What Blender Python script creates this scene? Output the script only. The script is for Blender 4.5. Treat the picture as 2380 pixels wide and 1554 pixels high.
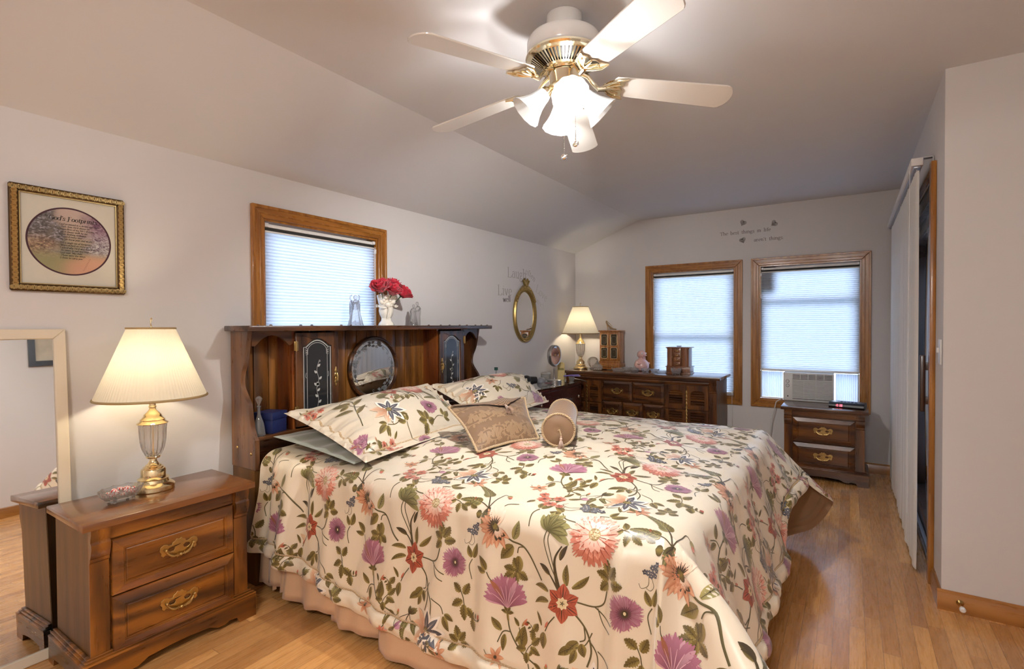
import bpy, bmesh, math, random
import numpy as np
from mathutils import Vector, Matrix, Euler

for _o in list(bpy.data.objects):
    bpy.data.objects.remove(_o, do_unlink=True)
C = bpy.context.scene.collection
PI = math.pi
RNG = random.Random(7)

# ------------------------------------------------------------------ camera, world, exposure
SC = bpy.context.scene
cam_data = bpy.data.cameras.new('camera')
cam = bpy.data.objects.new('camera', cam_data)
C.objects.link(cam)
cam_data.sensor_width = 36.0
cam_data.lens = 36.0 * 1191.45 / 2380.0
cam_data.clip_start = 0.02
cam.location = (0, 0, 1.33)
_y, _p, _r = math.radians(33.456), math.radians(-0.884), math.radians(-0.2707)
_f = Vector((-math.sin(_y) * math.cos(_p), math.cos(_y) * math.cos(_p), math.sin(_p)))
_ri = Vector((math.cos(_y), math.sin(_y), 0))
_u = _ri.cross(_f)
_ri2 = _ri * math.cos(_r) + _u * math.sin(_r)
_u2 = _ri2.cross(_f)
cam.rotation_euler = Matrix((_ri2, _u2, -_f)).transposed().to_euler()
SC.camera = cam
SC.view_settings.view_transform = 'Standard'
SC.view_settings.look = 'None'
SC.view_settings.gamma = 1.0
SC.view_settings.use_curve_mapping = False
SC.view_settings.exposure = 1.0
SC.cycles.use_denoising = True
SC.cycles.max_bounces = 10
SC.cycles.diffuse_bounces = 5
SC.cycles.glossy_bounces = 5
SC.cycles.transmission_bounces = 8
SC.cycles.transparent_max_bounces = 12
SC.cycles.caustics_reflective = False
SC.cycles.caustics_refractive = False
SC.cycles.sample_clamp_indirect = 4.0
SC.cycles.blur_glossy = 0.5

FAN_E, LAMP_E, SKY_E, FILL_E = 3450.0, 100.0, 5.0, 92.0

world = bpy.data.worlds.new('daylight')
SC.world = world
world.use_nodes = True
_nt = world.node_tree
_bg = _nt.nodes['Background']
_tc = _nt.nodes.new('ShaderNodeTexCoord')
_sep = _nt.nodes.new('ShaderNodeSeparateXYZ')
_rmp = _nt.nodes.new('ShaderNodeValToRGB')
_nt.links.new(_tc.outputs['Generated'], _sep.inputs[0])
_map = _nt.nodes.new('ShaderNodeMapRange')
_map.inputs['From Min'].default_value = -0.6
_map.inputs['From Max'].default_value = 0.9
_nt.links.new(_sep.outputs['Z'], _map.inputs['Value'])
_nt.links.new(_map.outputs['Result'], _rmp.inputs[0])
_e = _rmp.color_ramp.elements
_e[0].position = 0.0; _e[0].color = (0.16, 0.22, 0.24, 1)
_e[1].position = 1.0; _e[1].color = (0.66, 0.77, 1.0, 1)
_m = _e.new(0.38); _m.color = (0.34, 0.44, 0.56, 1)
_m = _e.new(0.46); _m.color = (0.70, 0.80, 1.0, 1)
_nt.links.new(_rmp.outputs[0], _bg.inputs['Color'])
_bg.inputs['Strength'].default_value = SKY_E

# room numbers
X0, D, ZC, RX = -2.78, 5.60, 2.51, -2.003     # left wall, far wall, flat ceiling height, line where it starts to slope
ZW = 2.205                                     # height of the left wall
XR, JY, XB, YB = 0.36, 3.10, 0.98, -2.0        # right wall (patio door), jog wall, hall wall, back wall

# portals let the sampler find the daylight openings
def portal(loc, rot, sx, sy):
    l = bpy.data.lights.new('daylight_portal', 'AREA')
    l.shape = 'RECTANGLE'; l.size = sx; l.size_y = sy
    l.cycles.is_portal = True
    o = bpy.data.objects.new('daylight_portal', l)
    o.location = loc; o.rotation_euler = rot
    C.objects.link(o)
portal((X0 - 0.30, 2.07, 1.45), (0, -PI / 2, 0), 1.15, 0.95)
portal((-1.40, D + 0.30, 1.26), (-PI / 2, 0, 0), 0.95, 1.40)
portal((-0.34, D + 0.30, 1.26), (-PI / 2, 0, 0), 0.95, 1.40)
portal((XR + 0.42, 4.35, 1.05), (0, PI / 2, 0), 2.1, 2.2)

# ------------------------------------------------------------------ helpers
def lin(c):
    return tuple(((v / 255.0) / 12.92 if v / 255.0 <= 0.04045 else ((v / 255.0 + 0.055) / 1.055) ** 2.4) for v in c[:3])

class MB:
    """collects shapes and links them as one mesh object"""
    def __init__(s):
        s.v = []; s.f = []; s.mi = []; s.c = None; s.cur = 0; s.M = Matrix.Identity(4)
    def add(s, verts, faces, mi=None):
        b = len(s.v)
        M = s.M
        for p in verts:
            q = M @ Vector(p); s.v.append((q.x, q.y, q.z))
        k = s.cur if mi is None else mi
        for f in faces:
            s.f.append([b + i for i in f]); s.mi.append(k)
        return s
    def box(s, x0, y0, z0, x1, y1, z1):
        v = [(x0, y0, z0), (x1, y0, z0), (x1, y1, z0), (x0, y1, z0), (x0, y0, z1), (x1, y0, z1), (x1, y1, z1), (x0, y1, z1)]
        return s.add(v, [(0, 3, 2, 1), (4, 5, 6, 7), (0, 1, 5, 4), (1, 2, 6, 5), (2, 3, 7, 6), (3, 0, 4, 7)])
    def cbox(s, x0, y0, z0, x1, y1, z1, c=0.004):
        """box with chamfered edges"""
        bm = bmesh.new()
        vs = [bm.verts.new(p) for p in [(x0, y0, z0), (x1, y0, z0), (x1, y1, z0), (x0, y1, z0), (x0, y0, z1), (x1, y0, z1), (x1, y1, z1), (x0, y1, z1)]]
        for f in [(0, 3, 2, 1), (4, 5, 6, 7), (0, 1, 5, 4), (1, 2, 6, 5), (2, 3, 7, 6), (3, 0, 4, 7)]:
            bm.faces.new([vs[i] for i in f])
        bmesh.ops.bevel(bm, geom=bm.edges[:], offset=c, segments=2, profile=0.5, affect='EDGES')
        bm.verts.index_update()
        s.add([v.co[:] for v in bm.verts], [[v.index for v in f.verts] for f in bm.faces])
        bm.free(); return s
    def prism(s, pts, a, b, axis='z', holes=None):
        """2D outline pts extruded along axis from a to b; axis z:(x,y) y:(x,z) x:(y,z). Concave outlines are triangulated"""
        from mathutils.geometry import tessellate_polygon
        n = len(pts)
        def P(p, t):
            return {'z': (p[0], p[1], t), 'y': (p[0], t, p[1]), 'x': (t, p[0], p[1])}[axis]
        loops = [pts] + (holes or [])
        allp = [p for l in loops for p in l]
        tri = tessellate_polygon([[Vector((p[0], p[1], 0)) for p in l] for l in loops])
        N = len(allp)
        v = [P(p, a) for p in allp] + [P(p, b) for p in allp]
        f = [tuple(t) for t in tri] + [tuple(i + N for i in reversed(t)) for t in tri]
        o = 0
        for l in loops:
            m = len(l)
            for i in range(m):
                j = (i + 1) % m
                f.append((o + i, o + j, o + j + N, o + i + N))
            o += m
        return s.add(v, f)
    def lathe(s, prof, cx=0, cy=0, cz=0, seg=32, rip=None, cap=True, ax=None):
        """prof: (r, z) list; rip(angle, t) multiplies the radius"""
        v = []; f = []
        n = len(prof)
        for i, (r, z) in enumerate(prof):
            for k in range(seg):
                a = 2 * PI * k / seg
                rr = r * (rip(a, i / max(1, n - 1)) if rip else 1)
                v.append((cx + rr * math.cos(a), cy + rr * math.sin(a), cz + z))
        for i in range(n - 1):
            for k in range(seg):
                l = (k + 1) % seg
                f.append((i * seg + k, i * seg + l, (i + 1) * seg + l, (i + 1) * seg + k))
        if cap:
            if prof[0][0] > 1e-5: f.append(tuple(reversed(range(seg))))
            if prof[-1][0] > 1e-5: f.append(tuple((n - 1) * seg + k for k in range(seg)))
        return s.add(v, f)
    def tube(s, path, r, seg=8, closed=False, cap=True):
        P = [Vector(p) for p in path]; n = len(P)
        R = r if hasattr(r, '__len__') else [r] * n
        v = []; f = []; up = None
        for i in range(n):
            if closed: t = P[(i + 1) % n] - P[i - 1]
            else: t = P[min(i + 1, n - 1)] - P[max(i - 1, 0)]
            if t.length < 1e-9: t = Vector((0, 0, 1))
            t.normalize()
            if up is None:
                up = Vector((0, 0, 1)) if abs(t.z) < 0.9 else Vector((1, 0, 0))
            a = t.cross(up)
            if a.length < 1e-6: a = t.cross(Vector((1, 0, 0.3)))
            a.normalize(); up = a.cross(t)
            for k in range(seg):
                g = 2 * PI * k / seg
                v.append(tuple(P[i] + (a * math.cos(g) + up * math.sin(g)) * R[i]))
        m = n if closed else n - 1
        for i in range(m):
            j = (i + 1) % n
            for k in range(seg):
                l = (k + 1) % seg
                f.append((i * seg + k, i * seg + l, j * seg + l, j * seg + k))
        if cap and not closed:
            f.append(tuple(reversed(range(seg)))); f.append(tuple((n - 1) * seg + k for k in range(seg)))
        return s.add(v, f)
    def ball(s, c, r, u=16, w=10, fn=None):
        R = r if hasattr(r, '__len__') else (r, r, r)
        v = [(c[0], c[1], c[2] - R[2])]; f = []
        for i in range(1, w):
            th = PI * i / w
            for k in range(u):
                a = 2 * PI * k / u
                q = 1.0 if fn is None else fn(a, i / w)
                v.append((c[0] + R[0] * q * math.sin(th) * math.cos(a), c[1] + R[1] * q * math.sin(th) * math.sin(a), c[2] - R[2] * q * math.cos(th)))
        v.append((c[0], c[1], c[2] + R[2])); T = len(v) - 1
        for k in range(u):
            l = (k + 1) % u
            f.append((0, 1 + l, 1 + k)); f.append((T, 1 + (w - 2) * u + k, 1 + (w - 2) * u + l))
            for i in range(w - 2):
                f.append((1 + i * u + k, 1 + i * u + l, 1 + (i + 1) * u + l, 1 + (i + 1) * u + k))
        return s.add(v, f)
    def raised(s, y0, y1, z0, z1, prof, x=0.0):
        """nested rectangles facing +X: prof = [(inset, height)] from the outside in"""
        v = []; f = []
        for (d, h) in prof:
            v += [(x + h, y0 + d, z0 + d), (x + h, y1 - d, z0 + d), (x + h, y1 - d, z1 - d), (x + h, y0 + d, z1 - d)]
        n = len(prof)
        for i in range(n - 1):
            for k in range(4):
                l = (k + 1) % 4
                f.append((i * 4 + k, i * 4 + l, (i + 1) * 4 + l, (i + 1) * 4 + k))
        f.append(tuple((n - 1) * 4 + k for k in range(4)))
        return s.add(v, f)
    def build(s, name, mat, parent=None, sharp=32, flat=False):
        me = bpy.data.meshes.new(name)
        me.from_pydata(s.v, [], s.f)
        mats = mat if isinstance(mat, (list, tuple)) else [mat]
        for m in mats: me.materials.append(m)
        if len(mats) > 1:
            me.polygons.foreach_set('material_index', s.mi)
        bm = bmesh.new(); bm.from_mesh(me)
        bmesh.ops.recalc_face_normals(bm, faces=bm.faces)
        bm.to_mesh(me); bm.free()
        if not flat:
            me.polygons.foreach_set('use_smooth', [True] * len(me.polygons))
            me.set_sharp_from_angle(angle=math.radians(sharp))
        me.update()
        o = bpy.data.objects.new(name, me)
        C.objects.link(o)
        if parent is not None: o.parent = parent
        return o

def thing(name, label, cat, loc=(0, 0, 0), rotz=0.0, group=None):
    o = bpy.data.objects.new(name, None)
    o.empty_display_size = 0.05
    C.objects.link(o)
    o.location = loc; o.rotation_euler = (0, 0, rotz)
    o['label'] = label; o['category'] = cat
    if group: o['group'] = group
    return o
def tag(o, label, cat, group=None):
    o['label'] = label; o['category'] = cat
    if group: o['group'] = group
    return o
def struct(name, loc=None):
    o = bpy.data.objects.new(name, None); C.objects.link(o); o['kind'] = 'structure'
    return o
def st(o):
    o['kind'] = 'structure'; return o
def dup(root, loc, rotz=0.0, label=None, group=None):
    r = root.copy(); C.objects.link(r); r.location = loc; r.rotation_euler = (0, 0, rotz)
    if label: r['label'] = label
    if group: r['group'] = group
    for ch in list(root.children):
        c = ch.copy(); C.objects.link(c); c.parent = r
        for g in list(ch.children):
            d = g.copy(); C.objects.link(d); d.parent = c
    return r

# ------------------------------------------------------------------ materials
class NT:
    def __init__(s, name):
        s.m = bpy.data.materials.new(name); s.m.use_nodes = True
        s.t = s.m.node_tree; s.b = s.t.nodes['Principled BSDF']; s.out = s.t.nodes['Material Output']
    def n(s, typ, ins=None, **kw):
        x = s.t.nodes.new(typ)
        for k, v in kw.items(): setattr(x, k, v)
        for k, v in (ins or {}).items(): s.put(x.inputs[k], v)
        return x
    def put(s, sock, v):
        if isinstance(v, bpy.types.NodeSocket): s.t.links.new(v, sock)
        elif hasattr(v, '__len__') and len(v) == 3 and sock.type == 'RGBA': sock.default_value = (*v, 1)
        else: sock.default_value = v
    def math(s, op, a, b=0.0):
        x = s.n('ShaderNodeMath', {0: a, 1: b}, operation=op); return x.outputs[0]
    def ramp(s, fac, stops):
        x = s.n('ShaderNodeValToRGB', {0: fac}); e = x.color_ramp.elements
        while len(e) < len(stops): e.new(0.5)
        for i, (p, c) in enumerate(stops):
            e[i].position = p; e[i].color = (*c, 1) if len(c) == 3 else c
        return x.outputs[0]
    def mix(s, fac, a, b, mode='MIX'):
        x = s.n('ShaderNodeMix', data_type='RGBA', blend_type=mode)
        s.put(x.inputs['Factor'], fac); s.put(x.inputs[6], a); s.put(x.inputs[7], b)
        return x.outputs[2]
    def coord(s, kind='Object', scale=(1, 1, 1), rnd=0.0, rot=(0, 0, 0)):
        tc = s.n('ShaderNodeTexCoord'); c = tc.outputs[kind]
        if rnd:
            oi = s.n('ShaderNodeObjectInfo')
            r = s.math('MULTIPLY', oi.outputs['Random'], rnd)
            c = s.n('ShaderNodeVectorMath', {0: c, 1: s.n('ShaderNodeCombineXYZ', {0: r, 1: r, 2: r}).outputs[0]}, operation='ADD').outputs[0]
        mp = s.n('ShaderNodeMapping', {'Vector': c, 'Scale': scale, 'Rotation': rot})
        return mp.outputs[0]
    def noise(s, vec, scale, detail=3, dist=0.0, rough=0.5):
        x = s.n('ShaderNodeTexNoise', {'Vector': vec, 'Scale': scale, 'Detail': detail, 'Distortion': dist, 'Roughness': rough})
        return x.outputs[0]
    def bump(s, h, strength=0.2, dist=0.002):
        x = s.n('ShaderNodeBump', {'Height': h, 'Strength': strength, 'Distance': dist})
        s.t.links.new(x.outputs[0], s.b.inputs['Normal'])
    def set(s, **kw):
        names = {'col': 'Base Color', 'rough': 'Roughness', 'metal': 'Metallic', 'spec': 'Specular IOR Level', 'trans': 'Transmission Weight', 'ior': 'IOR',
                 'coat': 'Coat Weight', 'coatr': 'Coat Roughness', 'sheen': 'Sheen Weight', 'emit': 'Emission Color', 'es': 'Emission Strength', 'alpha': 'Alpha'}
        for k, v in kw.items(): s.put(s.b.inputs[names[k]], v)
        return s

def plain(name, col, rough=0.5, metal=0.0, vary=0.06, scale=30.0, **kw):
    n = NT(name)
    v = n.noise(n.coord(), scale, 3)
    c = n.mix(v, tuple(max(0, x * (1 - vary)) for x in col), tuple(min(1, x * (1 + vary)) for x in col))
    n.set(col=c, rough=rough, metal=metal, **kw)
    return n.m

def wood(name, dark, mid, light, axis='y', rough=0.28, s=1.0, knots=True, coat=0.35):
    n = NT(name)
    sc = {'x': (0.11, 1, 1), 'y': (1, 0.11, 1), 'z': (1, 1, 0.11)}[axis]
    v = n.coord('Object', tuple(k * s for k in sc), rnd=17.0)
    a = n.noise(v, 7.0, 5, 1.4, 0.55)
    rings = n.n('ShaderNodeTexWave', {'Vector': v, 'Scale': 5.0, 'Distortion': 9.0, 'Detail': 3.0, 'Detail Scale': 1.2}, bands_direction='DIAGONAL').outputs[1]
    f = n.noise(v, 70.0, 3, 0.3)
    g = n.math('ADD', n.math('MULTIPLY', a, 0.62), n.math('ADD', n.math('MULTIPLY', rings, 0.26), n.math('MULTIPLY', f, 0.14)))
    c = n.ramp(g, [(0.28, dark), (0.52, mid), (0.80, light)])
    if knots:
        vo = n.n('ShaderNodeTexVoronoi', {'Vector': n.coord('Object', {'x': (0.5, 1, 1), 'y': (1, 0.5, 1), 'z': (1, 1, 0.5)}[axis], rnd=9.0), 'Scale': 3.2})
        k = n.ramp(vo.outputs['Distance'], [(0.0, (1, 1, 1)), (0.045, (0.8, 0.8, 0.8)), (0.10, (0, 0, 0))])
        c = n.mix(n.math('MULTIPLY', k, 0.75), c, tuple(x * 0.35 for x in dark))
    n.set(col=c, rough=n.math('ADD', n.math('MULTIPLY', f, 0.15), rough - 0.06), coat=coat, coatr=0.15)
    n.bump(g, 0.12, 0.0015)
    return n.m

def glassy(name, col=(1, 1, 1), rough=0.0, ior=1.5, clear=0.14, frost=0.20):
    n = NT(name)
    v = n.noise(n.coord(), 40, 2)
    n.set(col=n.mix(v, tuple(x * 0.97 for x in col), col), rough=rough, trans=1.0, ior=ior, spec=0.6)
    t = n.n('ShaderNodeBsdfTransparent', {'Color': (*col, 1)})
    d = n.n('ShaderNodeBsdfTranslucent', {'Color': (.95, .95, .95, 1)}); e = n.n('ShaderNodeBsdfDiffuse', {'Color': (.9, .9, .9, 1)})
    d = n.n('ShaderNodeMixShader', {0: .5, 1: d.outputs[0], 2: e.outputs[0]})
    g = n.n('ShaderNodeMixShader', {0: frost, 1: n.b.outputs[0], 2: d.outputs[0]})
    m = n.n('ShaderNodeMixShader', {0: clear, 1: g.outputs[0], 2: t.outputs[0]})
    n.t.links.new(m.outputs[0], n.out.inputs[0])
    return n.m

def cloth_through(name, col, tcol, f_tr=0.5, transp=0.0, stripe=None):
    """thin cloth or frosted glass that lets light through"""
    n = NT(name)
    v = n.noise(n.coord(), 60, 2)
    c = n.mix(v, tuple(x * 0.94 for x in col), col)
    if stripe:
        w = n.n('ShaderNodeTexWave', {'Vector': n.coord('Object', stripe), 'Scale': 1.0, 'Distortion': 0.4}).outputs[1]
        c = n.mix(n.math('MULTIPLY', w, 0.25), c, tuple(x * 0.6 for x in col))
    d = n.n('ShaderNodeBsdfDiffuse', {'Color': c}); t = n.n('ShaderNodeBsdfTranslucent', {'Color': tcol})
    m = n.n('ShaderNodeMixShader', {0: f_tr, 1: d.outputs[0], 2: t.outputs[0]})
    if transp:
        tr = n.n('ShaderNodeBsdfTransparent', {'Color': (1, 1, 1, 1)})
        m = n.n('ShaderNodeMixShader', {0: transp, 1: m.outputs[0], 2: tr.outputs[0]})
    n.t.links.new(m.outputs[0], n.out.inputs[0])
    return n.m

def pane_mat(name, tint=(1, 1, 1), refl=0.08):
    n = NT(name)
    v = n.noise(n.coord(), 3, 1)
    t = n.n('ShaderNodeBsdfTransparent', {'Color': n.mix(v, tuple(x * 0.98 for x in tint), tint)})
    g = n.n('ShaderNodeBsdfGlossy', {'Color': (1, 1, 1, 1), 'Roughness': 0.01})
    fr = n.n('ShaderNodeFresnel', {'IOR': 1.45})
    m = n.n('ShaderNodeMixShader', {0: n.math('ADD', fr.outputs[0], refl - 0.04), 1: t.outputs[0], 2: g.outputs[0]})
    n.t.links.new(m.outputs[0], n.out.inputs[0])
    return n.m

def glow(name, col, strength):
    n = NT(name)
    n.set(col=(0.9, 0.9, 0.9), emit=col, es=strength)
    return n.m

def colmat(name, rough=0.45, sheen=0.2, spec=0.4, thread=900.0, bumps=0.15):
    """colour of each stitched or printed shape comes with the mesh"""
    n = NT(name)
    a = n.n('ShaderNodeAttribute', attribute_name='Col')
    v = n.noise(n.coord('Object', (1, 1, 1)), thread, 2)
    c = n.mix(n.math('MULTIPLY', v, 0.22), a.outputs['Color'], n.mix(1.0, a.outputs['Color'], (0.55, 0.5, 0.45), 'MULTIPLY'))
    n.set(col=c, rough=rough, sheen=sheen, spec=spec)
    if bumps: n.bump(v, bumps, 0.0006)
    return n.m

M = {}
M['wall'] = plain('wall_paint', (0.66, 0.635, 0.625), 0.75, 0, 0.02, 3.0, spec=0.25)
M['ceil'] = plain('ceiling_paint', (0.66, 0.655, 0.665), 0.8, 0, 0.015, 2.0, spec=0.2)
M['white'] = plain('white_plastic', (0.74, 0.74, 0.74), 0.4)
M['wpaint'] = plain('white_paint', (0.72, 0.70, 0.68), 0.5)
M['brass'] = plain('polished_brass', (0.86, 0.72, 0.44), 0.13, 1.0, 0.04)
M['brassa'] = plain('aged_brass', (0.52, 0.36, 0.14), 0.30, 1.0, 0.2, 60)
M['gold'] = plain('gilded_metal', (0.88, 0.79, 0.58), 0.12, 1.0, 0.03)
M['nickel'] = plain('brushed_nickel', (0.52, 0.50, 0.48), 0.28, 1.0, 0.06)
M['chrome'] = plain('chrome', (0.85, 0.85, 0.85), 0.08, 1.0, 0.02)
M['mirror'] = plain('mirror_glass', (0.88, 0.89, 0.88), 0.015, 1.0, 0.005)
M['crystal'] = glassy('cut_crystal', (1, 1, 1), 0.0, 1.52)
M['lampcrystal'] = glassy('lamp_crystal', (1, 1, 1), 0.0, 1.5, 0.22, 0.03)
M['black'] = plain('black_plastic', (0.012, 0.012, 0.014), 0.35)
M['dark'] = plain('dark_recess', (0.02, 0.018, 0.016), 0.7)
PD, PM, PL = (0.030, 0.009, 0.003), (0.170, 0.056, 0.008), (0.42, 0.155, 0.018)
M['pine_y'] = wood('stained_pine_along_y', PD, PM, PL, 'y')
M['pine_z'] = wood('stained_pine_along_z', PD, PM, PL, 'z')
M['pine_x'] = wood('stained_pine_along_x', PD, PM, PL, 'x')
HD, HM, HL = (0.016, 0.006, 0.0035), (0.062, 0.023, 0.009), (0.17, 0.064, 0.016)
for _k in 'xyz': M['dres_' + _k] = wood('dresser_pine_along_' + _k, (0.022, 0.007, 0.003), (0.085, 0.028, 0.008), (0.20, 0.072, 0.014), _k)
M['hb_y'] = wood('headboard_pine_along_y', HD, HM, HL, 'y')
M['hb_z'] = wood('headboard_pine_along_z', HD, HM, HL, 'z')
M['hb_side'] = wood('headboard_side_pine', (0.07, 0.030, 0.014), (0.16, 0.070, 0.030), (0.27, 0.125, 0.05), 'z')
M['hb_back'] = wood('cubby_back_pine', (0.045, 0.016, 0.004), (0.15, 0.055, 0.010), (0.30, 0.12, 0.02), 'z')
M['red_z'] = wood('reddish_pine', (0.06, 0.012, 0.003), (0.16, 0.040, 0.008), (0.27, 0.085, 0.015), 'z')
M['top_y'] = wood('polished_top', (0.14, 0.050, 0.014), (0.19, 0.070, 0.020), (0.26, 0.100, 0.030), 'y', rough=0.20, knots=False, coat=0.5)
M['dtop'] = wood('dresser_top', (0.05, 0.02, 0.010), (0.10, 0.040, 0.018), (0.14, 0.056, 0.025), 'y', rough=0.2, knots=False, coat=0.5)
M['side_z'] = wood('nightstand_side', (0.075, 0.030, 0.006), (0.115, 0.047, 0.009), (0.155, 0.068, 0.014), 'z', knots=False, rough=.4, coat=.08)
CDk, CM_, CL = (0.22, 0.080, 0.010), (0.34, 0.130, 0.018), (0.44, 0.19, 0.034)
M['fir_z'] = wood('fir_casing_along_z', CDk, CM_, CL, 'z', knots=False, s=1.6)
M['fir_x'] = wood('fir_casing_along_x', CDk, CM_, CL, 'x', knots=False, s=1.6)
M['fir_y'] = wood('fir_casing_along_y', CDk, CM_, CL, 'y', knots=False, s=1.6)
M['base'] = wood('oak_baseboard', (0.28, 0.105, 0.015), (0.38, 0.15, 0.025), (0.45, 0.195, 0.04), 'x', knots=False)
M['base_y'] = wood('oak_baseboard_along_y', (0.24, 0.095, 0.02), (0.33, 0.14, 0.03), (0.40, 0.185, 0.05), 'y', knots=False)
M['oakbox'] = wood('honey_oak', (0.24, 0.08, 0.018), (0.38, 0.15, 0.038), (0.47, 0.21, 0.06), 'z', knots=False, s=3)
M['cherrybox'] = wood('cherry_wood', (0.13, 0.045, 0.02), (0.23, 0.085, 0.035), (0.30, 0.12, 0.05), 'z', knots=False, s=3)
M['cherry_dark'] = wood('dark_cherry', (0.035, 0.008, 0.008), (0.055, 0.012, 0.012), (0.085, 0.02, 0.018), 'y', knots=False, coat=0.4)
M['darkframe'] = wood('dark_door_wood', (0.02, 0.009, 0.006), (0.045, 0.018, 0.011), (0.075, 0.03, 0.018), 'z', knots=False)

def floor_mat():
    n = NT('oak_strip_floor')
    tc = n.n('ShaderNodeTexCoord'); sp = n.n('ShaderNodeSeparateXYZ', {0: tc.outputs['Object']})
    W = 0.058
    xs = n.math('DIVIDE', sp.outputs[0], W)
    row = n.math('FLOOR', xs)
    rnd = n.n('ShaderNodeTexWhiteNoise', {'W': row}, noise_dimensions='1D').outputs[0]
    ys = n.math('ADD', n.math('DIVIDE', sp.outputs[1], 0.72), n.math('MULTIPLY', rnd, 7.3))
    cell = n.math('FLOOR', ys)
    key = n.n('ShaderNodeCombineXYZ', {0: row, 1: cell, 2: 0.0}).outputs[0]
    wn = n.n('ShaderNodeTexWhiteNoise', {'Vector': key}, noise_dimensions='2D')
    off = n.n('ShaderNodeVectorMath', {0: tc.outputs['Object'], 1: n.n('ShaderNodeVectorMath', {0: wn.outputs['Color'], 1: (11.0, 13.0, 0.0)}, operation='MULTIPLY').outputs[0]}, operation='ADD').outputs[0]
    gv = n.n('ShaderNodeMapping', {'Vector': off, 'Scale': (1.0, 0.07, 1.0)}).outputs[0]
    g1 = n.noise(gv, 26.0, 5, 1.6, 0.6)
    g2 = n.noise(gv, 120.0, 3, 0.4)
    grain = n.math('ADD', n.math('MULTIPLY', g1, 0.7), n.math('MULTIPLY', g2, 0.3))
    c = n.ramp(grain, [(0.24, (0.50, 0.235, 0.068)), (0.50, (0.62, 0.32, 0.108)), (0.76, (0.70, 0.39, 0.150))])
    tone = n.ramp(wn.outputs[0], [(0.0, (0.74, 0.66, 0.60)), (0.5, (0.97, 0.95, 0.93)), (1.0, (1.18, 1.18, 1.16))])
    c = n.mix(1.0, c, tone, 'MULTIPLY')
    fx = n.math('FRACT', xs); fy = n.math('FRACT', ys)
    ex = n.math('MINIMUM', fx, n.math('SUBTRACT', 1.0, fx))
    ey = n.math('MINIMUM', fy, n.math('SUBTRACT', 1.0, fy))
    lx = n.math('LESS_THAN', ex, 0.018); ly = n.math('LESS_THAN', ey, 0.0016)
    line = n.math('MAXIMUM', lx, ly)
    c = n.mix(n.math('MULTIPLY', line, 0.62), c, (0.10, 0.045, 0.018))
    n.set(col=c, rough=n.math('ADD', 0.20, n.math('MULTIPLY', g2, 0.16)), coat=0.35, coatr=0.12)
    n.bump(n.math('SUBTRACT', grain, n.math('MULTIPLY', line, 0.8)), 0.12, 0.001)
    return n.m
M['floor'] = floor_mat()
# ------------------------------------------------------------------ the room
T = 0.12
SLOPE = (ZC - ZW) / (RX - X0)
WIN1 = (1.650, 2.490, 0.60, 1.948)        # along Y on the left wall
WIN2 = (-1.835, -0.982, 0.600, 1.920)     # along X on the far wall
WIN3 = (-0.758, 0.080, 0.600, 1.920)
DOOR = (3.37, 5.42, 0.0, 2.10)            # patio door along Y in the right wall
def rect(w): return [(w[0], w[2]), (w[1], w[2]), (w[1], w[3]), (w[0], w[3])]

m = MB(); m.box(X0 - T, YB - T, -0.10, XB + T, D + T, 0.0); st(m.build('floor', M['floor']))
m = MB(); m.prism([(YB - T, 0), (D + T, 0), (D + T, ZW + 0.02), (YB - T, ZW + 0.02)], X0 - T, X0, 'x', [rect(WIN1)])
st(m.build('wall_left', M['wall'], flat=True))
m = MB(); m.prism([(X0 - T, 0), (XR + T, 0), (XR + T, ZC + 0.02), (RX, ZC + 0.02), (X0 - T, ZW - SLOPE * T + 0.02)], D, D + T, 'y', [rect(WIN2), rect(WIN3)])
st(m.build('wall_far', M['wall'], flat=True))
m = MB(); m.prism([(JY + T, 0), (DOOR[0], 0), (DOOR[0], DOOR[3]), (DOOR[1], DOOR[3]), (DOOR[1], 0), (D, 0), (D, ZC + 0.02), (JY + T, ZC + 0.02)], XR, XR + T, 'x')
st(m.build('wall_right', M['wall'], flat=True))
m = MB(); m.box(XR, JY, 0, XB + T, JY + T, ZC + 0.02); 
st(m.build('wall_jog', M['wall'], flat=True))
m = MB(); m.box(XB, YB - T, 0, XB + T, JY, ZC + 0.02); st(m.build('wall_hall', M['wall'], flat=True))
m = MB(); m.prism([(X0 - T, 0), (XB, 0), (XB, ZC + 0.02), (RX, ZC + 0.02), (X0 - T, ZW - SLOPE * T + 0.02)], YB - T, YB, 'y'); st(m.build('wall_back', M['wall'], flat=True))
m = MB(); m.prism([(X0 - T - 0.05, ZW - SLOPE * (T + 0.05)), (RX, ZC), (XB + T, ZC), (XB + T, ZC + 0.14), (RX - 0.03, ZC + 0.14), (X0 - T - 0.05, ZW - SLOPE * (T + 0.05) + 0.14)], YB - T, D + T + 0.02, 'y')
st(m.build('ceiling', M['ceil'], flat=True))
# faint drywall ridge along the fold of the ceiling
def base_profile(h=0.092, t=0.016):
    return [(0, 0), (t, 0), (t, h - 0.022), (t * 0.72, h - 0.014), (t * 0.72, h - 0.008), (t * 0.35, h), (0, h)]
m = MB(); m.prism([(D - x, z) for x, z in base_profile()], X0, XR, 'x'); st(m.build('baseboard_far', M['base']))
m = MB(); m.prism([(X0 + x, z) for x, z in base_profile()], YB, D, 'y'); st(m.build('baseboard_left', M['base_y']))
m = MB(); m.prism([(JY - x, z) for x, z in base_profile()], XR - 0.016, XB, 'x'); st(m.build('baseboard_jog', M['base']))
m = MB(); m.prism([(XR - x, z) for x, z in base_profile()], JY, DOOR[0] - 0.025, 'y'); st(m.build('baseboard_right', M['base_y']))
m = MB(); m.prism([(XB - x, z) for x, z in base_profile()], YB, JY - 0.017, 'y'); st(m.build('baseboard_hall', M['base_y']))
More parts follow.
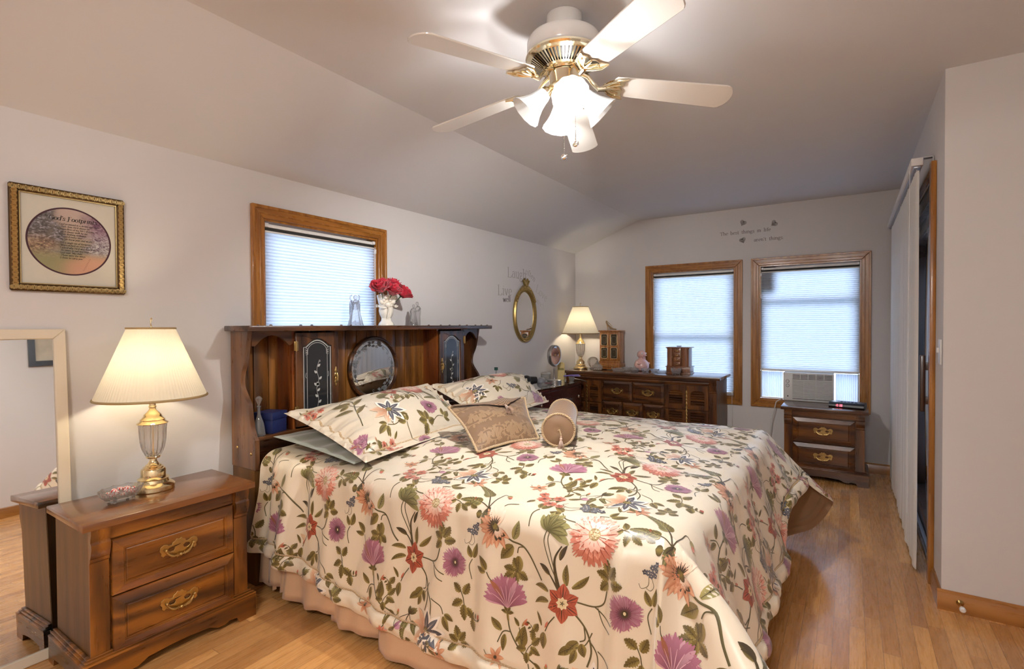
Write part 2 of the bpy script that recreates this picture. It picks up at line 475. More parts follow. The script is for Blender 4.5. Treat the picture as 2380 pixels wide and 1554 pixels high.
# casing of the hall door, seen in the leaning mirror
HALLY = 0.80
m = MB(); m.cbox(XB - 0.02, HALLY - 0.07, 0, XB - 0.0005, HALLY, 2.08, 0.004); st(m.build('trim_1', M['fir_z']))

M['glass'] = pane_mat('window_glass')
M['shade'] = cloth_through('cellular_shade_cloth', (0.70, 0.74, 0.80), (0.72, 0.80, 0.92), 0.62)
M['shadetop'] = plain('shade_rail', (0.78, 0.78, 0.76), 0.4)

def window(name, loc, rotz, w, z0, z1, sash):
    """local x along the wall, local y to the outside; the wall face is y = 0"""
    r = struct(name); r.location = loc; r.rotation_euler = (0, 0, rotz)
    cw, th = 0.072, 0.019
    def board(p, mat):
        a = MB(); a.prism(p, -th, -0.0005, 'y'); o = st(a.build('casing', mat, r))
        b = o.modifiers.new('edge', 'BEVEL'); b.width = 0.004; b.segments = 2; b.limit_method = 'ANGLE'
    x0, x1 = -w / 2, w / 2
    board([(x0 - cw, z0 - cw), (x0, z0), (x0, z1), (x0 - cw, z1 + cw)], M['fir_z'])
    board([(x1, z0), (x1 + cw, z0 - cw), (x1 + cw, z1 + cw), (x1, z1)], M['fir_z'])
    board([(x0, z1), (x1, z1), (x1 + cw, z1 + cw), (x0 - cw, z1 + cw)], M['fir_x'])
    board([(x0 - cw, z0 - cw), (x1 + cw, z0 - cw), (x1, z0), (x0, z0)], M['fir_x'])
    # raised outer band and a narrow bead give the moulded face
    a = MB()
    for (u, v, d) in ((cw - 0.018, cw, 0.006), (0.022, 0.030, 0.004)):
        a.prism([(x0 - v, z0 - v), (x0 - u, z0 - u), (x0 - u, z1 + u), (x0 - v, z1 + v)], -th - d, -th + 0.001, 'y')
        a.prism([(x1 + u, z0 - u), (x1 + v, z0 - v), (x1 + v, z1 + v), (x1 + u, z1 + u)], -th - d, -th + 0.001, 'y')
        a.prism([(x0 - u, z1 + u), (x1 + u, z1 + u), (x1 + v, z1 + v), (x0 - v, z1 + v)], -th - d, -th + 0.001, 'y')
        a.prism([(x0 - v, z0 - v), (x1 + v, z0 - v), (x1 + u, z0 - u), (x0 - u, z0 - u)], -th - d, -th + 0.001, 'y')
    o = st(a.build('casing_bead', M['fir_z'], r)); b = o.modifiers.new('edge', 'BEVEL'); b.width = 0.0025; b.segments = 2; b.limit_method = 'ANGLE'
    a = MB(); j = 0.012
    a.box(x0, -0.005, z0, x0 + j, T, z1); a.box(x1 - j, -0.005, z0, x1, T, z1)
    a.box(x0 + j, -0.005, z1 - j, x1 - j, T, z1); a.box(x0 + j, -0.005, z0, x1 - j, T, z0 + j)
    st(a.build('jamb', M['fir_z'], r))
    for (s0, s1, yy) in sash:
        a = MB(); q = 0.034
        a.box(x0 + j, yy, s0, x0 + j + q, yy + 0.03, s1); a.box(x1 - j - q, yy, s0, x1 - j, yy + 0.03, s1)
        a.box(x0 + j + q, yy, s0, x1 - j - q, yy + 0.03, s0 + q); a.box(x0 + j + q, yy, s1 - q, x1 - j - q, yy + 0.03, s1)
        st(a.build('sash', M['wpaint'], r))
        a = MB(); a.box(x0 + j + q, yy + 0.012, s0 + q, x1 - j - q, yy + 0.016, s1 - q); st(a.build('pane', M['glass'], r))
    return r

def shade(label, loc, rotz, w, ztop, zbot, cord_side, cord_len, extra=None):
    r = thing('cellular_shade', label, 'window shade', loc, rotz, 'cellular shades in the windows')
    x0, x1 = -w / 2 + 0.004, w / 2 - 0.004
    a = MB(); a.cbox(x0, 0.004, ztop - 0.034, x1, 0.046, ztop - 0.014, 0.003); a.build('headrail', M['shadetop'], r)
    a = MB(); a.cbox(x0, 0.010, ztop - 0.050, x1, 0.040, ztop - 0.0345, 0.002)
    a.build('rail_shadow_gap', M['dark'], r)
    for sx in (x0 - 0.002, x1 - 0.022):
        a = MB(); a.cbox(sx, -0.003, ztop - 0.032, sx + 0.024, 0.012, ztop - 0.010, 0.003); a.build('mounting_clip', M['white'], r)
    cell = 0.0185; zt = ztop - 0.062; n = int((zt - zbot - 0.02) / cell); cell = (zt - zbot - 0.02) / n
    a = MB(); v = []; f = []
    prof = []
    for i in range(n):
        z = zt - i * cell
        prof += [(0.020, z), (0.012, z - cell * 0.25), (0.009, z - cell * 0.5), (0.012, z - cell * 0.75)]
    prof.append((0.020, zt - n * cell))
    xs = np.linspace(x0 + 0.003, x1 - 0.003, 9)
    for k, x in enumerate(xs):
        for (y, z) in prof: v.append((x, y, z))
    P = len(prof)
    for k in range(len(xs) - 1):
        for i in range(P - 1): f.append((k * P + i, k * P + i + 1, (k + 1) * P + i + 1, (k + 1) * P + i))
    a.add(v, f)
    a.build('pleated_cloth', M['shade'], r, sharp=20)
    a = MB(); a.cbox(x0, 0.004, zbot, x1, 0.030, zbot + 0.0195, 0.003); a.build('bottom_rail', M['shadetop'], r)
    a = MB(); a.cbox(x0, 0.008, ztop - 0.0615, x1, 0.030, ztop - 0.0515, 0.002); a.build('top_rail', M['shadetop'], r)
    cx = x0 + 0.002 if cord_side < 0 else x1 - 0.004
    a = MB(); a.tube([(cx, -0.004, ztop - 0.05), (cx, -0.004, ztop - cord_len)], 0.0022, 6)
    o = a.build('cord', M['white'], r)
    a = MB(); a.lathe([(0.004, 0), (0.009, -0.006), (0.008, -0.035), (0.003, -0.045)], cx, -0.004, ztop - cord_len, 10); a.build('cord_pull', M['white'], o)
    a = MB(); a.cbox(cx - 0.007, -0.010, ztop - 0.095, cx + 0.007, 0.002, ztop - 0.065, 0.002); a.build('cord_clip', M['white'], r)
    return r

w1c = (WIN1[0] + WIN1[1]) / 2; w2c = (WIN2[0] + WIN2[1]) / 2; w3c = (WIN3[0] + WIN3[1]) / 2
window('window_1', (X0, w1c, 0), PI / 2, WIN1[1] - WIN1[0], WIN1[2], WIN1[3], [(0.612, 1.29, 0.068), (1.25, 1.936, 0.090)])
window('window_2', (w2c, D, 0), 0, WIN2[1] - WIN2[0], WIN2[2], WIN2[3], [(0.612, 1.235, 0.068), (1.20, 1.908, 0.090)])
window('window_3', (w3c, D, 0), 0, WIN3[1] - WIN3[0], WIN3[2], WIN3[3], [(0.884, 1.59, 0.068), (1.555, 1.908, 0.090)])
shade('light blue cellular shade drawn down in the window above the headboard', (X0, w1c, 0), PI / 2, 0.816, 1.938, 0.62, 1, 0.66)
s2 = shade('light blue cellular shade fully drawn in the far window behind the dresser', (w2c, D, 0), 0, 0.829, 1.910, 0.628, -1, 0.58)
shade('light blue cellular shade stopping above the air conditioner, dark shadow in its upper corner', (w3c, D, 0), 0, 0.814, 1.910, 0.8835, -1, 0.27)
# long lift cord hanging below the dresser window
a = MB(); x = w2c + 0.405
a.tube([(x, D - 0.012, 0.655), (x, D - 0.031, 0.60), (x, D - 0.031, 0.30), (x + 0.004, D - 0.03, 0.12)], 0.0016, 6); a.cbox(x - 0.008, D - 0.015, 0.635, x + 0.008, D + 0.004, 0.662, 0.002)
for v in range(len(a.v)): a.v[v] = (a.v[v][0] - w2c, a.v[v][1] - D, a.v[v][2])
a.build('lift_cord', M['white'], s2)
# block added to cast the dark patch on the air conditioner window's shade
a = MB(); a.cbox(-0.745, D + 0.060, 1.66, -0.620, D + 0.084, 1.907, .004); st(a.build('shade_blocker', M['dark'], flat=True))

# ------------------------------------------------------------------ patio door with vertical blinds
r = struct('door_1'); r.location = (XR, DOOR[0], 0)
LD = DOOR[1] - DOOR[0]; HD_ = DOOR[3]
def dbox(n, mat, b, c=0.003):
    a = MB()
    for q in b: a.cbox(*q, c)
    return st(a.build(n, mat, r))
dbox('casing', M['fir_z'], [(-0.024, -0.018, 0, -0.0005, 0.045, HD_ + 0.06), (-0.024, LD - 0.045, 0, -0.0005, LD + 0.03, HD_ + 0.06)])
dbox('head_casing', M['fir_y'], [(-0.012, 0.046, HD_ - 0.01, -0.0005, LD - 0.046, HD_ + 0.06)])
dbox('frame', M['darkframe'], [(0.0, 0.001, 0.0, T, 0.05, HD_ - 0.001), (0.0, LD - 0.05, 0.0, T, LD - 0.001, HD_ - 0.001), (0.0, 0.051, HD_ - 0.09, T, LD - 0.051, HD_ - 0.001), (0.0, 0.051, 0.0, T, LD - 0.051, 0.03)])
M['alum'] = plain('door_track', (0.35, 0.37, 0.42), 0.35, 0.6)
dbox('sliding_panel', M['darkframe'], [(0.035, 0.051, 0.031, 0.065, 0.125, HD_ - 0.091), (0.035, LD * .78 - 0.02, 0.031, 0.065, LD * .78 + 0.05, HD_ - 0.091), (0.035, 0.126, HD_ - 0.17, 0.065, LD * .78 - 0.021, HD_ - 0.091), (0.035, 0.126, 0.031, 0.065, LD * .78 - 0.021, 0.12)])
dbox('fixed_panel', M['darkframe'], [(0.075, LD * .78 - 0.05, 0.031, 0.105, LD * .78 + 0.02, HD_ - 0.091), (0.075, LD - 0.13, 0.031, 0.105, LD - 0.051, HD_ - 0.091), (0.075, LD * .78 + 0.021, HD_ - 0.17, 0.105, LD - 0.131, HD_ - 0.091), (0.075, LD * .78 + 0.021, 0.031, 0.105, LD - 0.131, 0.12)])
dbox('track', M['alum'], [(0.012, 0.052, 0.0305, 0.030, LD - 0.052, 0.038)], 0.001)
M['dusk'] = pane_mat('patio_glass', (0.80, 0.86, 0.95), 0.36)
dbox('pane', M['dusk'], [(0.048, 0.126, 0.121, 0.053, LD * .78 - 0.021, HD_ - 0.171)], 0.001)
dbox('pane', M['dusk'], [(0.088, LD * .78 + 0.021, 0.121, 0.093, LD - 0.131, HD_ - 0.171)], 0.001)
a = MB(); hz = 1.02
a.cbox(-0.055, 0.075, hz - 0.15, -0.030, 0.098, hz + 0.15, 0.006); a.cbox(-0.031, 0.078, hz - 0.11, 0.034, 0.095, hz - 0.07, 0.003); a.cbox(-0.031, 0.078, hz + 0.07, 0.034, 0.095, hz + 0.11, 0.003)
st(a.build('door_handle', M['darkframe'], r))
# deck boards and rail outside, glimpsed through the glass
a = MB(); a.box(XR + T + 0.01, 3.0, -0.14, XR + 3.0, 6.2, -0.06); st(a.build('floor_deck', plain('deck_boards', (0.34, 0.31, 0.29), 0.8)))
a = MB(); a.box(XR + 2.4, 2.6, -0.10, XR + 2.5, 6.6, 0.42); st(a.build('wall_deck', plain('deck_screen', (0.13, 0.13, 0.14), 0.8)))

M['vane'] = cloth_through('vertical_blind_cloth', (0.86, 0.84, 0.79), (0.72, 0.72, 0.70), 0.04)
vb = thing('vertical_blinds', 'long closed ivory vertical blinds hanging across the patio door', 'blinds', (0.292, 3.46, 0))
BL_ = 2.00; ZV = 2.145
a = MB(); a.cbox(-0.030, -0.02, ZV + 0.022, 0.022, BL_ + 0.05, ZV + 0.062, 0.004); a.build('headrail', M['wpaint'], vb)
a = MB(); a.cbox(-0.018, -0.015, ZV + 0.010, 0.012, BL_ + 0.045, ZV + 0.0215, 0.002); a.build('track', M['alum'], vb)
for y in (0.02, BL_ * 0.5, BL_ - 0.02):
    a = MB(); a.box(-0.026, y - 0.02, ZV + 0.063, 0.066, y + 0.02, ZV + 0.067); a.box(0.062, y - 0.02, ZV + 0.02, 0.066, y + 0.02, ZV + 0.064); a.build('bracket', M['nickel'], vb)
NV = 26
for i in range(NV):
    y = BL_ * (i + 0.5) / NV
    ang = math.radians(7 + 2.5 * math.sin(i * 1.7))
    a = MB(); v = []; f = []
    zs = np.linspace(0.022 + 0.004 * math.sin(i * 2.3), ZV, 12)
    sway = 0.004 * math.sin(i * 0.9) + 0.003 * math.sin(i * 2.1)
    for kz, z in enumerate(zs):
        tw = ang + 0.05 * math.sin(i + z * 1.3)
        for q in np.linspace(-1, 1, 5):
            bow = 0.006 * (1 - q * q)
            lx = -math.sin(tw) * 0.0445 * q - bow + sway * (1 - z / ZV)
            v.append((lx, y + math.cos(tw) * 0.0445 * q, z))
    for kz in range(11):
        for q in range(4): f.append((kz * 5 + q, kz * 5 + q + 1, (kz + 1) * 5 + q + 1, (kz + 1) * 5 + q))
    a.add(v, f)
    o = a.build('vane', M['vane'], vb, sharp=60)
    a = MB(); a.box(-0.004, y - 0.012, ZV - 0.002, 0.002, y + 0.012, ZV + 0.011); a.build('vane_clip', M['wpaint'], o)
a = MB(); a.tube([(-0.034, -0.01, ZV + 0.02), (-0.036, -0.012, 1.0), (-0.034, -0.006, 0.32)], 0.0016, 6); a.build('bead_chain', M['white'], vb)

# light switch on the narrow strip of wall beside the door, door stop on the baseboard
sw = thing('light_switch', 'white wall switch plate on the narrow wall strip beside the patio door', 'light switch', (XR, 3.165, 1.20))
a = MB(); a.cbox(-0.008, -0.036, -0.060, -0.0005, 0.036, 0.060, 0.003); a.build('plate', M['white'], sw)
a = MB(); a.cbox(-0.018, -0.005, -0.004, -0.0075, 0.005, 0.020, 0.002); a.build('toggle', M['white'], sw)
ds = thing('door_stop', 'small brass and rubber tipped door stop screwed into the baseboard', 'door stop', (0.425, JY - 0.016, 0.05))
a = MB(); a.M = Matrix.Rotation(PI / 2, 4, 'X'); a.lathe([(0.014, 0.0005), (0.014, 0.004), (0.006, 0.012), (0.005, 0.060)], 0, 0, 0, 16); a.build('rod', M['brassa'], ds)
a = MB(); a.M = Matrix.Rotation(PI / 2, 4, 'X'); a.lathe([(0.005, 0.0595), (0.011, 0.061), (0.012, 0.074), (0.008, 0.080)], 0, 0, 0, 16); a.build('rubber_tip', M['white'], ds)
# ------------------------------------------------------------------ brass pull shared by the pine set
def batwing(mb_plate, mb_bail, cx, cy, cz, s=1.0):
    """plate and bail facing +X, centred at (cx,cy,cz)"""
    half = [(0.0, 0.026), (0.007, 0.030), (0.012, 0.024), (0.019, 0.021), (0.021, 0.014), (0.030, 0.014), (0.036, 0.019), (0.045, 0.021), (0.055, 0.015), (0.057, 0.004),
            (0.052, -0.004), (0.053, -0.012), (0.046, -0.018), (0.040, -0.013), (0.030, -0.020), (0.018, -0.023), (0.010, -0.027), (0.0, -0.031)]
    out = [(y * s, z * s) for y, z in half] + [(-y * s, z * s) for y, z in reversed(half[1:-1])]
    hole = [(0.012 * s, 0.002 * s), (0.016 * s, -0.006 * s), (0.026 * s, -0.007 * s), (0.034 * s, -0.001 * s), (0.030 * s, 0.006 * s), (0.020 * s, 0.008 * s)]
    h2 = [(-y, z) for y, z in hole]
    mb_plate.prism([(cy + y, cz + z) for y, z in out], cx, cx + 0.0035, 'x', [[(cy + y, cz + z) for y, z in hole], [(cy + y, cz + z) for y, z in h2]])
    b = mb_bail; p = []
    for k in range(17):
        t = -1 + k / 8.0
        yy = 0.041 * s * (abs(t) ** 0.75) * (1 if t > 0 else -1)
        zz = -0.024 * s * (1 - abs(t) ** 3.2) + 0.003 * s
        p.append((cx + 0.010 + 0.006 * (1 - t * t), cy + yy, cz + zz))
    rr = [0.0026 * s + 0.0022 * s * math.exp(-((abs(-1 + k / 8.0) - 0.45) / 0.2) ** 2) for k in range(17)]
    b.tube(p, rr, 8)
    b.ball((cx + 0.016, cy, cz - 0.021 * s), 0.0055 * s, 10, 8)
    for sg in (-1, 1):
        b.tube([(cx + 0.002, cy + sg * 0.041 * s, cz + 0.003 * s), (cx + 0.013, cy + sg * 0.041 * s, cz + 0.003 * s)], 0.0042 * s, 8)
        b.ball((cx + 0.013, cy + sg * 0.041 * s, cz + 0.003 * s), 0.0052 * s, 8, 6)
        b.tube([(cx + 0.014, cy + sg * 0.010 * s, cz - 0.0215 * s), (cx + 0.014, cy + sg * 0.012 * s, cz - 0.0212 * s)], 0.0062 * s, 8)

def pull(parent, cx, cy, cz, s=1.0):
    s = s * 1.26
    p = MB(); b = MB(); batwing(p, b, cx, cy, cz, s)
    o = p.build('backplate', M['brassa'], parent, sharp=40)
    md = o.modifiers.new('edge', 'BEVEL'); md.width = 0.0012; md.segments = 2; md.limit_method = 'ANGLE'
    b.build('bail', M['brassa'], parent)

DRAWER = [(0.0, -0.004), (0.0, 0.010), (0.003, 0.014), (0.034, 0.024), (0.036, 0.021), (0.040, 0.021), (0.043, 0.016), (0.048, 0.019)]

def apron(w, h, n=1):
    """scalloped lower edge from -w/2 to w/2, returned left to right at z"""
    pts = []
    e = 0.075
    half = [(-w / 2 + e, 0.0), (-w / 2 + e + 0.012, 0.026), (-w / 2 + e + 0.045, 0.030), (-w / 2 + e + 0.065, 0.021), (-w / 2 + e + 0.095, 0.022), (-w / 2 + e + 0.13, 0.040), (0.0 - 0.03, 0.046)]
    if w < 0.5: half = [(-w / 2 + 0.06, 0.0), (-w / 2 + 0.068, 0.026), (-w / 2 + 0.10, 0.032), (0.0 - 0.02, 0.036)]
    return half + [(-x, z) for x, z in reversed(half)]

def nightstand(label, loc, rotz, kit='pine'):
    W, Dp, H = 0.637, 0.390, 0.622
    t = thing('nightstand', label, 'nightstand', loc, rotz, 'pine nightstands of the bedroom set')
    a = MB(); a.cbox(0, -W / 2, H - 0.027, Dp, W / 2, H, 0.003); a.build('top', M['top_y' if kit == 'pine' else 'dtop'], t)
    bw = W - 0.052; bx = Dp - 0.036
    a = MB(); a.box(0.012, -bw / 2, 0.09, bx, -bw / 2 + 0.018, H - 0.0275); a.box(0.012, bw / 2 - 0.018, 0.09, bx, bw / 2, H - 0.0275); a.box(0.006, -bw / 2 + 0.001, 0.09, 0.0115, bw / 2 - 0.001, H - 0.0275)
    a.build('side_panel', M['side_z'], t, flat=True)
    a = MB(); a.box(bx - 0.02, -bw / 2 + 0.0185, 0.09, bx - 0.001, bw / 2 - 0.0185, H - 0.0275); a.cbox(bx - 0.001, -bw / 2 + 0.05, H - 0.082, bx + 0.008, bw / 2 - 0.05, H - 0.028, 0.003)
    a.build('front_frame', M[kit + '_y'], t, flat=True)
    for sg in (-1, 1):
        y0, y1 = sorted((sg * bw / 2, sg * (bw / 2 - 0.060)))
        a = MB()
        a.prism([(bx - 0.0005, 0.09), (bx + 0.007, 0.09), (bx + 0.007, H - 0.155), (bx + 0.014, H - 0.148), (bx + 0.014, H - 0.138), (bx + 0.020, H - 0.130), (bx + 0.030, H - 0.098), (bx + 0.030, H - 0.082), (bx + 0.022, H - 0.074), (bx + 0.024, H - 0.060), (bx + 0.030, H - 0.044), (bx + 0.030, H - 0.0275), (bx - 0.0005, H - 0.0275)], y0, y1, 'y')
        a.build('pilaster', M[kit + '_z'], t, sharp=25)
    yd = bw / 2 - 0.066
    zs = [(0.325, H - 0.086), (0.108, 0.320)]
    for z0, z1 in zs:
        a = MB(); a.raised(-yd, yd, z0, z1, DRAWER, bx + 0.004)
        d = a.build('drawer', M[kit + '_y'], t, sharp=20)
        pull(d, bx + 0.0235, 0, (z0 + z1) / 2 + 0.002)
    # plinth with a moulded top edge and scalloped aprons
    bh = 0.098; px = Dp - 0.010; pw = W + 0.004
    a = MB()
    ap = apron(pw, bh)
    a.prism([(-pw / 2, 0.0)] + ap + [(pw / 2, 0.0), (pw / 2, bh), (-pw / 2, bh)], px - 0.02, px, 'x')
    a.build('apron', M[kit + '_y'], t, sharp=30)
    for sg in (-1, 1):
        a = MB(); ys = sorted((sg * pw / 2, sg * (pw / 2 - 0.02)))
        a.prism([(0.004, 0.0)] + [(x + (px - 0.02) / 2, z) for x, z in apron(px - 0.02, bh)] + [(px - 0.0205, 0.0), (px - 0.0205, bh), (0.004, bh)], ys[0], ys[1], 'y')
        a.build('side_apron', M[kit + '_x'], t, sharp=30)
    a = MB()
    for (o, z0, z1) in ((0.004, bh + 0.0003, bh + 0.010), (0.012, bh + 0.0103, bh + 0.018), (0.020, bh + 0.0183, bh + 0.026)):
        e = -o + 0.006
        a.cbox(px - 0.044, -pw / 2 - e, z0, px + e, pw / 2 + e, z1, 0.003)
        a.cbox(0.004, -pw / 2 - e, z0, px - 0.0445, -bw / 2 - 0.001, z1, 0.003)
        a.cbox(0.004, bw / 2 + 0.001, z0, px - 0.0445, pw / 2 + e, z1, 0.003)
    a.build('base_moulding', M[kit + '_y'], t)
    return t
nightstand('stained pine nightstand in front of the leaning mirror, carrying the large lamp and candy dish', (-2.678, 0.990, 0), 0.0)
nightstand('stained pine nightstand below the air conditioner, carrying the black clock radio', (-0.192, 5.430, 0), -PI / 2, 'dres')  # same pine set; darker kit puts the dimmer far light into the wood colour

# ------------------------------------------------------------------ dresser along the far wall
DZ = 0.842
dr = thing('dresser', 'long stained pine dresser with louvred doors and brass pulls under the far window', 'dresser', (-1.84, 5.56, 0), -PI / 2)
# local: x to the front (world -Y), y to world -X ... front face at x = .47
a = MB(); a.cbox(0, -0.825, DZ - 0.028, 0.510, 0.825, DZ, 0.003); a.build('top', M['dtop'], dr)
fx = 0.465
a = MB(); a.box(0.01, -0.790, 0.09, fx, -0.770, DZ - 0.0285); a.box(0.01, 0.770, 0.09, fx, 0.790, DZ - 0.0285); a.box(0.005, -0.789, 0.09, 0.0095, 0.789, DZ - 0.0285)
a.build('side_panel', M['side_z'], dr, flat=True)
a = MB(); a.box(fx - 0.02, -0.7695, 0.09, fx - 0.0005, 0.7695, DZ - 0.0285)
a.prism([(fx - 0.0005, DZ - 0.085), (fx + 0.010, DZ - 0.085), (fx + 0.016, DZ - 0.066), (fx + 0.014, DZ - 0.056), (fx + 0.026, DZ - 0.046), (fx + 0.026, DZ - 0.029), (fx - 0.0005, DZ - 0.029)], -0.722, 0.722, 'y')
a.build('front_frame', M['dres_y'], dr, sharp=20)
for sg in (-1, 1):
    y0, y1 = sorted((sg * 0.790, sg * 0.724))
    a = MB(); H = DZ
    a.prism([(fx, 0.09), (fx + 0.007, 0.09), (fx + 0.007, H - 0.155), (fx + 0.014, H - 0.148), (fx + 0.014, H - 0.138), (fx + 0.020, H - 0.130), (fx + 0.030, H - 0.098), (fx + 0.030, H - 0.082), (fx + 0.022, H - 0.074), (fx + 0.024, H - 0.060), (fx + 0.030, H - 0.044), (fx + 0.030, H - 0.0285), (fx, H - 0.0285)], y0, y1, 'y')
    a.build('pilaster', M['dres_z'], dr, sharp=25)
SM = [(0.0, -0.003), (0.0, 0.010), (0.003, 0.013), (0.026, 0.020), (0.028, 0.018), (0.031, 0.018), (0.034, 0.014), (0.038, 0.017)]
def ddrawer(y0, y1, z0, z1):
    a = MB(); a.raised(y0, y1, z0, z1, SM, fx + 0.003); d = a.build('drawer', M['dres_y'], dr, sharp=20)
    pull(d, fx + 0.0205, (y0 + y1) / 2, (z0 + z1) / 2 + 0.002, 0.95)
LO, HI = -0.365, 0.295      # drawer block
cw = (HI - LO) / 2
for k in range(2): ddrawer(LO + k * cw + 0.004, LO + (k + 1) * cw - 0.004, 0.545, DZ - 0.088)
cw = (HI - LO) / 3
for k in range(3): ddrawer(LO + k * cw + 0.004, LO + (k + 1) * cw - 0.004, 0.330, 0.538)
cw = (HI - LO) / 2
for k in range(2): ddrawer(LO + k * cw + 0.004, LO + (k + 1) * cw - 0.004, 0.112, 0.323)
def louvre(y0, y1, z0, z1, arch):
    a = MB(); q = 0.036; n = 12
    if arch:
        inner = [(y0 + q, z0 + q), (y1 - q, z0 + q)] + [((y0 + y1) / 2 + ((y1 - y0) / 2 - q) * math.cos(PI * k / n), z1 - 0.078 + 0.030 * math.sin(PI * k / n)) for k in range(n + 1)]
    else:
        inner = [(y0 + q, z0 + q), (y1 - q, z0 + q), (y1 - q, z1 - q * 0.6), (y0 + q, z1 - q * 0.6)]
    a.prism([(y0, z0), (y1, z0), (y1, z1), (y0, z1)], fx + 0.001, fx + 0.018, 'x', [inner])
    a.build('door', M['dres_z'], dr, sharp=20)
    a = MB(); zt = z1 - (0.046 if arch else q * 0.6); k = 0; z = z0 + q
    while z < zt - 0.004:
        a.add([(fx + 0.0005, y0 + q - 0.004, z + 0.016), (fx + 0.0005, y1 - q + 0.004, z + 0.016), (fx + 0.0155, y1 - q + 0.004, z), (fx + 0.0155, y0 + q - 0.004, z), (fx + 0.0005, y0 + q - 0.004, z + 0.020), (fx + 0.0005, y1 - q + 0.004, z + 0.020), (fx + 0.0155, y1 - q + 0.004, z + 0.005), (fx + 0.0155, y0 + q - 0.004, z + 0.005)],
              [(0, 1, 2, 3), (4, 7, 6, 5), (3, 2, 6, 7), (0, 4, 5, 1), (0, 3, 7, 4), (1, 5, 6, 2)])
        z += 0.0245
    a.build('louvre_slats', M['dres_y'], dr, flat=True)
for (y0, y1) in ((-0.716, -0.378), (0.308, 0.716)):
    for (u, v) in ((y0, (y0 + y1) / 2 - 0.002), ((y0 + y1) / 2 + 0.002, y1)):
        louvre(u, v, 0.520, DZ - 0.092, True); louvre(u, v, 0.112, 0.514, False)
    a = MB(); yc = (y0 + y1) / 2
    for z in np.arange(0.14, DZ - 0.15, 0.036):
        a.ball((fx + 0.019, yc, z), (0.004, 0.010, 0.016), 8, 6); a.ball((fx + 0.019, yc, z + 0.018), (0.004, 0.006, 0.006), 8, 6)
    a.build('escutcheon', M['brassa'], dr)
a = MB(); pw = 1.60; e = 0.1
half = [(-pw / 2 + e, 0.0), (-pw / 2 + e + 0.02, 0.03), (-pw / 2 + e + 0.10, 0.035), (-pw / 2 + e + 0.18, 0.026), (-pw / 2 + e + 0.30, 0.045), (-0.05, 0.05)]
a.prism([(-pw / 2, 0)] + half + [(-x, z) for x, z in reversed(half)] + [(pw / 2, 0), (pw / 2, 0.098), (-pw / 2, 0.098)], fx + 0.008, fx + 0.026, 'x')
a.box(0.01, -pw / 2, 0, fx + 0.0075, -pw / 2 + 0.02, 0.098); a.box(0.01, pw / 2 - 0.02, 0, fx + 0.0075, pw / 2, 0.098)
a.cbox(fx - 0.01, -pw / 2 - 0.002, 0.0985, fx + 0.024, pw / 2 + 0.002, 0.112, 0.004)
a.build('plinth', M['dres_y'], dr, sharp=30)

# ------------------------------------------------------------------ dark cherry vanity with a glass top against the left wall
VZ = 0.762
va = thing('vanity', 'dark cherry bow-front vanity with a glass top in the far left corner', 'vanity', (X0 + 0.012, 4.36, 0))
def bow(y, d0=0.415, b=0.05): return d0 + b * (1 - (y / 0.58) ** 2)
def bowpts(w, d0, b, n=20):
    return [(0.0, -w)] + [(d0 + b * (1 - (y / w) ** 2), y) for y in np.linspace(-w, w, n)] + [(0.0, w)]
a = MB(); a.prism(bowpts(0.555, 0.385, 0.055), 0.10, VZ - 0.030, 'z'); a.build('body', M['cherry_dark'], va)
a = MB(); a.prism(bowpts(0.580, 0.405, 0.055), VZ - 0.0295, VZ - 0.010, 'z'); a.build('top', M['cherry_dark'], va)
M['glasstop'] = pane_mat('glass_top', (0.80, 0.90, 0.90), 0.30)
a = MB(); a.prism(bowpts(0.583, 0.408, 0.055), VZ - 0.0095, VZ, 'z'); a.build('glass_top', M['glasstop'], va)
for k, (z0, z1) in enumerate(((0.51, 0.72), (0.30, 0.50), (0.12, 0.29))):
    for (ya, yb) in ((-0.545, -0.005), (0.005, 0.545)):
        ys = np.linspace(ya, yb, 12); a = MB()
        out = [(0.385 + 0.055 * (1 - (y / 0.555) ** 2) + 0.012, y) for y in ys] + [(0.385 + 0.055 * (1 - (y / 0.555) ** 2) + 0.0005, y) for y in reversed(ys)]
        a.prism(out, z0, z1, 'z'); d = a.build('drawer', M['cherry_dark'], va)
        ym = (ya + yb) / 2 + (0.10 if ya > 0 else -0.10); xk = 0.397 + 0.055 * (1 - (ym / 0.555) ** 2)
        a = MB(); a.M = Matrix.Translation((xk, ym, (z0 + z1) / 2)) @ Matrix.Rotation(PI / 2, 4, 'Y'); a.lathe([(0.006, 0.0005), (0.006, 0.012), (0.015, 0.018), (0.017, 0.026), (0.010, 0.034), (0.001, 0.036)], 0, 0, 0, 14); a.build('knob', M['chrome'], d)
a = MB()
for (x, y) in ((0.02, -0.53), (0.02, 0.50), (0.35, -0.53), (0.35, 0.50)): a.lathe([(0.014, 0.0), (0.02, 0.05), (0.026, 0.0995)], x + 0.015, y + 0.015, 0, 12)
a.build('foot', M['cherry_dark'], va)

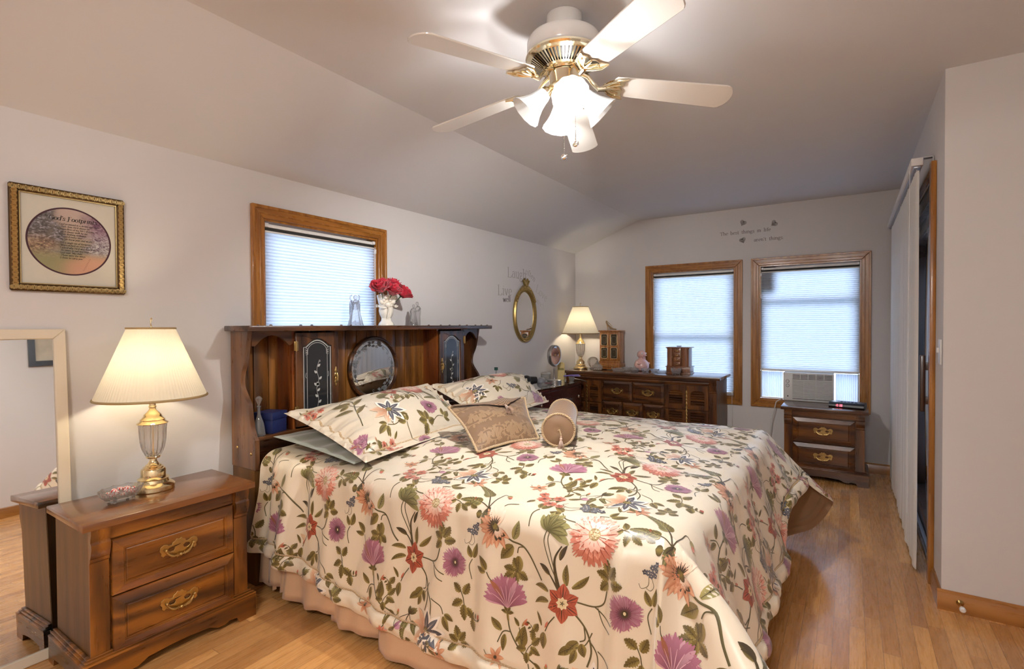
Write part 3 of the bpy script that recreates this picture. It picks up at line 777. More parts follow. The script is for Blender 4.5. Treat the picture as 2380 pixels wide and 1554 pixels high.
# ------------------------------------------------------------------ bookcase headboard
hbl = Vector((X0, 2.46, 0))
hb = thing('bookcase_headboard', 'dark pine bookcase headboard with round mirror and etched glass doors', 'headboard', hbl)
def HB():
    a = MB(); a.M = Matrix.Translation(-hbl); return a
XH = X0 + 0.027
YL, YR = 1.450, 3.425
a = HB(); a.cbox(XH, 1.415, 1.312, -2.512, 3.502, 1.341, 0.005); a.build('top', M['hb_y'], hb)
edge = [(-2.590, 1.3115), (-2.595, 1.28), (-2.612, 1.20), (-2.628, 1.144), (-2.655, 1.085), (-2.657, 1.025), (-2.625, 0.975), (-2.592, 0.93), (-2.580, 0.866), (-2.567, 0.808), (-2.540, 0.757), (-2.532, 0.74), (-2.532, 0.60)]
def smooth_edge(e, n=4):
    out = []
    P = [Vector((x, z, 0)) for x, z in e]
    for i in range(len(P) - 1):
        p0, p1, p2, p3 = P[max(i - 1, 0)], P[i], P[i + 1], P[min(i + 2, len(P) - 1)]
        for k in range(n):
            t = k / n
            q = 0.5 * ((2 * p1) + (p2 - p0) * t + (2 * p0 - 5 * p1 + 4 * p2 - p3) * t * t + (3 * p1 - p0 - 3 * p2 + p3) * t ** 3)
            out.append((q.x, q.y))
    return out + [e[-1]]
se = smooth_edge(edge)
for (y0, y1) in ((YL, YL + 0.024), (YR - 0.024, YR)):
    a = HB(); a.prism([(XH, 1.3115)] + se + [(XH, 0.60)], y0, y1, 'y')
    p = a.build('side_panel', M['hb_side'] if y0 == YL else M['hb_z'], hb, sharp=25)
    if y0 == YL:
        for (x, z) in ((-2.70, 0.70), (-2.57, 0.68)):
            a = HB(); a.ball((x, y0 - 0.001, z), (0.008, 0.004, 0.008), 10, 8); a.build('screw_cap', M['brassa'], p)
a = HB(); a.cbox(XH, YL + 0.002, 0.0, -2.545, YR - 0.002, 0.598, 0.004); a.build('lower_panel', M['side_z'], hb)
a = HB(); a.cbox(XH, YL + 0.0245, 0.74, -2.560, YR - 0.0245, 0.762, 0.003); a.box(-2.575, YL + 0.0245, 0.60, -2.565, YR - 0.0245, 0.7395); a.build('shelf', M['hb_y'], hb)
# tongue and groove back
a = HB(); y = YL + 0.026; k = 0
while y < YR - 0.03:
    w = min(0.088, YR - 0.027 - y)
    a.cbox(XH, y + 0.001, 0.763, XH + 0.016 + 0.002 * (k % 2), y + w - 0.002, 1.311, 0.004); y += 0.088; k += 1
a.build('back_planks', M['hb_back'], hb)
a = HB(); a.box(XH, YL + 0.0245, 0.762, XH - 0.003, YR - 0.0245, 1.311); a.build('back_board', M['dark'], hb, flat=True)
# scalloped valances over the open cubbies
for (y0, y1) in ((YL + 0.0245, 1.705), (3.215, YR - 0.0245)):
    a = HB(); n = 14; w = y1 - y0
    pts = [(y0, 1.3115)] + [(y0, 1.262)]
    for k in range(n + 1):
        t = k / n
        z = 1.238 + 0.052 * math.sin(PI * min(1, max(0, (t - 0.12) / 0.76))) ** 0.7 if 0.12 < t < 0.88 else 1.238 - 0.006 * math.sin(PI * (t / 0.12 if t <= 0.12 else (1 - t) / 0.12))
        pts.append((y0 + w * t, z))
    pts += [(y1, 1.3115)]
    a.prism(pts, -2.612, -2.594, 'x'); a.build('valance', M['hb_y'], hb, sharp=30)

M['etchglass'] = plain('smoked_glass', (0.022, 0.022, 0.024), 0.06, 0, .05, 10)
M['etch'] = plain('etched_line', (0.42, 0.42, 0.39), 0.6)
M['etchm'] = plain('etched_mirror_line', (0.16, 0.16, 0.165), 0.6)
# ------------------------------------------------------------------ stitched shapes: every motif is made of 2D ribbons
def _n2(x, y, seed=0):
    """smooth value noise on arrays, range -1..1"""
    xi = np.floor(x).astype(np.int64); yi = np.floor(y).astype(np.int64)
    fx = x - xi; fy = y - yi
    fx = fx * fx * (3 - 2 * fx); fy = fy * fy * (3 - 2 * fy)
    def h(a, b):
        n = (a * 374761393 + b * 668265263 + seed * 974711) & 0x7fffffff
        n = ((n ^ (n >> 13)) * 1274126177) & 0x7fffffff
        return ((n ^ (n >> 16)) & 0xffff) / 32767.5 - 1
    return (h(xi, yi) * (1 - fx) + h(xi + 1, yi) * fx) * (1 - fy) + (h(xi, yi + 1) * (1 - fx) + h(xi + 1, yi + 1) * fx) * fy

class Emb:
    """list of ribbons: spine points (N,2), half widths (N), colours left/mid/right (N,3), layer"""
    def __init__(s): s.r = []
    def rib(s, P, w, cl, cm=None, cr=None, lay=0):
        P = np.asarray(P, float); n = len(P)
        w = np.broadcast_to(np.asarray(w, float), (n,))
        def cc(c): return np.broadcast_to(np.asarray(c, float), (n, 3))
        cl = cc(cl); cm = cl if cm is None else cc(cm); cr = cl if cr is None else cc(cr)
        s.r.append((P, w, cl, cm, cr, lay)); return s
    def xf(s, cx, cy, ang=0.0, sc=1.0, flip=1, lay=0, mul=None):
        o = Emb(); c, q = math.cos(ang), math.sin(ang)
        for (P, w, a, b, d, l) in s.r:
            x = P[:, 0] * sc * flip; y = P[:, 1] * sc
            o.r.append((np.stack([cx + x * c - y * q, cy + x * q + y * c], 1), w * sc, a, b, d, l + lay))
        return o
    def __iadd__(s, o): s.r += o.r; return s
    def mesh(s):
        V = []; Cc = []; F = []; L = []; b = 0
        for (P, w, cl, cm, cr, lay) in s.r:
            n = len(P)
            t = np.gradient(P, axis=0); t /= (np.linalg.norm(t, axis=1)[:, None] + 1e-9)
            nn = np.stack([-t[:, 1], t[:, 0]], 1)
            V.append(np.stack([P + nn * w[:, None], P, P - nn * w[:, None]], 1).reshape(-1, 2))
            Cc.append(np.stack([cl, cm, cr], 1).reshape(-1, 3))
            L.append(np.full(n * 3, lay, float))
            i = np.arange(n - 1) * 3 + b
            F.append(np.stack([i, i + 1, i + 4, i + 3], 1)); F.append(np.stack([i + 1, i + 2, i + 5, i + 4], 1))
            b += n * 3
        return np.concatenate(V), np.concatenate(Cc), np.concatenate(F), np.concatenate(L)

def cat(P, n=6):
    """smooth curve through points"""
    P = [np.array(p, float) for p in P]; out = []
    for i in range(len(P) - 1):
        p0, p1, p2, p3 = P[max(i - 1, 0)], P[i], P[i + 1], P[min(i + 2, len(P) - 1)]
        for k in range(n):
            t = k / n
            out.append(0.5 * ((2 * p1) + (p2 - p0) * t + (2 * p0 - 5 * p1 + 4 * p2 - p3) * t * t + (3 * p1 - p0 - 3 * p2 + p3) * t ** 3))
    out.append(P[-1]); return np.array(out)

OLI, OLD, OLL = lin((130, 112, 54)), lin((70, 58, 30)), lin((166, 150, 86))
SAGE, SAGD = lin((160, 152, 96)), lin((92, 84, 46))
REDF, REDD = lin((190, 92, 64)), lin((128, 50, 30))
COR, CORD, CREAM = lin((218, 132, 108)), lin((150, 66, 44)), lin((238, 226, 208))
MAU, MAUD, MAUL = lin((174, 112, 134)), lin((112, 60, 80)), lin((206, 160, 174))
NAVY, NAVL = lin((72, 73, 82)), lin((114, 116, 124))
PEA, PEAD = lin((230, 182, 146)), lin((168, 104, 68))
STEM = lin((92, 84, 50)); BEIGE = lin((206, 184, 136)); DK = lin((60, 48, 34))
mixc = lambda a, b, t: np.asarray(a)[None, :] * (1 - np.asarray(t)[:, None]) + np.asarray(b)[None, :] * np.asarray(t)[:, None]
rr = random.Random(3)

def petal(e, c, ang, L, W, cin, cout, edge=None, bend=0.0, n=7, r0=0.0, lay=1, pw=0.9, mid=None):
    t = np.linspace(0, 1, n)
    a = ang + bend * t
    x = c[0] + (r0 + L * t) * np.cos(a); y = c[1] + (r0 + L * t) * np.sin(a)
    w = W * np.sin(PI * np.clip(t, 0.02, 0.985) ** pw) ** 0.8 + 0.0004
    cm = mixc(cin, cout, t); ce = cm if edge is None else mixc(cin, edge, t)
    e.rib(np.stack([x, y], 1), w, ce, cm if mid is None else mixc(mid, cm[-1], t), ce, lay)
def leaf(e, c, ang, L, W, col=OLI, dark=OLD, lite=OLL, bend=0.3, lay=0, teeth=0):
    n = 8 if not teeth else 2 * teeth + 3
    t = np.linspace(0, 1, n)
    a = ang + bend * (t - 0.3)
    dx = np.cumsum(np.cos(a)) / n * L; dy = np.cumsum(np.sin(a)) / n * L
    w = W * np.sin(PI * np.clip(t, 0.03, 1.0) ** 0.75) ** 0.85 + 0.0005; w[-1] = 0.0003
    if teeth: w = w * np.where(np.arange(n) % 2 == 0, 0.80, 1.12); w[-1] = 0.0003
    P = np.stack([c[0] + dx, c[1] + dy], 1)
    s1 = mixc(lite, col, t); s2 = mixc(col, dark, t * 0.6)
    e.rib(P, w, s1, mixc(mixc(col, dark, np.full(n, .30))[0], mixc(col, dark, np.full(n, .5))[0], t), s2, lay)
    e.rib(P[:-1], np.maximum(w[:-1] * .06, .0006), dark, lay=lay + 1)
    for k in range(1, 5):   # veins
        i = int(k * (n - 1) / 6) + 1
        for sg in (1, -1):
            d = np.array([math.cos(a[i] + sg * 0.7), math.sin(a[i] + sg * 0.7)]) * w[i] * 0.95
            e.rib(np.stack([P[i], P[i] + d * 0.5, P[i] + d]), [0.0007, 0.0005, 0.0002], dark, lay=lay + 1)
def stem(e, pts, w=0.0022, col=STEM, w1=None, lay=0, n=7):
    P = cat(pts, n); w1 = w if w1 is None else w1
    e.rib(P, np.linspace(w, w1, len(P)), np.asarray(col) * 1.25, col, np.asarray(col) * 0.7, lay)
def disc(e, c, rx, ry, col, dark=None, lay=3, ang=0):
    t = np.linspace(-1, 1, 7); ca, sa = math.cos(ang), math.sin(ang)
    P = np.stack([c[0] + t * rx * ca, c[1] + t * rx * sa], 1)
    dk = col if dark is None else dark
    e.rib(P, ry * np.sqrt(np.clip(1 - t * t, 0.01, 1)), dk, col, dk, lay)
def dots(e, c, R, n, r, col, lay=5, seed=1):
    q = random.Random(seed)
    for k in range(n):
        a = q.random() * 2 * PI; d = R * math.sqrt(q.random())
        disc(e, (c[0] + d * math.cos(a), c[1] + d * math.sin(a)), r, r, col, lay=lay)

def m_star(R=0.056):
    e = Emb()
    for k in range(6):
        a = PI / 2 + k * PI / 3 + 0.06 * math.sin(k * 5)
        petal(e, (0, 0), a, R * (1.05 if k % 3 == 0 else 0.95), R * 0.36, REDD, REDF, np.asarray(REDF) * 0.85, lay=1, mid=REDF)
        petal(e, (0, 0), a, R * 0.8, R * 0.035, DK, REDD, lay=2, r0=R * 0.2, n=4)
        for s in (-1, 1): petal(e, (0, 0), a + s * 0.22, R * 0.55, R * 0.02, REDD, REDD, lay=2, r0=R * 0.28, n=3)
    for k in range(8): petal(e, (0, 0), k * PI / 4, R * 0.34, R * 0.12, BEIGE, lin((226, 206, 168)), lay=3, n=4)
    for k in range(5): petal(e, (0, 0), k * 1.26, R * 0.14, R * 0.02, OLD, OLD, lay=4, n=3)
    return e
def m_peony(R=0.085):
    e = Emb(); q = random.Random(11)
    PK = lin((236, 176, 156))
    for k in range(20):
        a = k * 2 * PI / 20; low = a > PI
        petal(e, (0, 0), a, R * .93, R * .20, COR, PK if not low else np.asarray(COR) * .85, None, lay=1, n=6, pw=1.3)
    for k in range(64):
        a = k * 2 * PI / 64 + q.uniform(-.05, .05); low = math.sin(a) < -.2
        petal(e, (0, 0), a, R * q.uniform(.88, 1.06), R * .05, COR, CREAM if (not low and q.random() < .45) else (PK if not low else np.asarray(COR) * .72), None, bend=q.uniform(-.2, .2), lay=2, n=5, pw=1.5, r0=R * .02)
    for k in range(22):
        a = k * 2 * PI / 22 + .1; low = math.sin(a) < -.2
        petal(e, (0, .004), a, R * q.uniform(.60, .80), R * .15, CORD if low else COR, COR, CREAM if q.random() < .5 else PK, bend=q.uniform(-.3, .3), lay=3, n=6, pw=1.2)
        petal(e, (0, .004), a + .14, R * .72, R * .013, CORD, CORD, lay=4, r0=R * .16, n=3)
    for k in range(12):
        a = .5 + k * 2 * PI / 12
        petal(e, (0, .006), a, R * .58, R * .14, CREAM, CREAM if math.sin(a + .6) > -.2 else PK, PK, lay=5, n=5, pw=1.2)
        petal(e, (0, .006), a + .2, R * .44, R * .008, COR, COR, lay=6, r0=R * .1, n=3)
    disc(e, (0, .008), R * .24, R * .22, BEIGE, lin((170, 146, 100)), 7)
    dots(e, (0, .008), R * .2, 22, R * .026, lin((232, 218, 180)), 8)
    dots(e, (0, .008), R * .2, 12, R * .018, lin((130, 104, 62)), 8, 4)
    return e
def m_daisy(R=0.052):
    e = Emb(); q = random.Random(5)
    for k in range(6):
        a = k * 1.047 + .3; petal(e, (0, 0), a, R * .95, R * .34, MAUD, MAU, MAU, lay=1, n=6, pw=1.5)
    for k in range(72):
        a = k * 2 * PI / 72 + q.uniform(-.04, .04)
        L = R * (.84 + .22 * abs(math.cos(1.5 * a + .3))) * q.uniform(.92, 1.05)
        petal(e, (0, 0), a, L, R * .042, MAUD, MAU if k % 3 else np.asarray(MAU) * .85, MAUL if q.random() < .35 else None, bend=q.uniform(.0, .2), lay=2 + k % 2, n=5, pw=1.6)
    for k in range(22): petal(e, (0, 0), k * .2856, R * .42, R * .035, DK, MAUD, lay=4, n=4)
    disc(e, (0, 0), R * .17, R * .20, DK, OLD, 5)
    disc(e, (0, .001), R * .07, R * .10, lin((214, 200, 160)), None, 6)
    return e
def m_thistle(R=0.10):
    e = Emb(); q = random.Random(8)
    for k in range(30):
        t = k / 29.0
        a = PI / 2 + 0.95 - 1.75 * t
        L = R * (0.86 + 0.26 * math.sin(PI * t)) * q.uniform(.93, 1.05)
        c = PEAD if k % 9 == 8 and t < .4 else (MAUL if k % 4 == 0 else MAU)
        petal(e, (0, 0), a, L, R * 0.085, MAUD if k % 3 else MAU, c, bend=(-.28 + .56 * t) * -1.2, lay=1 + k % 3, n=7, pw=1.9)
    for k in range(7):
        a = PI / 2 + 0.7 - 1.3 * k / 6.0
        petal(e, (0, 0), a, R * 0.75, R * 0.008, MAUL, lin((216, 170, 180)), bend=.2 - .06 * k, lay=4, n=6)
    for a in (0.5, 1.2, 1.95, 2.6): leaf(e, (0, -0.016), a, R * 0.28, R * 0.06, bend=.9 if a > 1.57 else -.9, lay=5)
    stem(e, [(0, 0.004), (0.0, -0.02), (0.002, -0.035)], 0.004, OLI, lay=4)
    return e
def m_sun(R=0.078):
    e = Emb(); q = random.Random(21)
    for k in range(15):
        a = PI * 0.36 + k * (PI * 1.45) / 14
        wh = a < PI * 0.75
        petal(e, (0, 0), a, R * q.uniform(.8, 1.05), R * 0.15, PEAD if not wh else PEA, CREAM if wh else PEA, lin((196, 128, 92)) if not wh else CREAM, bend=q.uniform(-.2, .2), lay=1 + k % 2)
        petal(e, (0, 0), a + .1, R * 0.45, R * 0.016, DK, DK, lay=3, n=4)
        petal(e, (0, 0), a - .1, R * 0.36, R * 0.014, DK, OLD, lay=3, n=4)
    for k in range(4): petal(e, (0.006, -0.006), -0.2 - k * .38, R * 0.42, R * 0.11, CREAM, PEA, PEAD, lay=4)
    disc(e, (0, 0), R * 0.13, R * 0.26, OLI, DK, 5, 0.9)
    for a in (-.3, -1.1, -1.7): leaf(e, (0.012, -0.016), a, R * .4, R * .1, OLD, DK, OLI, lay=3)
    return e
def m_spray(R=0.10):
    e = Emb()
    stem(e, [(-.01, .05), (0.0, 0.02), (0.004, -0.01), (0.03, -0.045), (0.06, -0.05)], 0.0018)
    for (c, a, L) in (((-.008, .035), 2.3, .045), ((0.0, .03), .9, .05), ((.0, .01), 3.5, .055), ((.002, .0), 4.6, .06), ((.008, -.012), 5.4, .055), ((.035, -.045), 4.8, .045)):
        leaf(e, c, a, L * R / .1, 0.0145 * R / .1, OLI, OLD, OLL, bend=.25, teeth=5)
    for (c, a) in (((.03, -.042), .9), ((.05, -.048), 1.3), ((.06, -.05), .5)): leaf(e, c, a, .022, .004)
    petal(e, (.066, -.042), 1.0, .02, .006, REDD, REDF); 
    return e
def m_lotus(R=0.085):
    e = Emb()
    for k, (a, cw) in enumerate(((1.57, 1), (0.85, 1), (0.1, 1), (-.65, 1), (-1.35, 1), (-2.1, 0), (2.35, 2), (3.1, 2), (3.85, 2))):
        if cw == 2:
            petal(e, (0, 0), a, R, R * .24, PEAD, PEA, lin((236, 214, 184)), lay=1)
        else:
            petal(e, (0, 0), a, R, R * .22, CREAM, lin((236, 232, 224)), CREAM, lay=1)
            petal(e, (0, 0), a, R * .82, R * .12, NAVY, NAVL if k % 2 else NAVY, NAVY, lay=2)
            petal(e, (0, 0), a, R * .6, R * .012, CREAM, NAVL, lay=3, n=4)
    disc(e, (0, 0), R * .18, R * .17, OLI, OLD, 4); dots(e, (0, 0), R * .15, 14, R * .022, SAGE, 5)
    for a in (-.9, -1.5, -2.2): leaf(e, (R * .2 * math.cos(a), R * .3 * math.sin(a)), a, R * .8, R * .13, lay=0)
    return e
def m_fan(R=0.085):
    e = Emb()
    for k in range(9):
        a = PI / 2 + 1.35 - 2.5 * k / 8.0
        petal(e, (0, 0), a, R * (.72 + .28 * (k / 8.0)) * (1 - .12 * (k % 2)), R * .15, SAGD, SAGE, SAGD if k % 2 else SAGE, bend=-.35, lay=1 + k % 2, pw=1.25)
        petal(e, (0, 0), a, R * .7, R * .012, SAGD, SAGD, bend=-.3, lay=4, n=5)
    return e
def m_rose(R=0.075):
    e = Emb()
    for (c, a, L) in (((0, 0), 2.5, .05), ((0, .012), 1.6, .055), ((0, .004), .75, .05), ((-.004, -.006), 3.6, .045), ((.004, -.004), -.3, .042)):
        leaf(e, c, a, L * R / .075, .0155 * R / .075, OLI, OLD, OLL, bend=.2, teeth=5)
    return e
def m_acanth(R=0.12, sg=1):
    e = Emb()
    stem(e, [(0, -.05), (-.004, 0), (-.02, .05), (-.05, .09)], .003, OLD, .001)
    stem(e, [(0, -.05), (-.03, -.02), (-.08, .0)], .002, OLD, .001); stem(e, [(0, -.05), (.03, .0), (.045, .03), (.06, .02)], .002, OLD, .0012)
    def lobed(P, L0):
        P = cat(P, 4); n = len(P)
        for i in range(1, n):
            t = i / (n - 1); l = L0 * (1 - .55 * t)
            d = P[i] - P[i - 1]; a = math.atan2(d[1], d[0])
            for s in (1, -1): leaf(e, P[i - 1], a + s * (.75 - .3 * t), l, l * .22, SAGE if s > 0 else OLI, SAGD, OLL, bend=s * -.25)
        leaf(e, P[-1], a, L0 * .6, L0 * .14, SAGE, SAGD, OLL)
    lobed([(-.006, .01), (-.024, .055), (-.055, .095)], .038)
    lobed([(-.03, -.02), (-.07, -.004), (-.10, .002)], .032)
    for k in range(7):
        a = -PI / 2 - .75 + 1.1 * k / 6.0
        petal(e, (0.004, -.048), a, .055 + .02 * math.sin(k), .009, OLD, SAGE, SAGD, lay=1 + k % 2)
        petal(e, (0.004, -.048), a, .05, .0012, DK, DK, lay=3, n=4)
    petal(e, (.062, .022), -1.2, .032, .009, OLI, OLL, lay=2); petal(e, (.068, .004), -1.2, .02, .007, REDF, COR, lay=3)
    return e
def m_blue(R=0.055):
    e = Emb(); q = random.Random(2)
    for k in range(13):
        a = q.random() * 6.3; d = R * q.uniform(.2, .8)
        c = (d * math.cos(a), d * .7 * math.sin(a))
        for j in range(5): petal(e, c, j * 1.257 + k, R * .26, R * .10, NAVY, NAVL if k % 3 else NAVY, lay=1 + k % 3, n=4)
        disc(e, c, R * .04, R * .04, CREAM, lay=5)
    stem(e, [(-R * .6, -R * .1), (-R * 1.3, -R * .5), (-R * 1.9, -R * .2), (-R * 1.7, R * .2)], .0012, SAGD)
    stem(e, [(-R * .5, -R * .3), (-R * 1.0, -R * .9), (-R * 1.5, -R * .9), (-R * 1.6, -R * .5)], .0012, SAGD)
    return e
def m_coral(R=0.05):
    e = Emb()
    for j, (c, s) in enumerate((((0, 0), 1), ((R * 1.1, R * .35), .9), ((R * .7, -R * .9), .95), ((-R * .3, R * .9), .7), ((R * 1.5, -R * 1.2), .6))):
        for k in range(9):
            petal(e, c, k * .698 + j, R * .62 * s, R * .17 * s, CORD, COR if k % 3 else lin((206, 104, 70)), CREAM if k % 4 == 0 else None, lay=1 + j % 2, n=5)
        disc(e, c, R * .12 * s, R * .12 * s, DK, REDD, 4)
    leaf(e, (R * 1.2, R * .9), .9, R * 1.1, R * .16); leaf(e, (R * 1.6, R * .5), .3, R * 1.2, R * .16); leaf(e, (-R * .5, -R * .4), 4.0, R * .9, R * .15)
    return e
def m_small(R=0.045):
    e = Emb()
    for k in range(6): petal(e, (0, 0), k * 1.047 + .3, R * (1 if k % 2 else .8), R * .17, PEAD, PEA, lin((206, 150, 112)), lay=1)
    disc(e, (0, 0), R * .14, R * .14, OLD, DK, 3); stem(e, [(0, 0), (.01, .03), (.03, .04)], .0014)
    return e
MOT = dict(star=m_star(), peony=m_peony(), daisy=m_daisy(), thistle=m_thistle(), sun=m_sun(), spray=m_spray(), lotus=m_lotus(), fan=m_fan(), rose=m_rose(), acanth=m_acanth(), blue=m_blue(), coral=m_coral(), small=m_small())

def vine_star():
    """star flower with its arching stems and curled leaves"""
    e = Emb()
    stem(e, [(-.012, .03), (-.03, .085), (-.035, .13), (-.015, .17)], .007, OLD, .002)
    stem(e, [(-.012, .03), (-.05, .075), (-.085, .085)], .0035, OLD, .0015); leaf(e, (-.045, .07), 2.6, .06, .009, OLD, DK, OLI, bend=.5)
    stem(e, [(-.02, .06), (-.06, .12), (-.085, .17), (-.075, .215)], .0018); stem(e, [(-.022, .07), (-.05, .13), (-.07, .18), (-.062, .215)], .0018)
    leaf(e, (.012, .045), 1.75, .075, .010, bend=-.5); leaf(e, (.016, .045), .6, .085, .010, bend=.5); leaf(e, (-.018, .12), 1.3, .06, .008, OLD, DK, OLI, bend=-.5)
    leaf(e, (-.045, .018), 2.9, .07, .009, bend=.9); leaf(e, (-.04, -.008), 3.3, .075, .009, bend=.9)
    stem(e, [(.045, .012), (.10, .012), (.13, .03), (.14, .07)], .0024); stem(e, [(.10, .012), (.13, -.005), (.165, -.02)], .002); stem(e, [(.11, .01), (.13, -.03), (.16, -.045)], .0018)
    stem(e, [(.03, -.015), (.075, -.06), (.095, -.12), (.085, -.17)], .0028); stem(e, [(.085, -.09), (.115, -.13), (.118, -.19)], .0022)
    stem(e, [(.07, -.055), (.075, -.09), (.06, -.10)], .002); leaf(e, (.062, -.098), 3.9, .065, .016, bend=.5); leaf(e, (.065, -.10), 4.9, .045, .012)
    stem(e, [(-.022, -.045), (-.045, -.075), (-.06, -.105)], .002); petal(e, (-.048, -.07), 4.2, .028, .004, COR, REDF); leaf(e, (-.06, -.105), 4.5, .06, .015, bend=.5); leaf(e, (-.075, -.10), 2.0, .05, .006)
    e += MOT['star'].xf(0, 0, lay=3); return e
VSTAR = vine_star()
def vine_sun():
    e = Emb()
    stem(e, [(.03, -.02), (.07, -.035), (.12, -.045), (.17, -.10), (.20, -.13)], .003); stem(e, [(.12, -.045), (.10, -.05), (.095, -.07)], .002)
    leaf(e, (.07, -.035), 1.2, .075, .016, SAGE, OLD, OLL, bend=.5); leaf(e, (.085, -.045), 3.9, .08, .021, OLI, OLD, OLL, bend=.3); leaf(e, (.10, -.07), 4.7, .075, .017, OLI, OLD, OLL, bend=-.2)
    stem(e, [(-.02, .02), (-.05, .035), (-.075, .03)], .0014); disc(e, (-.085, .027), .012, .016, OLI, OLD, 2)
    stem(e, [(.0, .06), (.02, .085), (.06, .095)], .0014)
    e += MOT['sun'].xf(0, 0, lay=3); return e
VSUN = vine_sun()
def vine_thistle():
    e = Emb()
    stem(e, [(.0, -.03), (.01, -.07), (.05, -.12), (.10, -.15)], .0026); stem(e, [(.01, -.07), (-.02, -.075), (-.04, -.11)], .002); leaf(e, (-.02, -.075), 2.4, .06, .012, bend=-.4); leaf(e, (-.01, -.075), 4.5, .06, .011)
    leaf(e, (.055, -.12), 1.5, .08, .02, OLI, OLD, OLL, bend=-.4); leaf(e, (.075, -.135), .9, .05, .006); leaf(e, (.03, -.10), 1.0, .035, .006, bend=-.8)
    stem(e, [(.045, -.05), (.05, -.085), (.055, -.11)], .0014); leaf(e, (.045, -.05), 2.1, .035, .007); petal(e, (.055, -.045), .9, .035, .004, OLI, COR)
    e += MOT['thistle'].xf(0, 0, lay=3); return e
VTH = vine_thistle()

TU, TV = 0.66, 0.69
def tile():
    e = Emb()
    e += VSTAR.xf(0, 0)
    e += MOT['fan'].xf(-.075, .20, -.35, lay=3)
    e += MOT['peony'].xf(.085, .215, lay=4)
    e += MOT['daisy'].xf(.205, -.025 + .055, .2, lay=3)
    e += MOT['rose'].xf(.15, .105, .3, lay=2)
    e += VTH.xf(-.215, -.085, .1)
    e += VSUN.xf(-.285, .175)
    e += MOT['spray'].xf(.255, -.10, .15, lay=1)
    e += MOT['lotus'].xf(.105, -.235, lay=4)
    e += MOT['acanth'].xf(.305, .300, .35, 1.05, lay=1)
    e += MOT['blue'].xf(.02, .345, 0, lay=3)
    e += MOT['coral'].xf(-.17, .355, .2, .95, lay=2)
    e += MOT['small'].xf(.17, .40, .3, lay=2)
    e += MOT['rose'].xf(-.19, .045, 2.2, .95, lay=1); e += MOT['rose'].xf(.02, -.335, 1.2, .9, lay=1)
    e += MOT['acanth'].xf(-.015, .455, 2.6, .62, lay=1); e += MOT['spray'].xf(-.115, -.17, 2.4, .8, 1, 1)
    e += MOT['spray'].xf(.20, .245, 1.1, .75, 1, 1); e += MOT['blue'].xf(.275, .165, 1, .6, lay=2)
    e += MOT['small'].xf(-.245, -.245, 1.9, .9, lay=2); e += MOT['rose'].xf(.245, -.235, .2, .85, lay=1)
    for (x, y, an) in ((-.14, .27, 1.0), (.05, -.12, 3.6), (-.30, .02, 2.2), (.10, .31, .4), (.17, -.16, 5.2), (-.05, .27, 2.4), (.28, .06, 1.2), (-.13, -.30, 4.2)):
        leaf(e, (x, y), an, .062, .013, bend=.5); leaf(e, (x, y), an + .9, .05, .010, bend=-.4); stem(e, [(x, y), (x - .03 * math.cos(an), y - .03 * math.sin(an)), (x - .07 * math.cos(an + .4), y - .07 * math.sin(an + .4))], .0018)
    q = Emb(); petal(q, (0, 0), .2, .04, .008, MAU, MAUL); petal(q, (0, 0), .8, .03, .006, MAUD, MAU); stem(q, [(0, 0), (-.01, .03), (.01, .05)], .0014); leaf(q, (-.01, .03), 2.6, .04, .007)
    e += q.xf(-.06, -.27, 0)
    return e
TILE = tile()

def emb_object(name, emb, surf, mat, parent, base=0.0012, step=0.00025, keep=None):
    """lay the ribbons on surf(u, v) -> (points, normals)"""
    V, Cc, F, L = emb.mesh()
    P, N = surf(V[:, 0], V[:, 1])
    Q = P + N * (base + L * step)[:, None]
    if keep is not None:
        ok = keep(V[:, 0], V[:, 1]); F = F[ok[F].all(1)]
        used = np.zeros(len(Q), bool); used[F.ravel()] = True
        idx = np.cumsum(used) - 1; Q = Q[used]; Cc = Cc[used]; F = idx[F]
    return Q, Cc, F

def raw_mesh(name, V, F, mat, parent=None, cols=None, smooth=True):
    me = bpy.data.meshes.new(name)
    me.from_pydata(V.tolist(), [], F.tolist() if hasattr(F, 'tolist') else F)
    me.materials.append(mat)
    if cols is not None:
        at = me.color_attributes.new('Col', 'FLOAT_COLOR', 'POINT')
        at.data.foreach_set('color', np.concatenate([cols, np.ones((len(cols), 1))], 1).astype(np.float32).ravel())
    if smooth: me.polygons.foreach_set('use_smooth', [True] * len(me.polygons))
    me.update()
    o = bpy.data.objects.new(name, me); C.objects.link(o)
    if parent is not None: o.parent = parent
    return o

def grid_faces(nu, nv, off=0):
    i, j = np.meshgrid(np.arange(nu - 1), np.arange(nv - 1), indexing='ij')
    a = (i * nv + j).ravel() + off
    return np.stack([a, a + nv, a + nv + 1, a + 1], 1)
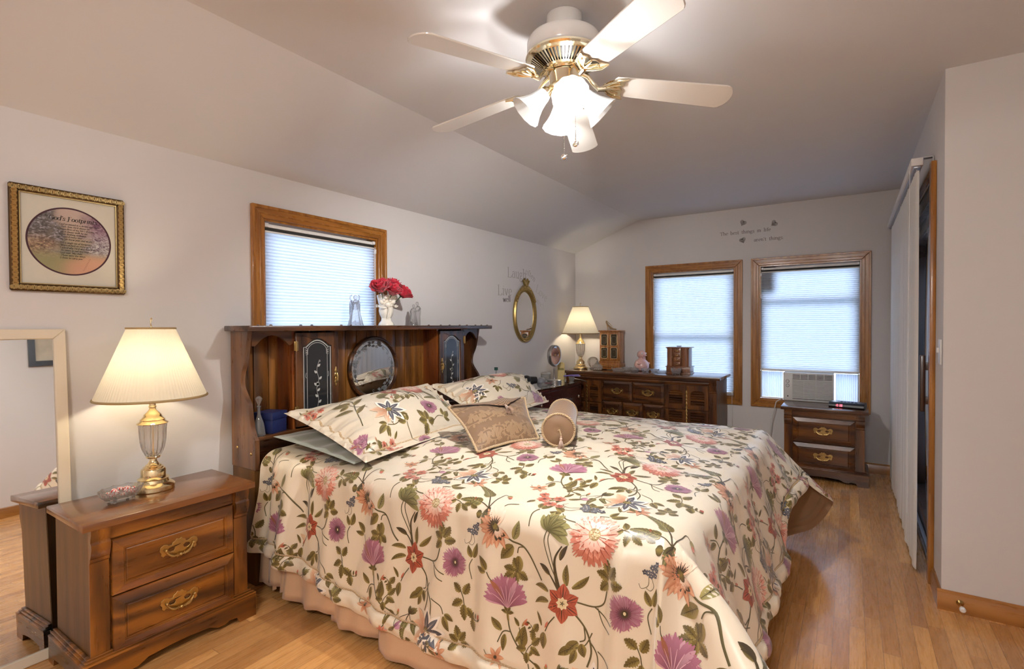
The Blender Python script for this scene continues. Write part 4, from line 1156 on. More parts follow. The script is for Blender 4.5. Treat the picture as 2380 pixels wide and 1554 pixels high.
# ------------------------------------------------------------------ headboard doors, round mirror
def plane_rib(mb, emb, x):
    """ribbons on a plane facing +X at x: (u,v) -> (y,z)"""
    V, Cc, F, L = emb.mesh()
    mb.add([(x + 0.0001 * l, p[0], p[1]) for p, l in zip(V, L)], [tuple(f) for f in F])
def cathedral(y0, y1, z0, z1, rise, n=16):
    """outline with an arched, shouldered head"""
    w = y1 - y0; pts = [(y0, z0), (y1, z0), (y1, z1 - rise)]
    for k in range(n + 1):
        t = k / n
        y = y1 - w * (0.10 + 0.80 * t)
        pts.append((y, z1 - rise + rise * (math.sin(PI * t) ** 0.9) ))
    pts.append((y0, z1 - rise)); return pts
def rose_vine(e, x, z, h, c):
    P = cat([(x, z), (x + .006, z + h * .18), (x - .006, z + h * .38), (x + .008, z + h * .58), (x - .004, z + h * .8), (x + .014, z + h)], 8)
    e.rib(P, .0011, c)
    for i in range(4, len(P) - 3, 5):
        s = 1 if (i // 5) % 2 else -1
        leaf(e, P[i], PI / 2 + s * 1.0, .026, .0065, c, c, c, bend=-s * .4)
    for k in range(7): petal(e, P[len(P) // 2], k * .9, .014, .005, c, c)
    e.rib(cat([P[-1], P[-1] + (.006, -.008), P[-1] + (-.002, -.012)], 5), .001, c)
def etched_door(y0, y1, z0, z1, hinge_left):
    xf = -2.577
    a = HB(); q = 0.047
    inner = cathedral(y0 + q, y1 - q, z0 + 0.05, z1 - 0.036, 0.040)
    a.prism([(y0, z0), (y1, z0), (y1, z1), (y0, z1)], xf - 0.018, xf, 'x', [inner])
    d = a.build('door', M['hb_z'], hb, sharp=25)
    md = d.modifiers.new('edge', 'BEVEL'); md.width = 0.004; md.segments = 2; md.limit_method = 'ANGLE'
    a = HB()
    for s in (0, 1):
        for (ya, yb) in ((y0 + q - 0.006, y0 + q + 0.0005), (y1 - q - 0.0005, y1 - q + 0.006)): pass
    a = HB(); a.box(xf - 0.012, y0 + q - 0.01, z0 + 0.04, xf - 0.009, y1 - q + 0.01, z1 - 0.03)
    g = a.build('glass_panel', M['etchglass'], hb, flat=True)
    e = Emb(); c = (1, 1, 1); yc = (y0 + y1) / 2
    o1 = cathedral(y0 + q + .006, y1 - q - .006, z0 + .060, z1 - .046, .038, 24); e.rib(np.array(o1[1:] + [o1[0]]), .0028, c)
    yi0, yi1 = y0 + q + .028, y1 - q - .028
    R = (yi1 - yi0) / 2
    arch = [(yi0, z0 + .06)] + [(yc - R * math.cos(PI * k / 18), z1 - .12 + R * .9 * math.sin(PI * k / 18)) for k in range(19)] + [(yi1, z0 + .06)]
    e.rib(np.array(arch), .0013, c)
    rose_vine(e, yc, z0 + .10, z1 - z0 - .26, c)
    for s in (-1, 1):
        cx = yc + s * ((y1 - y0) / 2 - q - .018); cz = z1 - .095
        for k in range(3):
            e.rib(cat([(cx, cz - .012 * k), (cx - s * .010, cz + .004 - .012 * k), (cx - s * .016, cz - .008 - .010 * k), (cx - s * .008, cz - .012 - .01 * k)], 5), .0010, c)
            disc(e, (cx - s * .004, cz - .006 - .013 * k), .002, .002, c)
        e.rib(cat([(yc + s * (R + .006), z0 + .30), (yc + s * (R + .010), z0 + .28), (yc + s * (R + .004), z0 + .27)], 5), .001, c)
    a = HB(); plane_rib(a, e, xf - 0.0085); a.build('etching', M['etch'], g, flat=True)
    yh = y0 if hinge_left else y1; yp = (y1 - 0.022) if hinge_left else (y0 + 0.022)
    for zz in (z1 - 0.075, z0 + 0.09):
        a = HB(); a.cbox(xf - 0.002, yh - 0.012, zz - 0.026, xf + 0.003, yh + 0.014, zz + 0.026, 0.001); a.tube([(xf + 0.004, yh, zz - 0.03), (xf + 0.004, yh, zz + 0.03)], 0.004, 8); a.build('hinge', M['brassa'], d)
    a = HB(); zz = (z0 + z1) / 2 + 0.01
    for k, (w, dz) in enumerate(((.006, .036), (.010, .024), (.012, .0), (.008, -.024), (.011, -.040), (.005, -.056))): a.ball((xf + 0.002, yp, zz + dz), (.004, w, .014), 10, 8)
    a.tube([(xf + .012, yp, zz + .012), (xf + .018, yp, zz - .01), (xf + .014, yp, zz - .034)], [.003, .005, .006], 8)
    a.build('drop_pull', M['brassa'], d)
for (y0, y1, hl) in ((1.705, 2.008, True), (2.905, 3.212, False)):
    a = HB(); ys = (y0, y1)
    a.box(XH + 0.017, y0, 0.7625, -2.597, y0 + 0.018, 1.311); a.box(XH + 0.017, y1 - 0.018, 0.7625, -2.597, y1, 1.311)
    a.build('cabinet_side', M['red_z'], hb, flat=True)
    etched_door(y0 + 0.012, y1 - 0.006, 0.772, 1.302, hl)
# round mirror hung in the middle bay
MY, MZ, MR = 2.402, 1.052, 0.196
a = HB(); a.M = Matrix.Translation(-hbl) @ Matrix.Translation((-2.727, MY, MZ)) @ Matrix.Rotation(PI / 2, 4, 'Y')
a.lathe([(MR - 0.004, 0.0), (MR - 0.003, 0.012), (MR + 0.004, 0.022), (MR + 0.013, 0.022), (MR + 0.020, 0.014), (MR + 0.020, 0.0)], 0, 0, 0, 72, cap=False)
mf = a.build('mirror_frame', M['hb_y'], hb)
a = HB(); a.M = Matrix.Translation(-hbl) @ Matrix.Translation((-2.727, MY, MZ)) @ Matrix.Rotation(PI / 2, 4, 'Y'); a.lathe([(MR, 0.001), (MR, 0.005), (MR - 0.012, 0.0075), (0.0001, 0.0075)], 0, 0, 0, 72); g = a.build('mirror', M['mirror'], mf, sharp=10)
e = Emb(); c = (1, 1, 1)
for (a0, a1, n) in ((0.35 * PI, 1.12 * PI, 13), (1.62 * PI, 2.02 * PI, 7)):
    for k in range(n):
        t = k / (n - 1); an = a0 + (a1 - a0) * t; r = MR * (0.84 + .05 * math.sin(k * 2.2))
        p = (MY + r * math.cos(an), MZ + r * math.sin(an))
        if k % 4 == 1:
            for j in range(8): petal(e, p, j * .785, .021, .0075, c, c, lay=j % 2)
            for j in range(5): petal(e, p, j * 1.257, .011, .004, c, c, lay=2)
        else:
            for s in (-1, 1): leaf(e, p, an + s * 1.1 + (0 if k % 2 else 3), .034, .0085, c, c, c, bend=s * .4)
    aa = np.linspace(a0 - .3, a1 + .2, 24); e.rib(np.stack([MY + MR * .86 * np.cos(aa), MZ + MR * .86 * np.sin(aa)], 1), .0012, c)
    for s, ae in ((1, a1 + .2), (-1, a0 - .3)):
        p = np.array((MY + MR * .86 * math.cos(ae), MZ + MR * .86 * math.sin(ae))); tn = np.array((-math.sin(ae), math.cos(ae))) * s
        nn = np.array((math.cos(ae), math.sin(ae)))
        e.rib(cat([p, p + tn * .02 - nn * .004, p + tn * .026 - nn * .018, p + tn * .014 - nn * .022, p + tn * .011 - nn * .012], 5), .0011, c)
a = HB(); plane_rib(a, e, -2.727 + 0.0082); a.build('etching', M['etchm'], g, flat=True)
# small wooden pegs along the front of the top board
for y in (1.475, 1.545, 1.72, 1.79, 1.99, 2.06, 2.75, 2.88, 2.98, 3.10, 3.19, 3.30, 3.38, 3.46):
    a = HB(); a.ball((-2.535, y, 1.341), (.008, .009, .0065), 10, 6); a.build('wood_peg', M['hb_y'], hb)

# ------------------------------------------------------------------ things kept on and in the headboard
bb = thing('gift_box', 'small navy blue box in the left cubby of the headboard', 'box', (-2.648, 1.605, 0.7622), 0.35)
M['navybox'] = plain('navy_card', lin((30, 40, 86)), 0.45)
a = MB(); a.cbox(-.058, -.058, 0, .058, .058, .072, .003); a.build('box_body', M['navybox'], bb)
a = MB(); a.cbox(-.061, -.061, .0722, .061, .061, .112, .003); a.build('lid', M['navybox'], bb)
M['paleglass'] = glassy('pale_glass', (0.93, 0.97, 0.98), 0.03)
dc = thing('decanter', 'slender glass decanter with a faceted stopper in the left cubby of the headboard', 'decanter', (-2.592, 1.507, 0.7622), 0.2)
a = MB(); a.lathe([(.030, 0), (.031, .004), (.029, .03), (.024, .065), (.014, .095), (.008, .115), (.0075, .150), (.011, .154), (.009, .158), (.005, .150), (.005, .118), (.011, .094), (.020, .064), (.026, .028), (.026, .006), (.001, .005)], 0, 0, 0, 20, cap=False); a.build('bottle', M['paleglass'], dc)
a = MB(); a.lathe([(.0045, .1585), (.005, .164), (.008, .170), (.014, .186), (.017, .196), (.010, .206), (.001, .210)], 0, 0, 0, 8); a.build('stopper', M['crystal'], dc, flat=True)

TOPZ = 1.3412
# crystal angel
an = thing('crystal_angel', 'clear crystal angel with a raised wing in front of the window shade', 'figurine', (-2.655, 2.195, TOPZ), -0.6)
rip = lambda a_, t: 1 + .07 * math.cos(9 * a_) * (1 - t)
a = MB(); a.lathe([(.048, 0), (.047, .004), (.036, .05), (.024, .10), (.015, .135), (.017, .150), (.012, .160), (.006, .166), (.001, .168)], 0, 0, 0, 27, rip); a.build('robe', M['crystal'], an, flat=True)
a = MB(); a.ball((.004, 0, .180), (.013, .013, .016), 12, 8); a.tube([(.012, .012, .148), (.026, .006, .138), (.034, -.001, .150)], [.006, .005, .004], 8); a.tube([(.012, -.012, .148), (.026, -.006, .140), (.034, .001, .151)], [.006, .005, .004], 8); a.build('head_and_hands', M['crystal'], an, flat=True)
for s in (-1, 1):
    a = MB(); P = [(-.012, s * .006, .12), (-.030, s * .018, .145), (-.038, s * .028, .175), (-.030, s * .028, .192), (-.012, s * .020, .195)]
    for k in range(5):
        o = .010 * k
        a.tube([(-.010, s * .006, .138 - o * .9), (-.028, s * .020, .160 - o), (-.040, s * .030, .150 - o * 1.6), (-.044, s * .032, .118 - o * 1.6)], [.004, .0055, .005, .002], 6)
    a.tube(P, [.004, .005, .005, .004, .003], 6); a.build('wing', M['crystal'], an)
# dancing couple
cp = thing('crystal_couple', 'clear crystal figurine of an embracing couple right of the rose vase', 'figurine', (-2.655, 2.735, TOPZ), -0.5)
a = MB(); a.lathe([(.034, 0), (.033, .006), (.024, .05), (.018, .085), (.022, .105), (.016, .122), (.007, .128), (.001, .130)], 0, -.012, 0, 20, lambda a_, t: 1 + .09 * math.cos(7 * a_) * (1 - t)); a.ball((.002, -.010, .141), (.012, .012, .014), 12, 8); a.build('woman', M['crystal'], cp, flat=True)
a = MB(); a.lathe([(.018, 0), (.017, .07), (.021, .10), (.022, .125), (.014, .138), (.007, .143), (.001, .145)], 0, .022, 0, 16); a.ball((.002, .016, .158), (.012, .012, .015), 12, 8); a.tube([(.004, .036, .126), (.026, .020, .108), (.024, -.014, .100)], [.007, .006, .005], 8); a.build('man', M['crystal'], cp, flat=True)
a = MB(); a.lathe([(.020, 0), (.018, .012), (.008, .024), (.001, .030)], .018, -.038, 0, 9); a.build('train', M['crystal'], cp, flat=True)

# white vase with relief figures
M['porcelain'] = plain('glazed_porcelain', (0.80, 0.76, 0.66), 0.12, 0, 0.03, coat=0.6, coatr=0.05)
VSX, VSY = -2.650, 2.452
vs = thing('vase', 'glossy white porcelain vase with cherub and bow relief on the headboard top', 'vase', (VSX, VSY, TOPZ), 0.0)
def vrip(a_, t): return 1 + 0.05 * math.sin(3 * a_ + 1) * math.sin(PI * t) + .03 * math.sin(7 * a_ + 5 * t)
a = MB(); a.lathe([(.052, 0), (.053, .006), (.048, .018), (.036, .032), (.033, .050), (.044, .075), (.049, .100), (.046, .118), (.044, .130), (.052, .160), (.058, .190), (.060, .205), (.054, .204), (.050, .188), (.040, .130), (.034, .09), (.001, .085)], 0, 0, 0, 40, vrip, cap=False); a.build('body', M['porcelain'], vs)
a = MB()
for k in range(9):
    an_ = -1.6 + k * .42
    a.ball((.058 * math.cos(an_), .058 * math.sin(an_), .198 + .010 * math.sin(k * 2.4)), (.016, .016, .013), 12, 8)
for an_ in (-1.3, -.5, .3): 
    a.ball((.050 * math.cos(an_), .050 * math.sin(an_), .150 + .012 * math.sin(an_ * 4)), (.018, .022, .020), 12, 8)
    a.ball((.055 * math.cos(an_ + .25), .055 * math.sin(an_ + .25), .172), (.013, .013, .014), 12, 8)
a.build('cherub_relief', M['porcelain'], vs)
a = MB(); P = [(.052 * math.cos(q), .052 * math.sin(q), .128 - .010 * math.sin((q + 1.8) * 2.2)) for q in np.linspace(-2.2, .9, 22)]
a.tube(P, [.006 + .002 * math.sin(k) for k in range(22)], 8)
for s, q in ((-1, -2.3), (1, .95)):
    b = Vector((.052 * math.cos(q), .052 * math.sin(q), .128)); d = Vector((.25, s * .9, .25)).normalized()
    a.tube([b, b + d * .018 + Vector((0, 0, .008)), b + d * .034, b + d * .020 - Vector((0, 0, .006)), b], [.004, .0055, .004, .0055, .004], 8)
a.build('ribbon_garland', M['porcelain'], vs)
a = MB()
for k in range(7):
    z = .052 + .009 * k; a.tube([(.040 + .002 * k, -.030, z), (.044 + .0015 * k, -.018, z + .008)], .0035, 8)
a.ball((.049, -.020, .118), (.007, .009, .007), 10, 8); a.build('twisted_tassel', M['porcelain'], vs)
# red fabric roses in the vase
def red_mat():
    n = NT('red_rose_cloth'); v = n.noise(n.coord(), 45, 3)
    n.set(col=n.ramp(v, [(.3, (.34, .002, .020)), (.7, (.62, .012, .040))]), rough=.55, sheen=.3); return n.m
M['rosered'] = red_mat(); M['rosestem'] = plain('rose_stem', (.03, .07, .02), .6)
def rose(loc, tilt, label, sc):
    t = thing('red_rose', label, 'rose', loc, 0, 'red roses in the white vase')
    t.rotation_euler = tilt; q = random.Random(int(loc[1] * 1000))
    a = MB(); v = []; f = []
    for ring, (n, r, op, hh) in enumerate(((3, .009, .05, .026), (4, .015, .15, .030), (5, .022, .40, .032), (6, .028, .75, .034))):
        for k in range(n):
            a0 = 2 * PI * (k + ring * .37) / n + q.uniform(-.1, .1); wd = 2 * PI / n * .72
            b = len(v); NU, NV_ = 7, 6
            for i in range(NU):
                s = -1 + 2 * i / (NU - 1)
                for j in range(NV_):
                    tt = j / (NV_ - 1)
                    rad = r * sc * (.35 + .65 * math.sin(tt * PI / 2)) + op * .012 * sc * tt * tt + .003 * math.sin(s * 5 + k)
                    an_ = a0 + s * wd * (.45 + .55 * math.sin(PI * (.15 + .75 * tt)))
                    z = (.044 * tt * (1 - .35 * op * tt) - .014 * op * max(0, tt - .7)) * sc * (1 - .18 * s * s) + .003 * math.sin(s * 7 + ring)
                    v.append((rad * math.cos(an_), rad * math.sin(an_), z))
            for i in range(NU - 1):
                for j in range(NV_ - 1): f.append((b + i * NV_ + j, b + (i + 1) * NV_ + j, b + (i + 1) * NV_ + j + 1, b + i * NV_ + j + 1))
    a.add(v, f); o = a.build('petals', M['rosered'], t, sharp=80); md = o.modifiers.new('cloth', 'SOLIDIFY'); md.thickness = .0012
    a = MB(); a.tube([(0, 0, .004), (0, 0, -.03)], [.006, .003], 8); a.tube([(0, 0, -.028), (0, 0, -.062)], .0022, 6); a.build('stem', M['rosestem'], t)
rose((VSX + .055, VSY - .092, TOPZ + .228), (0.55, .45, 0), 'leftmost red rose in the white vase, drooping over its rim', 1.95)
rose((VSX + .075, VSY - .020, TOPZ + .212), (.10, .65, 0), 'red rose at the front centre of the white vase', 1.75)
rose((VSX + .000, VSY + .050, TOPZ + .248), (-.15, .25, 0), 'tallest red rose standing upright in the white vase', 1.9)
rose((VSX + .030, VSY + .110, TOPZ + .205), (-.65, .40, 0), 'rightmost red rose in the white vase, hanging to the side', 1.8)
rose((VSX - .03, VSY - .030, TOPZ + .250), (.05, .1, 0), 'red rose behind the others in the white vase, near the window casing', 1.6)
# ------------------------------------------------------------------ ceiling fan with four lights
FX, FY = -0.918, 1.760
fan = thing('ceiling_fan', 'white and brass five-blade ceiling fan with four lit frosted shades', 'ceiling fan', (FX, FY, ZC))
M['fanwhite'] = plain('fan_enamel', (0.74, 0.72, 0.69), 0.22, 0, 0.02, coat=0.4, coatr=0.08)
M['blade'] = plain('fan_blade_white', (0.74, 0.72, 0.68), 0.16, 0, 0.02, 8, coat=0.5, coatr=0.06)
a = MB(); a.lathe([(.068, -.001), (.069, -.060), (.066, -.066), (.060, -.070), (.060, -.078)], 0, 0, 0, 40); a.build('canopy', M['fanwhite'], fan)
for q in (0.1, 3.3):
    a = MB(); a.ball((.0690 * math.cos(q), .0690 * math.sin(q), -.030), .004, 8, 6); a.build('screw', M['nickel'], fan)
a = MB(); a.lathe([(.058, -.0785), (.118, -.081), (.134, -.088), (.141, -.100), (.142, -.144), (.139, -.150)], 0, 0, 0, 56); a.build('motor_housing', M['fanwhite'], fan)
a = MB(); a.lathe([(.139, -.1505), (.146, -.154), (.148, -.162), (.143, -.169), (.132, -.173), (.128, -.176)], 0, 0, 0, 56, cap=False)
a.lathe([(.084, -.202), (.076, -.207), (.066, -.207), (.062, -.214), (.001, -.215)], 0, 0, 0, 48, cap=False)
for k in range(56):
    q = 2 * PI * k / 56; c_, s_ = math.cos(q), math.sin(q); t = .0034
    a.add([(.130 * c_ - t * s_, .130 * s_ + t * c_, -.174), (.130 * c_ + t * s_, .130 * s_ - t * c_, -.174), (.082 * c_ + t * .6 * s_, .082 * s_ - t * .6 * c_, -.203), (.082 * c_ - t * .6 * s_, .082 * s_ + t * .6 * c_, -.203),
           (.128 * c_ - t * s_, .128 * s_ + t * c_, -.166), (.128 * c_ + t * s_, .128 * s_ - t * c_, -.166), (.080 * c_ + t * .6 * s_, .080 * s_ - t * .6 * c_, -.195), (.080 * c_ - t * .6 * s_, .080 * s_ + t * .6 * c_, -.195)],
          [(0, 1, 2, 3), (4, 7, 6, 5), (0, 4, 5, 1), (1, 5, 6, 2), (2, 6, 7, 3), (3, 7, 4, 0)])
a.build('vented_ring', M['gold'], fan)
a = MB(); a.lathe([(.128, -.156), (.080, -.192), (.001, -.194)], 0, 0, 0, 40, cap=False); a.build('vent_backing', M['dark'], fan)
a = MB(); a.lathe([(.058, -.2155), (.060, -.2165), (.058, -.216), (.056, -.262), (.060, -.268), (.056, -.276), (.034, -.290), (.020, -.300), (.014, -.318), (.001, -.322)], 0, 0, 0, 40, cap=False); a.build('switch_housing', M['gold'], fan)
BA = math.radians(36.0); ZB = -.262; DROOP = Matrix.Translation((.19, 0, 0)) @ Matrix.Rotation(math.radians(4.6), 4, 'Y') @ Matrix.Translation((-.19, 0, 0))
for k in range(5):
    q = BA + k * 2 * PI / 5
    R4 = Matrix.Rotation(q, 4, 'Z'); pit = Matrix.Rotation(math.radians(-11), 4, 'X')
    n = 12; out = []
    r0, r1, w0, w1 = .195, .650, .052, .066
    for i in range(n + 1):
        t = -PI / 2 + PI * i / n
        out.append((r1 - .045 + .045 * math.cos(t), (w1) * (math.sin(t) if abs(math.sin(t)) < .999 else math.sin(t))))
    out = [(r0, -w0), (r0 + .10, -w0 - .004)] + out + [(r0 + .10, w0 + .004), (r0, w0), (r0 - .012, .03), (r0 - .012, -.03)]
    a = MB(); a.M = R4 @ Matrix.Translation((0, 0, ZB)) @ DROOP @ pit
    a.prism(out, 0.0, 0.006, 'z'); o = a.build('blade', M['blade'], fan, sharp=40)
    b = o.modifiers.new('edge', 'BEVEL'); b.width = .002; b.segments = 2; b.limit_method = 'ANGLE'
    a = MB(); a.M = R4 @ Matrix.Translation((0, 0, ZB)) @ DROOP @ pit
    # cast blade iron: crescent plate with scroll ribs under the blade root
    cres = [(.150, -.010), (.168, -.030), (.196, -.050), (.236, -.058), (.222, -.040), (.226, -.022), (.214, -.006), (.226, .010), (.222, .030), (.236, .058), (.196, .050), (.168, .030), (.150, .010)]
    a.prism(cres, -.007, -.001, 'z')
    for sgn in (-1, 1):
        a.tube([(.150, sgn * .008, -.008), (.172, sgn * .030, -.010), (.200, sgn * .050, -.010), (.236, sgn * .057, -.008)], [.005, .0045, .004, .002], 8)
        a.tube([(.160, 0, -.009), (.185, sgn * .016, -.010), (.212, sgn * .026, -.008)], [.004, .0035, .002], 8)
    a.tube([(.155, 0, -.010), (.20, 0, -.010), (.214, 0, -.008)], [.004, .004, .002], 8)
    for (x, y) in ((.205, -.034), (.205, .034), (.188, 0)): a.ball((x, y, -.008), .004, 8, 6)
    a.M = R4
    a.tube([(.066, 0, -.212), (.092, 0, -.226), (.112, 0, -.252), (.132, 0, -.272), (.158, 0, ZB - .006)], [.010, .0085, .008, .009, .011], 10)
    a.build('blade_iron', M['gold'], o)
FROST = cloth_through('frosted_shade_glass', (0.80, 0.80, 0.79), (0.72, 0.72, 0.71), 0.42, 0.23)
BULB = glow('lit_bulb', (1.0, 0.98, 0.96), FAN_E)
BULB_OFF = plain('unlit_bulb', (0.80, 0.80, 0.78), 0.3)
for k in range(4):
    q = math.radians(-62 + 90 * k + 8)
    Mx = Matrix.Translation((.050 * math.cos(q), .050 * math.sin(q), -.268)) @ Matrix.Rotation(q, 4, 'Z') @ Matrix.Rotation(math.radians(134), 4, 'Y')
    a = MB(); a.M = Mx; a.lathe([(.010, -.01), (.012, .01), (.022, .020), (.024, .040), (.020, .042)], 0, 0, 0, 20); o = a.build('light_arm', M['gold'], fan)
    a = MB(); a.M = Mx
    rp = lambda a_, t: 1 + .035 * math.cos(12 * a_) * t
    a.lathe([(.025, .034), (.029, .045), (.031, .060), (.038, .085), (.050, .112), (.064, .135), (.067, .139), (.064, .137), (.049, .113), (.037, .086), (.030, .060), (.028, .046)], 0, 0, 0, 72, rp, cap=False)
    a.build('glass_shade', FROST, fan, sharp=60)
    a = MB(); a.M = Mx
    bm = bmesh.new(); bmesh.ops.create_icosphere(bm, subdivisions=2, radius=1); bm.verts.index_update()
    a.add([(v.co.x * .019, v.co.y * .019, .085 + v.co.z * .026) for v in bm.verts], [[v.index for v in f.verts] for f in bm.faces]); bm.free()
    a.build('bulb', BULB if k % 2 == 0 else BULB_OFF, fan)
for (dx, dy, zb, nm) in ((.020, -.040, 1.965, 0), (.052, -.010, 2.015, 1)):
    z = -.275; a = MB()
    while z > zb - ZC + .012:
        a.ball((dx, dy, z), .0022, 6, 4); z -= .0062
    a.tube([(dx, dy, -.262), (dx, dy, zb - ZC + .01)], .0006, 4)
    o = a.build('pull_chain', M['nickel'], fan)
    a = MB(); a.M = Matrix.Translation((dx, dy, zb - ZC)) @ Matrix.Rotation(math.radians(62), 4, 'X'); a.lathe([(.001, -.004), (.0115, -.004), (.0135, 0), (.0115, .004), (.009, .003), (.001, .003)], 0, 0, 0, 20); a.build('chain_fob', M['chrome'], o)

# added fill light behind the camera, modelled as a ceiling dome
hl = thing('added_fill_light', 'added round fill light on the ceiling at the hall end of the room', 'added fill light', (-0.15, -0.95, ZC))
a = MB(); a.lathe([(.185, -.001), (.188, -.012), (.180, -.022), (.172, -.024)], 0, 0, 0, 40); a.build('rim', M['brass'], hl)
a = MB(); a.lathe([(.170, -.0245), (.166, -.045), (.140, -.075), (.090, -.098), (.040, -.108), (.001, -.110)], 0, 0, 0, 32); a.build('fill_dome', glow('fill_dome', (1.0, .975, .95), FILL_E), hl)

# ------------------------------------------------------------------ the pair of crystal and brass table lamps
M['shadecloth'] = cloth_through('pleated_lampshade', (0.80, 0.74, 0.60), (0.86, 0.79, 0.63), 0.12)
M['shadetrim'] = plain('lampshade_trim', (0.42, 0.30, 0.14), 0.6)
LB = glow('lamp_bulb', (1.0, 0.84, 0.60), LAMP_E)
def table_lamp(label, loc):
    t = thing('table_lamp', label, 'table lamp', loc, 0, 'crystal and brass table lamps')
    a = MB(); a.lathe([(.078, 0), (.080, .003), (.080, .018), (.077, .022), (.066, .030), (.060, .034), (.056, .046), (.060, .050), (.052, .054), (.047, .060), (.047, .086), (.044, .092), (.038, .094), (.038, .099), (.030, .103), (.030, .107), (.022, .112), (.014, .126), (.014, .136), (.026, .139), (.028, .143), (.026, .147), (.001, .147)], 0, 0, 0, 48); a.build('base', M['brass'], t)
    cr = lambda a_, u: 1.06 - .10 * abs(math.sin(6 * a_)) ** .7
    a = MB(); a.lathe([(.024, .1475), (.029, .152), (.036, .166), (.042, .186), (.046, .210), (.048, .240), (.049, .270), (.051, .2885), (.046, .2885), (.043, .26), (.041, .220), (.034, .180), (.022, .158), (.001, .155)], 0, 0, 0, 96, cr, cap=False); a.build('crystal_column', M['lampcrystal'], t, sharp=25)
    a = MB(); a.lathe([(.0035, .1475), (.0035, .289)], 0, 0, 0, 8); a.build('centre_rod', M['brass'], t)
    a = MB(); a.lathe([(.001, .289), (.058, .289), (.060, .292), (.050, .298), (.046, .304), (.047, .308), (.040, .314), (.034, .322), (.033, .328), (.026, .336), (.020, .342), (.014, .350), (.012, .358), (.0145, .361), (.0145, .365), (.0125, .368), (.0125, .46), (.001, .46)], 0, 0, 0, 40, cap=False); a.build('cap', M['brass'], t)
    pl = lambda a_, u: 1 + .006 * math.cos(96 * a_)
    a = MB(); a.lathe([(.206, .408), (.089, .706)], 0, 0, 0, 384, pl, cap=False); s = a.build('lamp_shade', M['shadecloth'], t, sharp=180)
    for (r, z) in ((.2075, .406), (.0895, .708)):
        a = MB(); a.tube([(r * math.cos(q), r * math.sin(q), z) for q in np.linspace(0, 2 * PI, 64, endpoint=False)], .0052 if r > .1 else .0042, 8, closed=True); a.build('shade_trim', M['shadetrim'], s)
    a = MB()
    for k in range(3): a.tube([(.0, .0, .690), (.088 * math.cos(k * 2.094), .088 * math.sin(k * 2.094), .704)], .0012, 6)
    a.tube([(.018, 0, .44), (.050, 0, .50), (.055, 0, .58), (.030, 0, .66), (0, 0, .690), (-.030, 0, .66), (-.055, 0, .58), (-.050, 0, .50), (-.018, 0, .44)], .0014, 6); a.build('harp', M['brass'], t)
    a = MB(); a.lathe([(.006, .690), (.008, .700), (.004, .708), (.003, .716)], 0, 0, 0, 12); a.tube([(.0, 0, .716), (-.004, 0, .722), (-.005, 0, .735), (-.004, 0, .748), (.004, 0, .752), (.007, 0, .746), (.006, 0, .736)], .0026, 8); a.build('finial', M['brass'], t)
    a = MB(); bm = bmesh.new(); bmesh.ops.create_icosphere(bm, subdivisions=2, radius=1); bm.verts.index_update()
    a.add([(v.co.x * .028, v.co.y * .028, .545 + v.co.z * .038) for v in bm.verts], [[v.index for v in f.verts] for f in bm.faces]); bm.free(); a.build('bulb', LB, t)
    a = MB(); a.lathe([(.016, .46), (.016, .508), (.001, .509)], 0, 0, 0, 16); a.build('socket', M['brass'], t)
    return t
lamp = table_lamp('large lit crystal and brass table lamp on the near nightstand', (-2.563, 1.005, 0.6222))
dup(lamp, (-2.570, 5.305, 0.8422), 0.4, 'lit crystal and brass table lamp on the dresser in the far corner')

# ------------------------------------------------------------------ leaning mirror, wall picture, oval mirror
lean = math.radians(2.9)
lm = thing('leaning_mirror', 'tall cream-framed mirror leaning against the wall behind the nightstand', 'mirror', (X0 + 0.0905, 0.42, 0.001))
lm.rotation_euler = (0, -lean, 0)
M['cream'] = plain('cream_lacquer', (0.72, 0.64, 0.50), 0.35, 0, 0.04, 6)
MW, MHt = 0.345, 1.330; q = 0.042
for pts, nm in (([(-MW, 0), (-MW + q, q), (-MW + q, MHt - q), (-MW, MHt)], 'frame_side'), ([(MW - q, q), (MW, 0), (MW, MHt), (MW - q, MHt - q)], 'frame_side'), ([(-MW, MHt), (-MW + q, MHt - q), (MW - q, MHt - q), (MW, MHt)], 'frame_rail'), ([(-MW, 0), (MW, 0), (MW - q, q), (-MW + q, q)], 'frame_rail')):
    a = MB(); a.prism(pts, -0.022, 0.0, 'x'); o = a.build(nm, M['cream'], lm); b = o.modifiers.new('edge', 'BEVEL'); b.width = .004; b.segments = 2
a = MB(); a.box(-0.020, -MW + q - .004, q - .004, -0.008, MW - q + .004, MHt - q + .004); a.build('mirror_glass', M['mirror'], lm, flat=True)

def colmesh(name, quads, parent, mat):
    V = np.array([p for qd in quads for p in qd[0]]); Cc = np.array([c for qd in quads for c in [qd[1]] * len(qd[0])])
    F = []; b = 0
    for qd in quads: F.append(list(range(b, b + len(qd[0])))); b += len(qd[0])
    return raw_mesh(name, V, F, mat, parent, Cc, smooth=False)

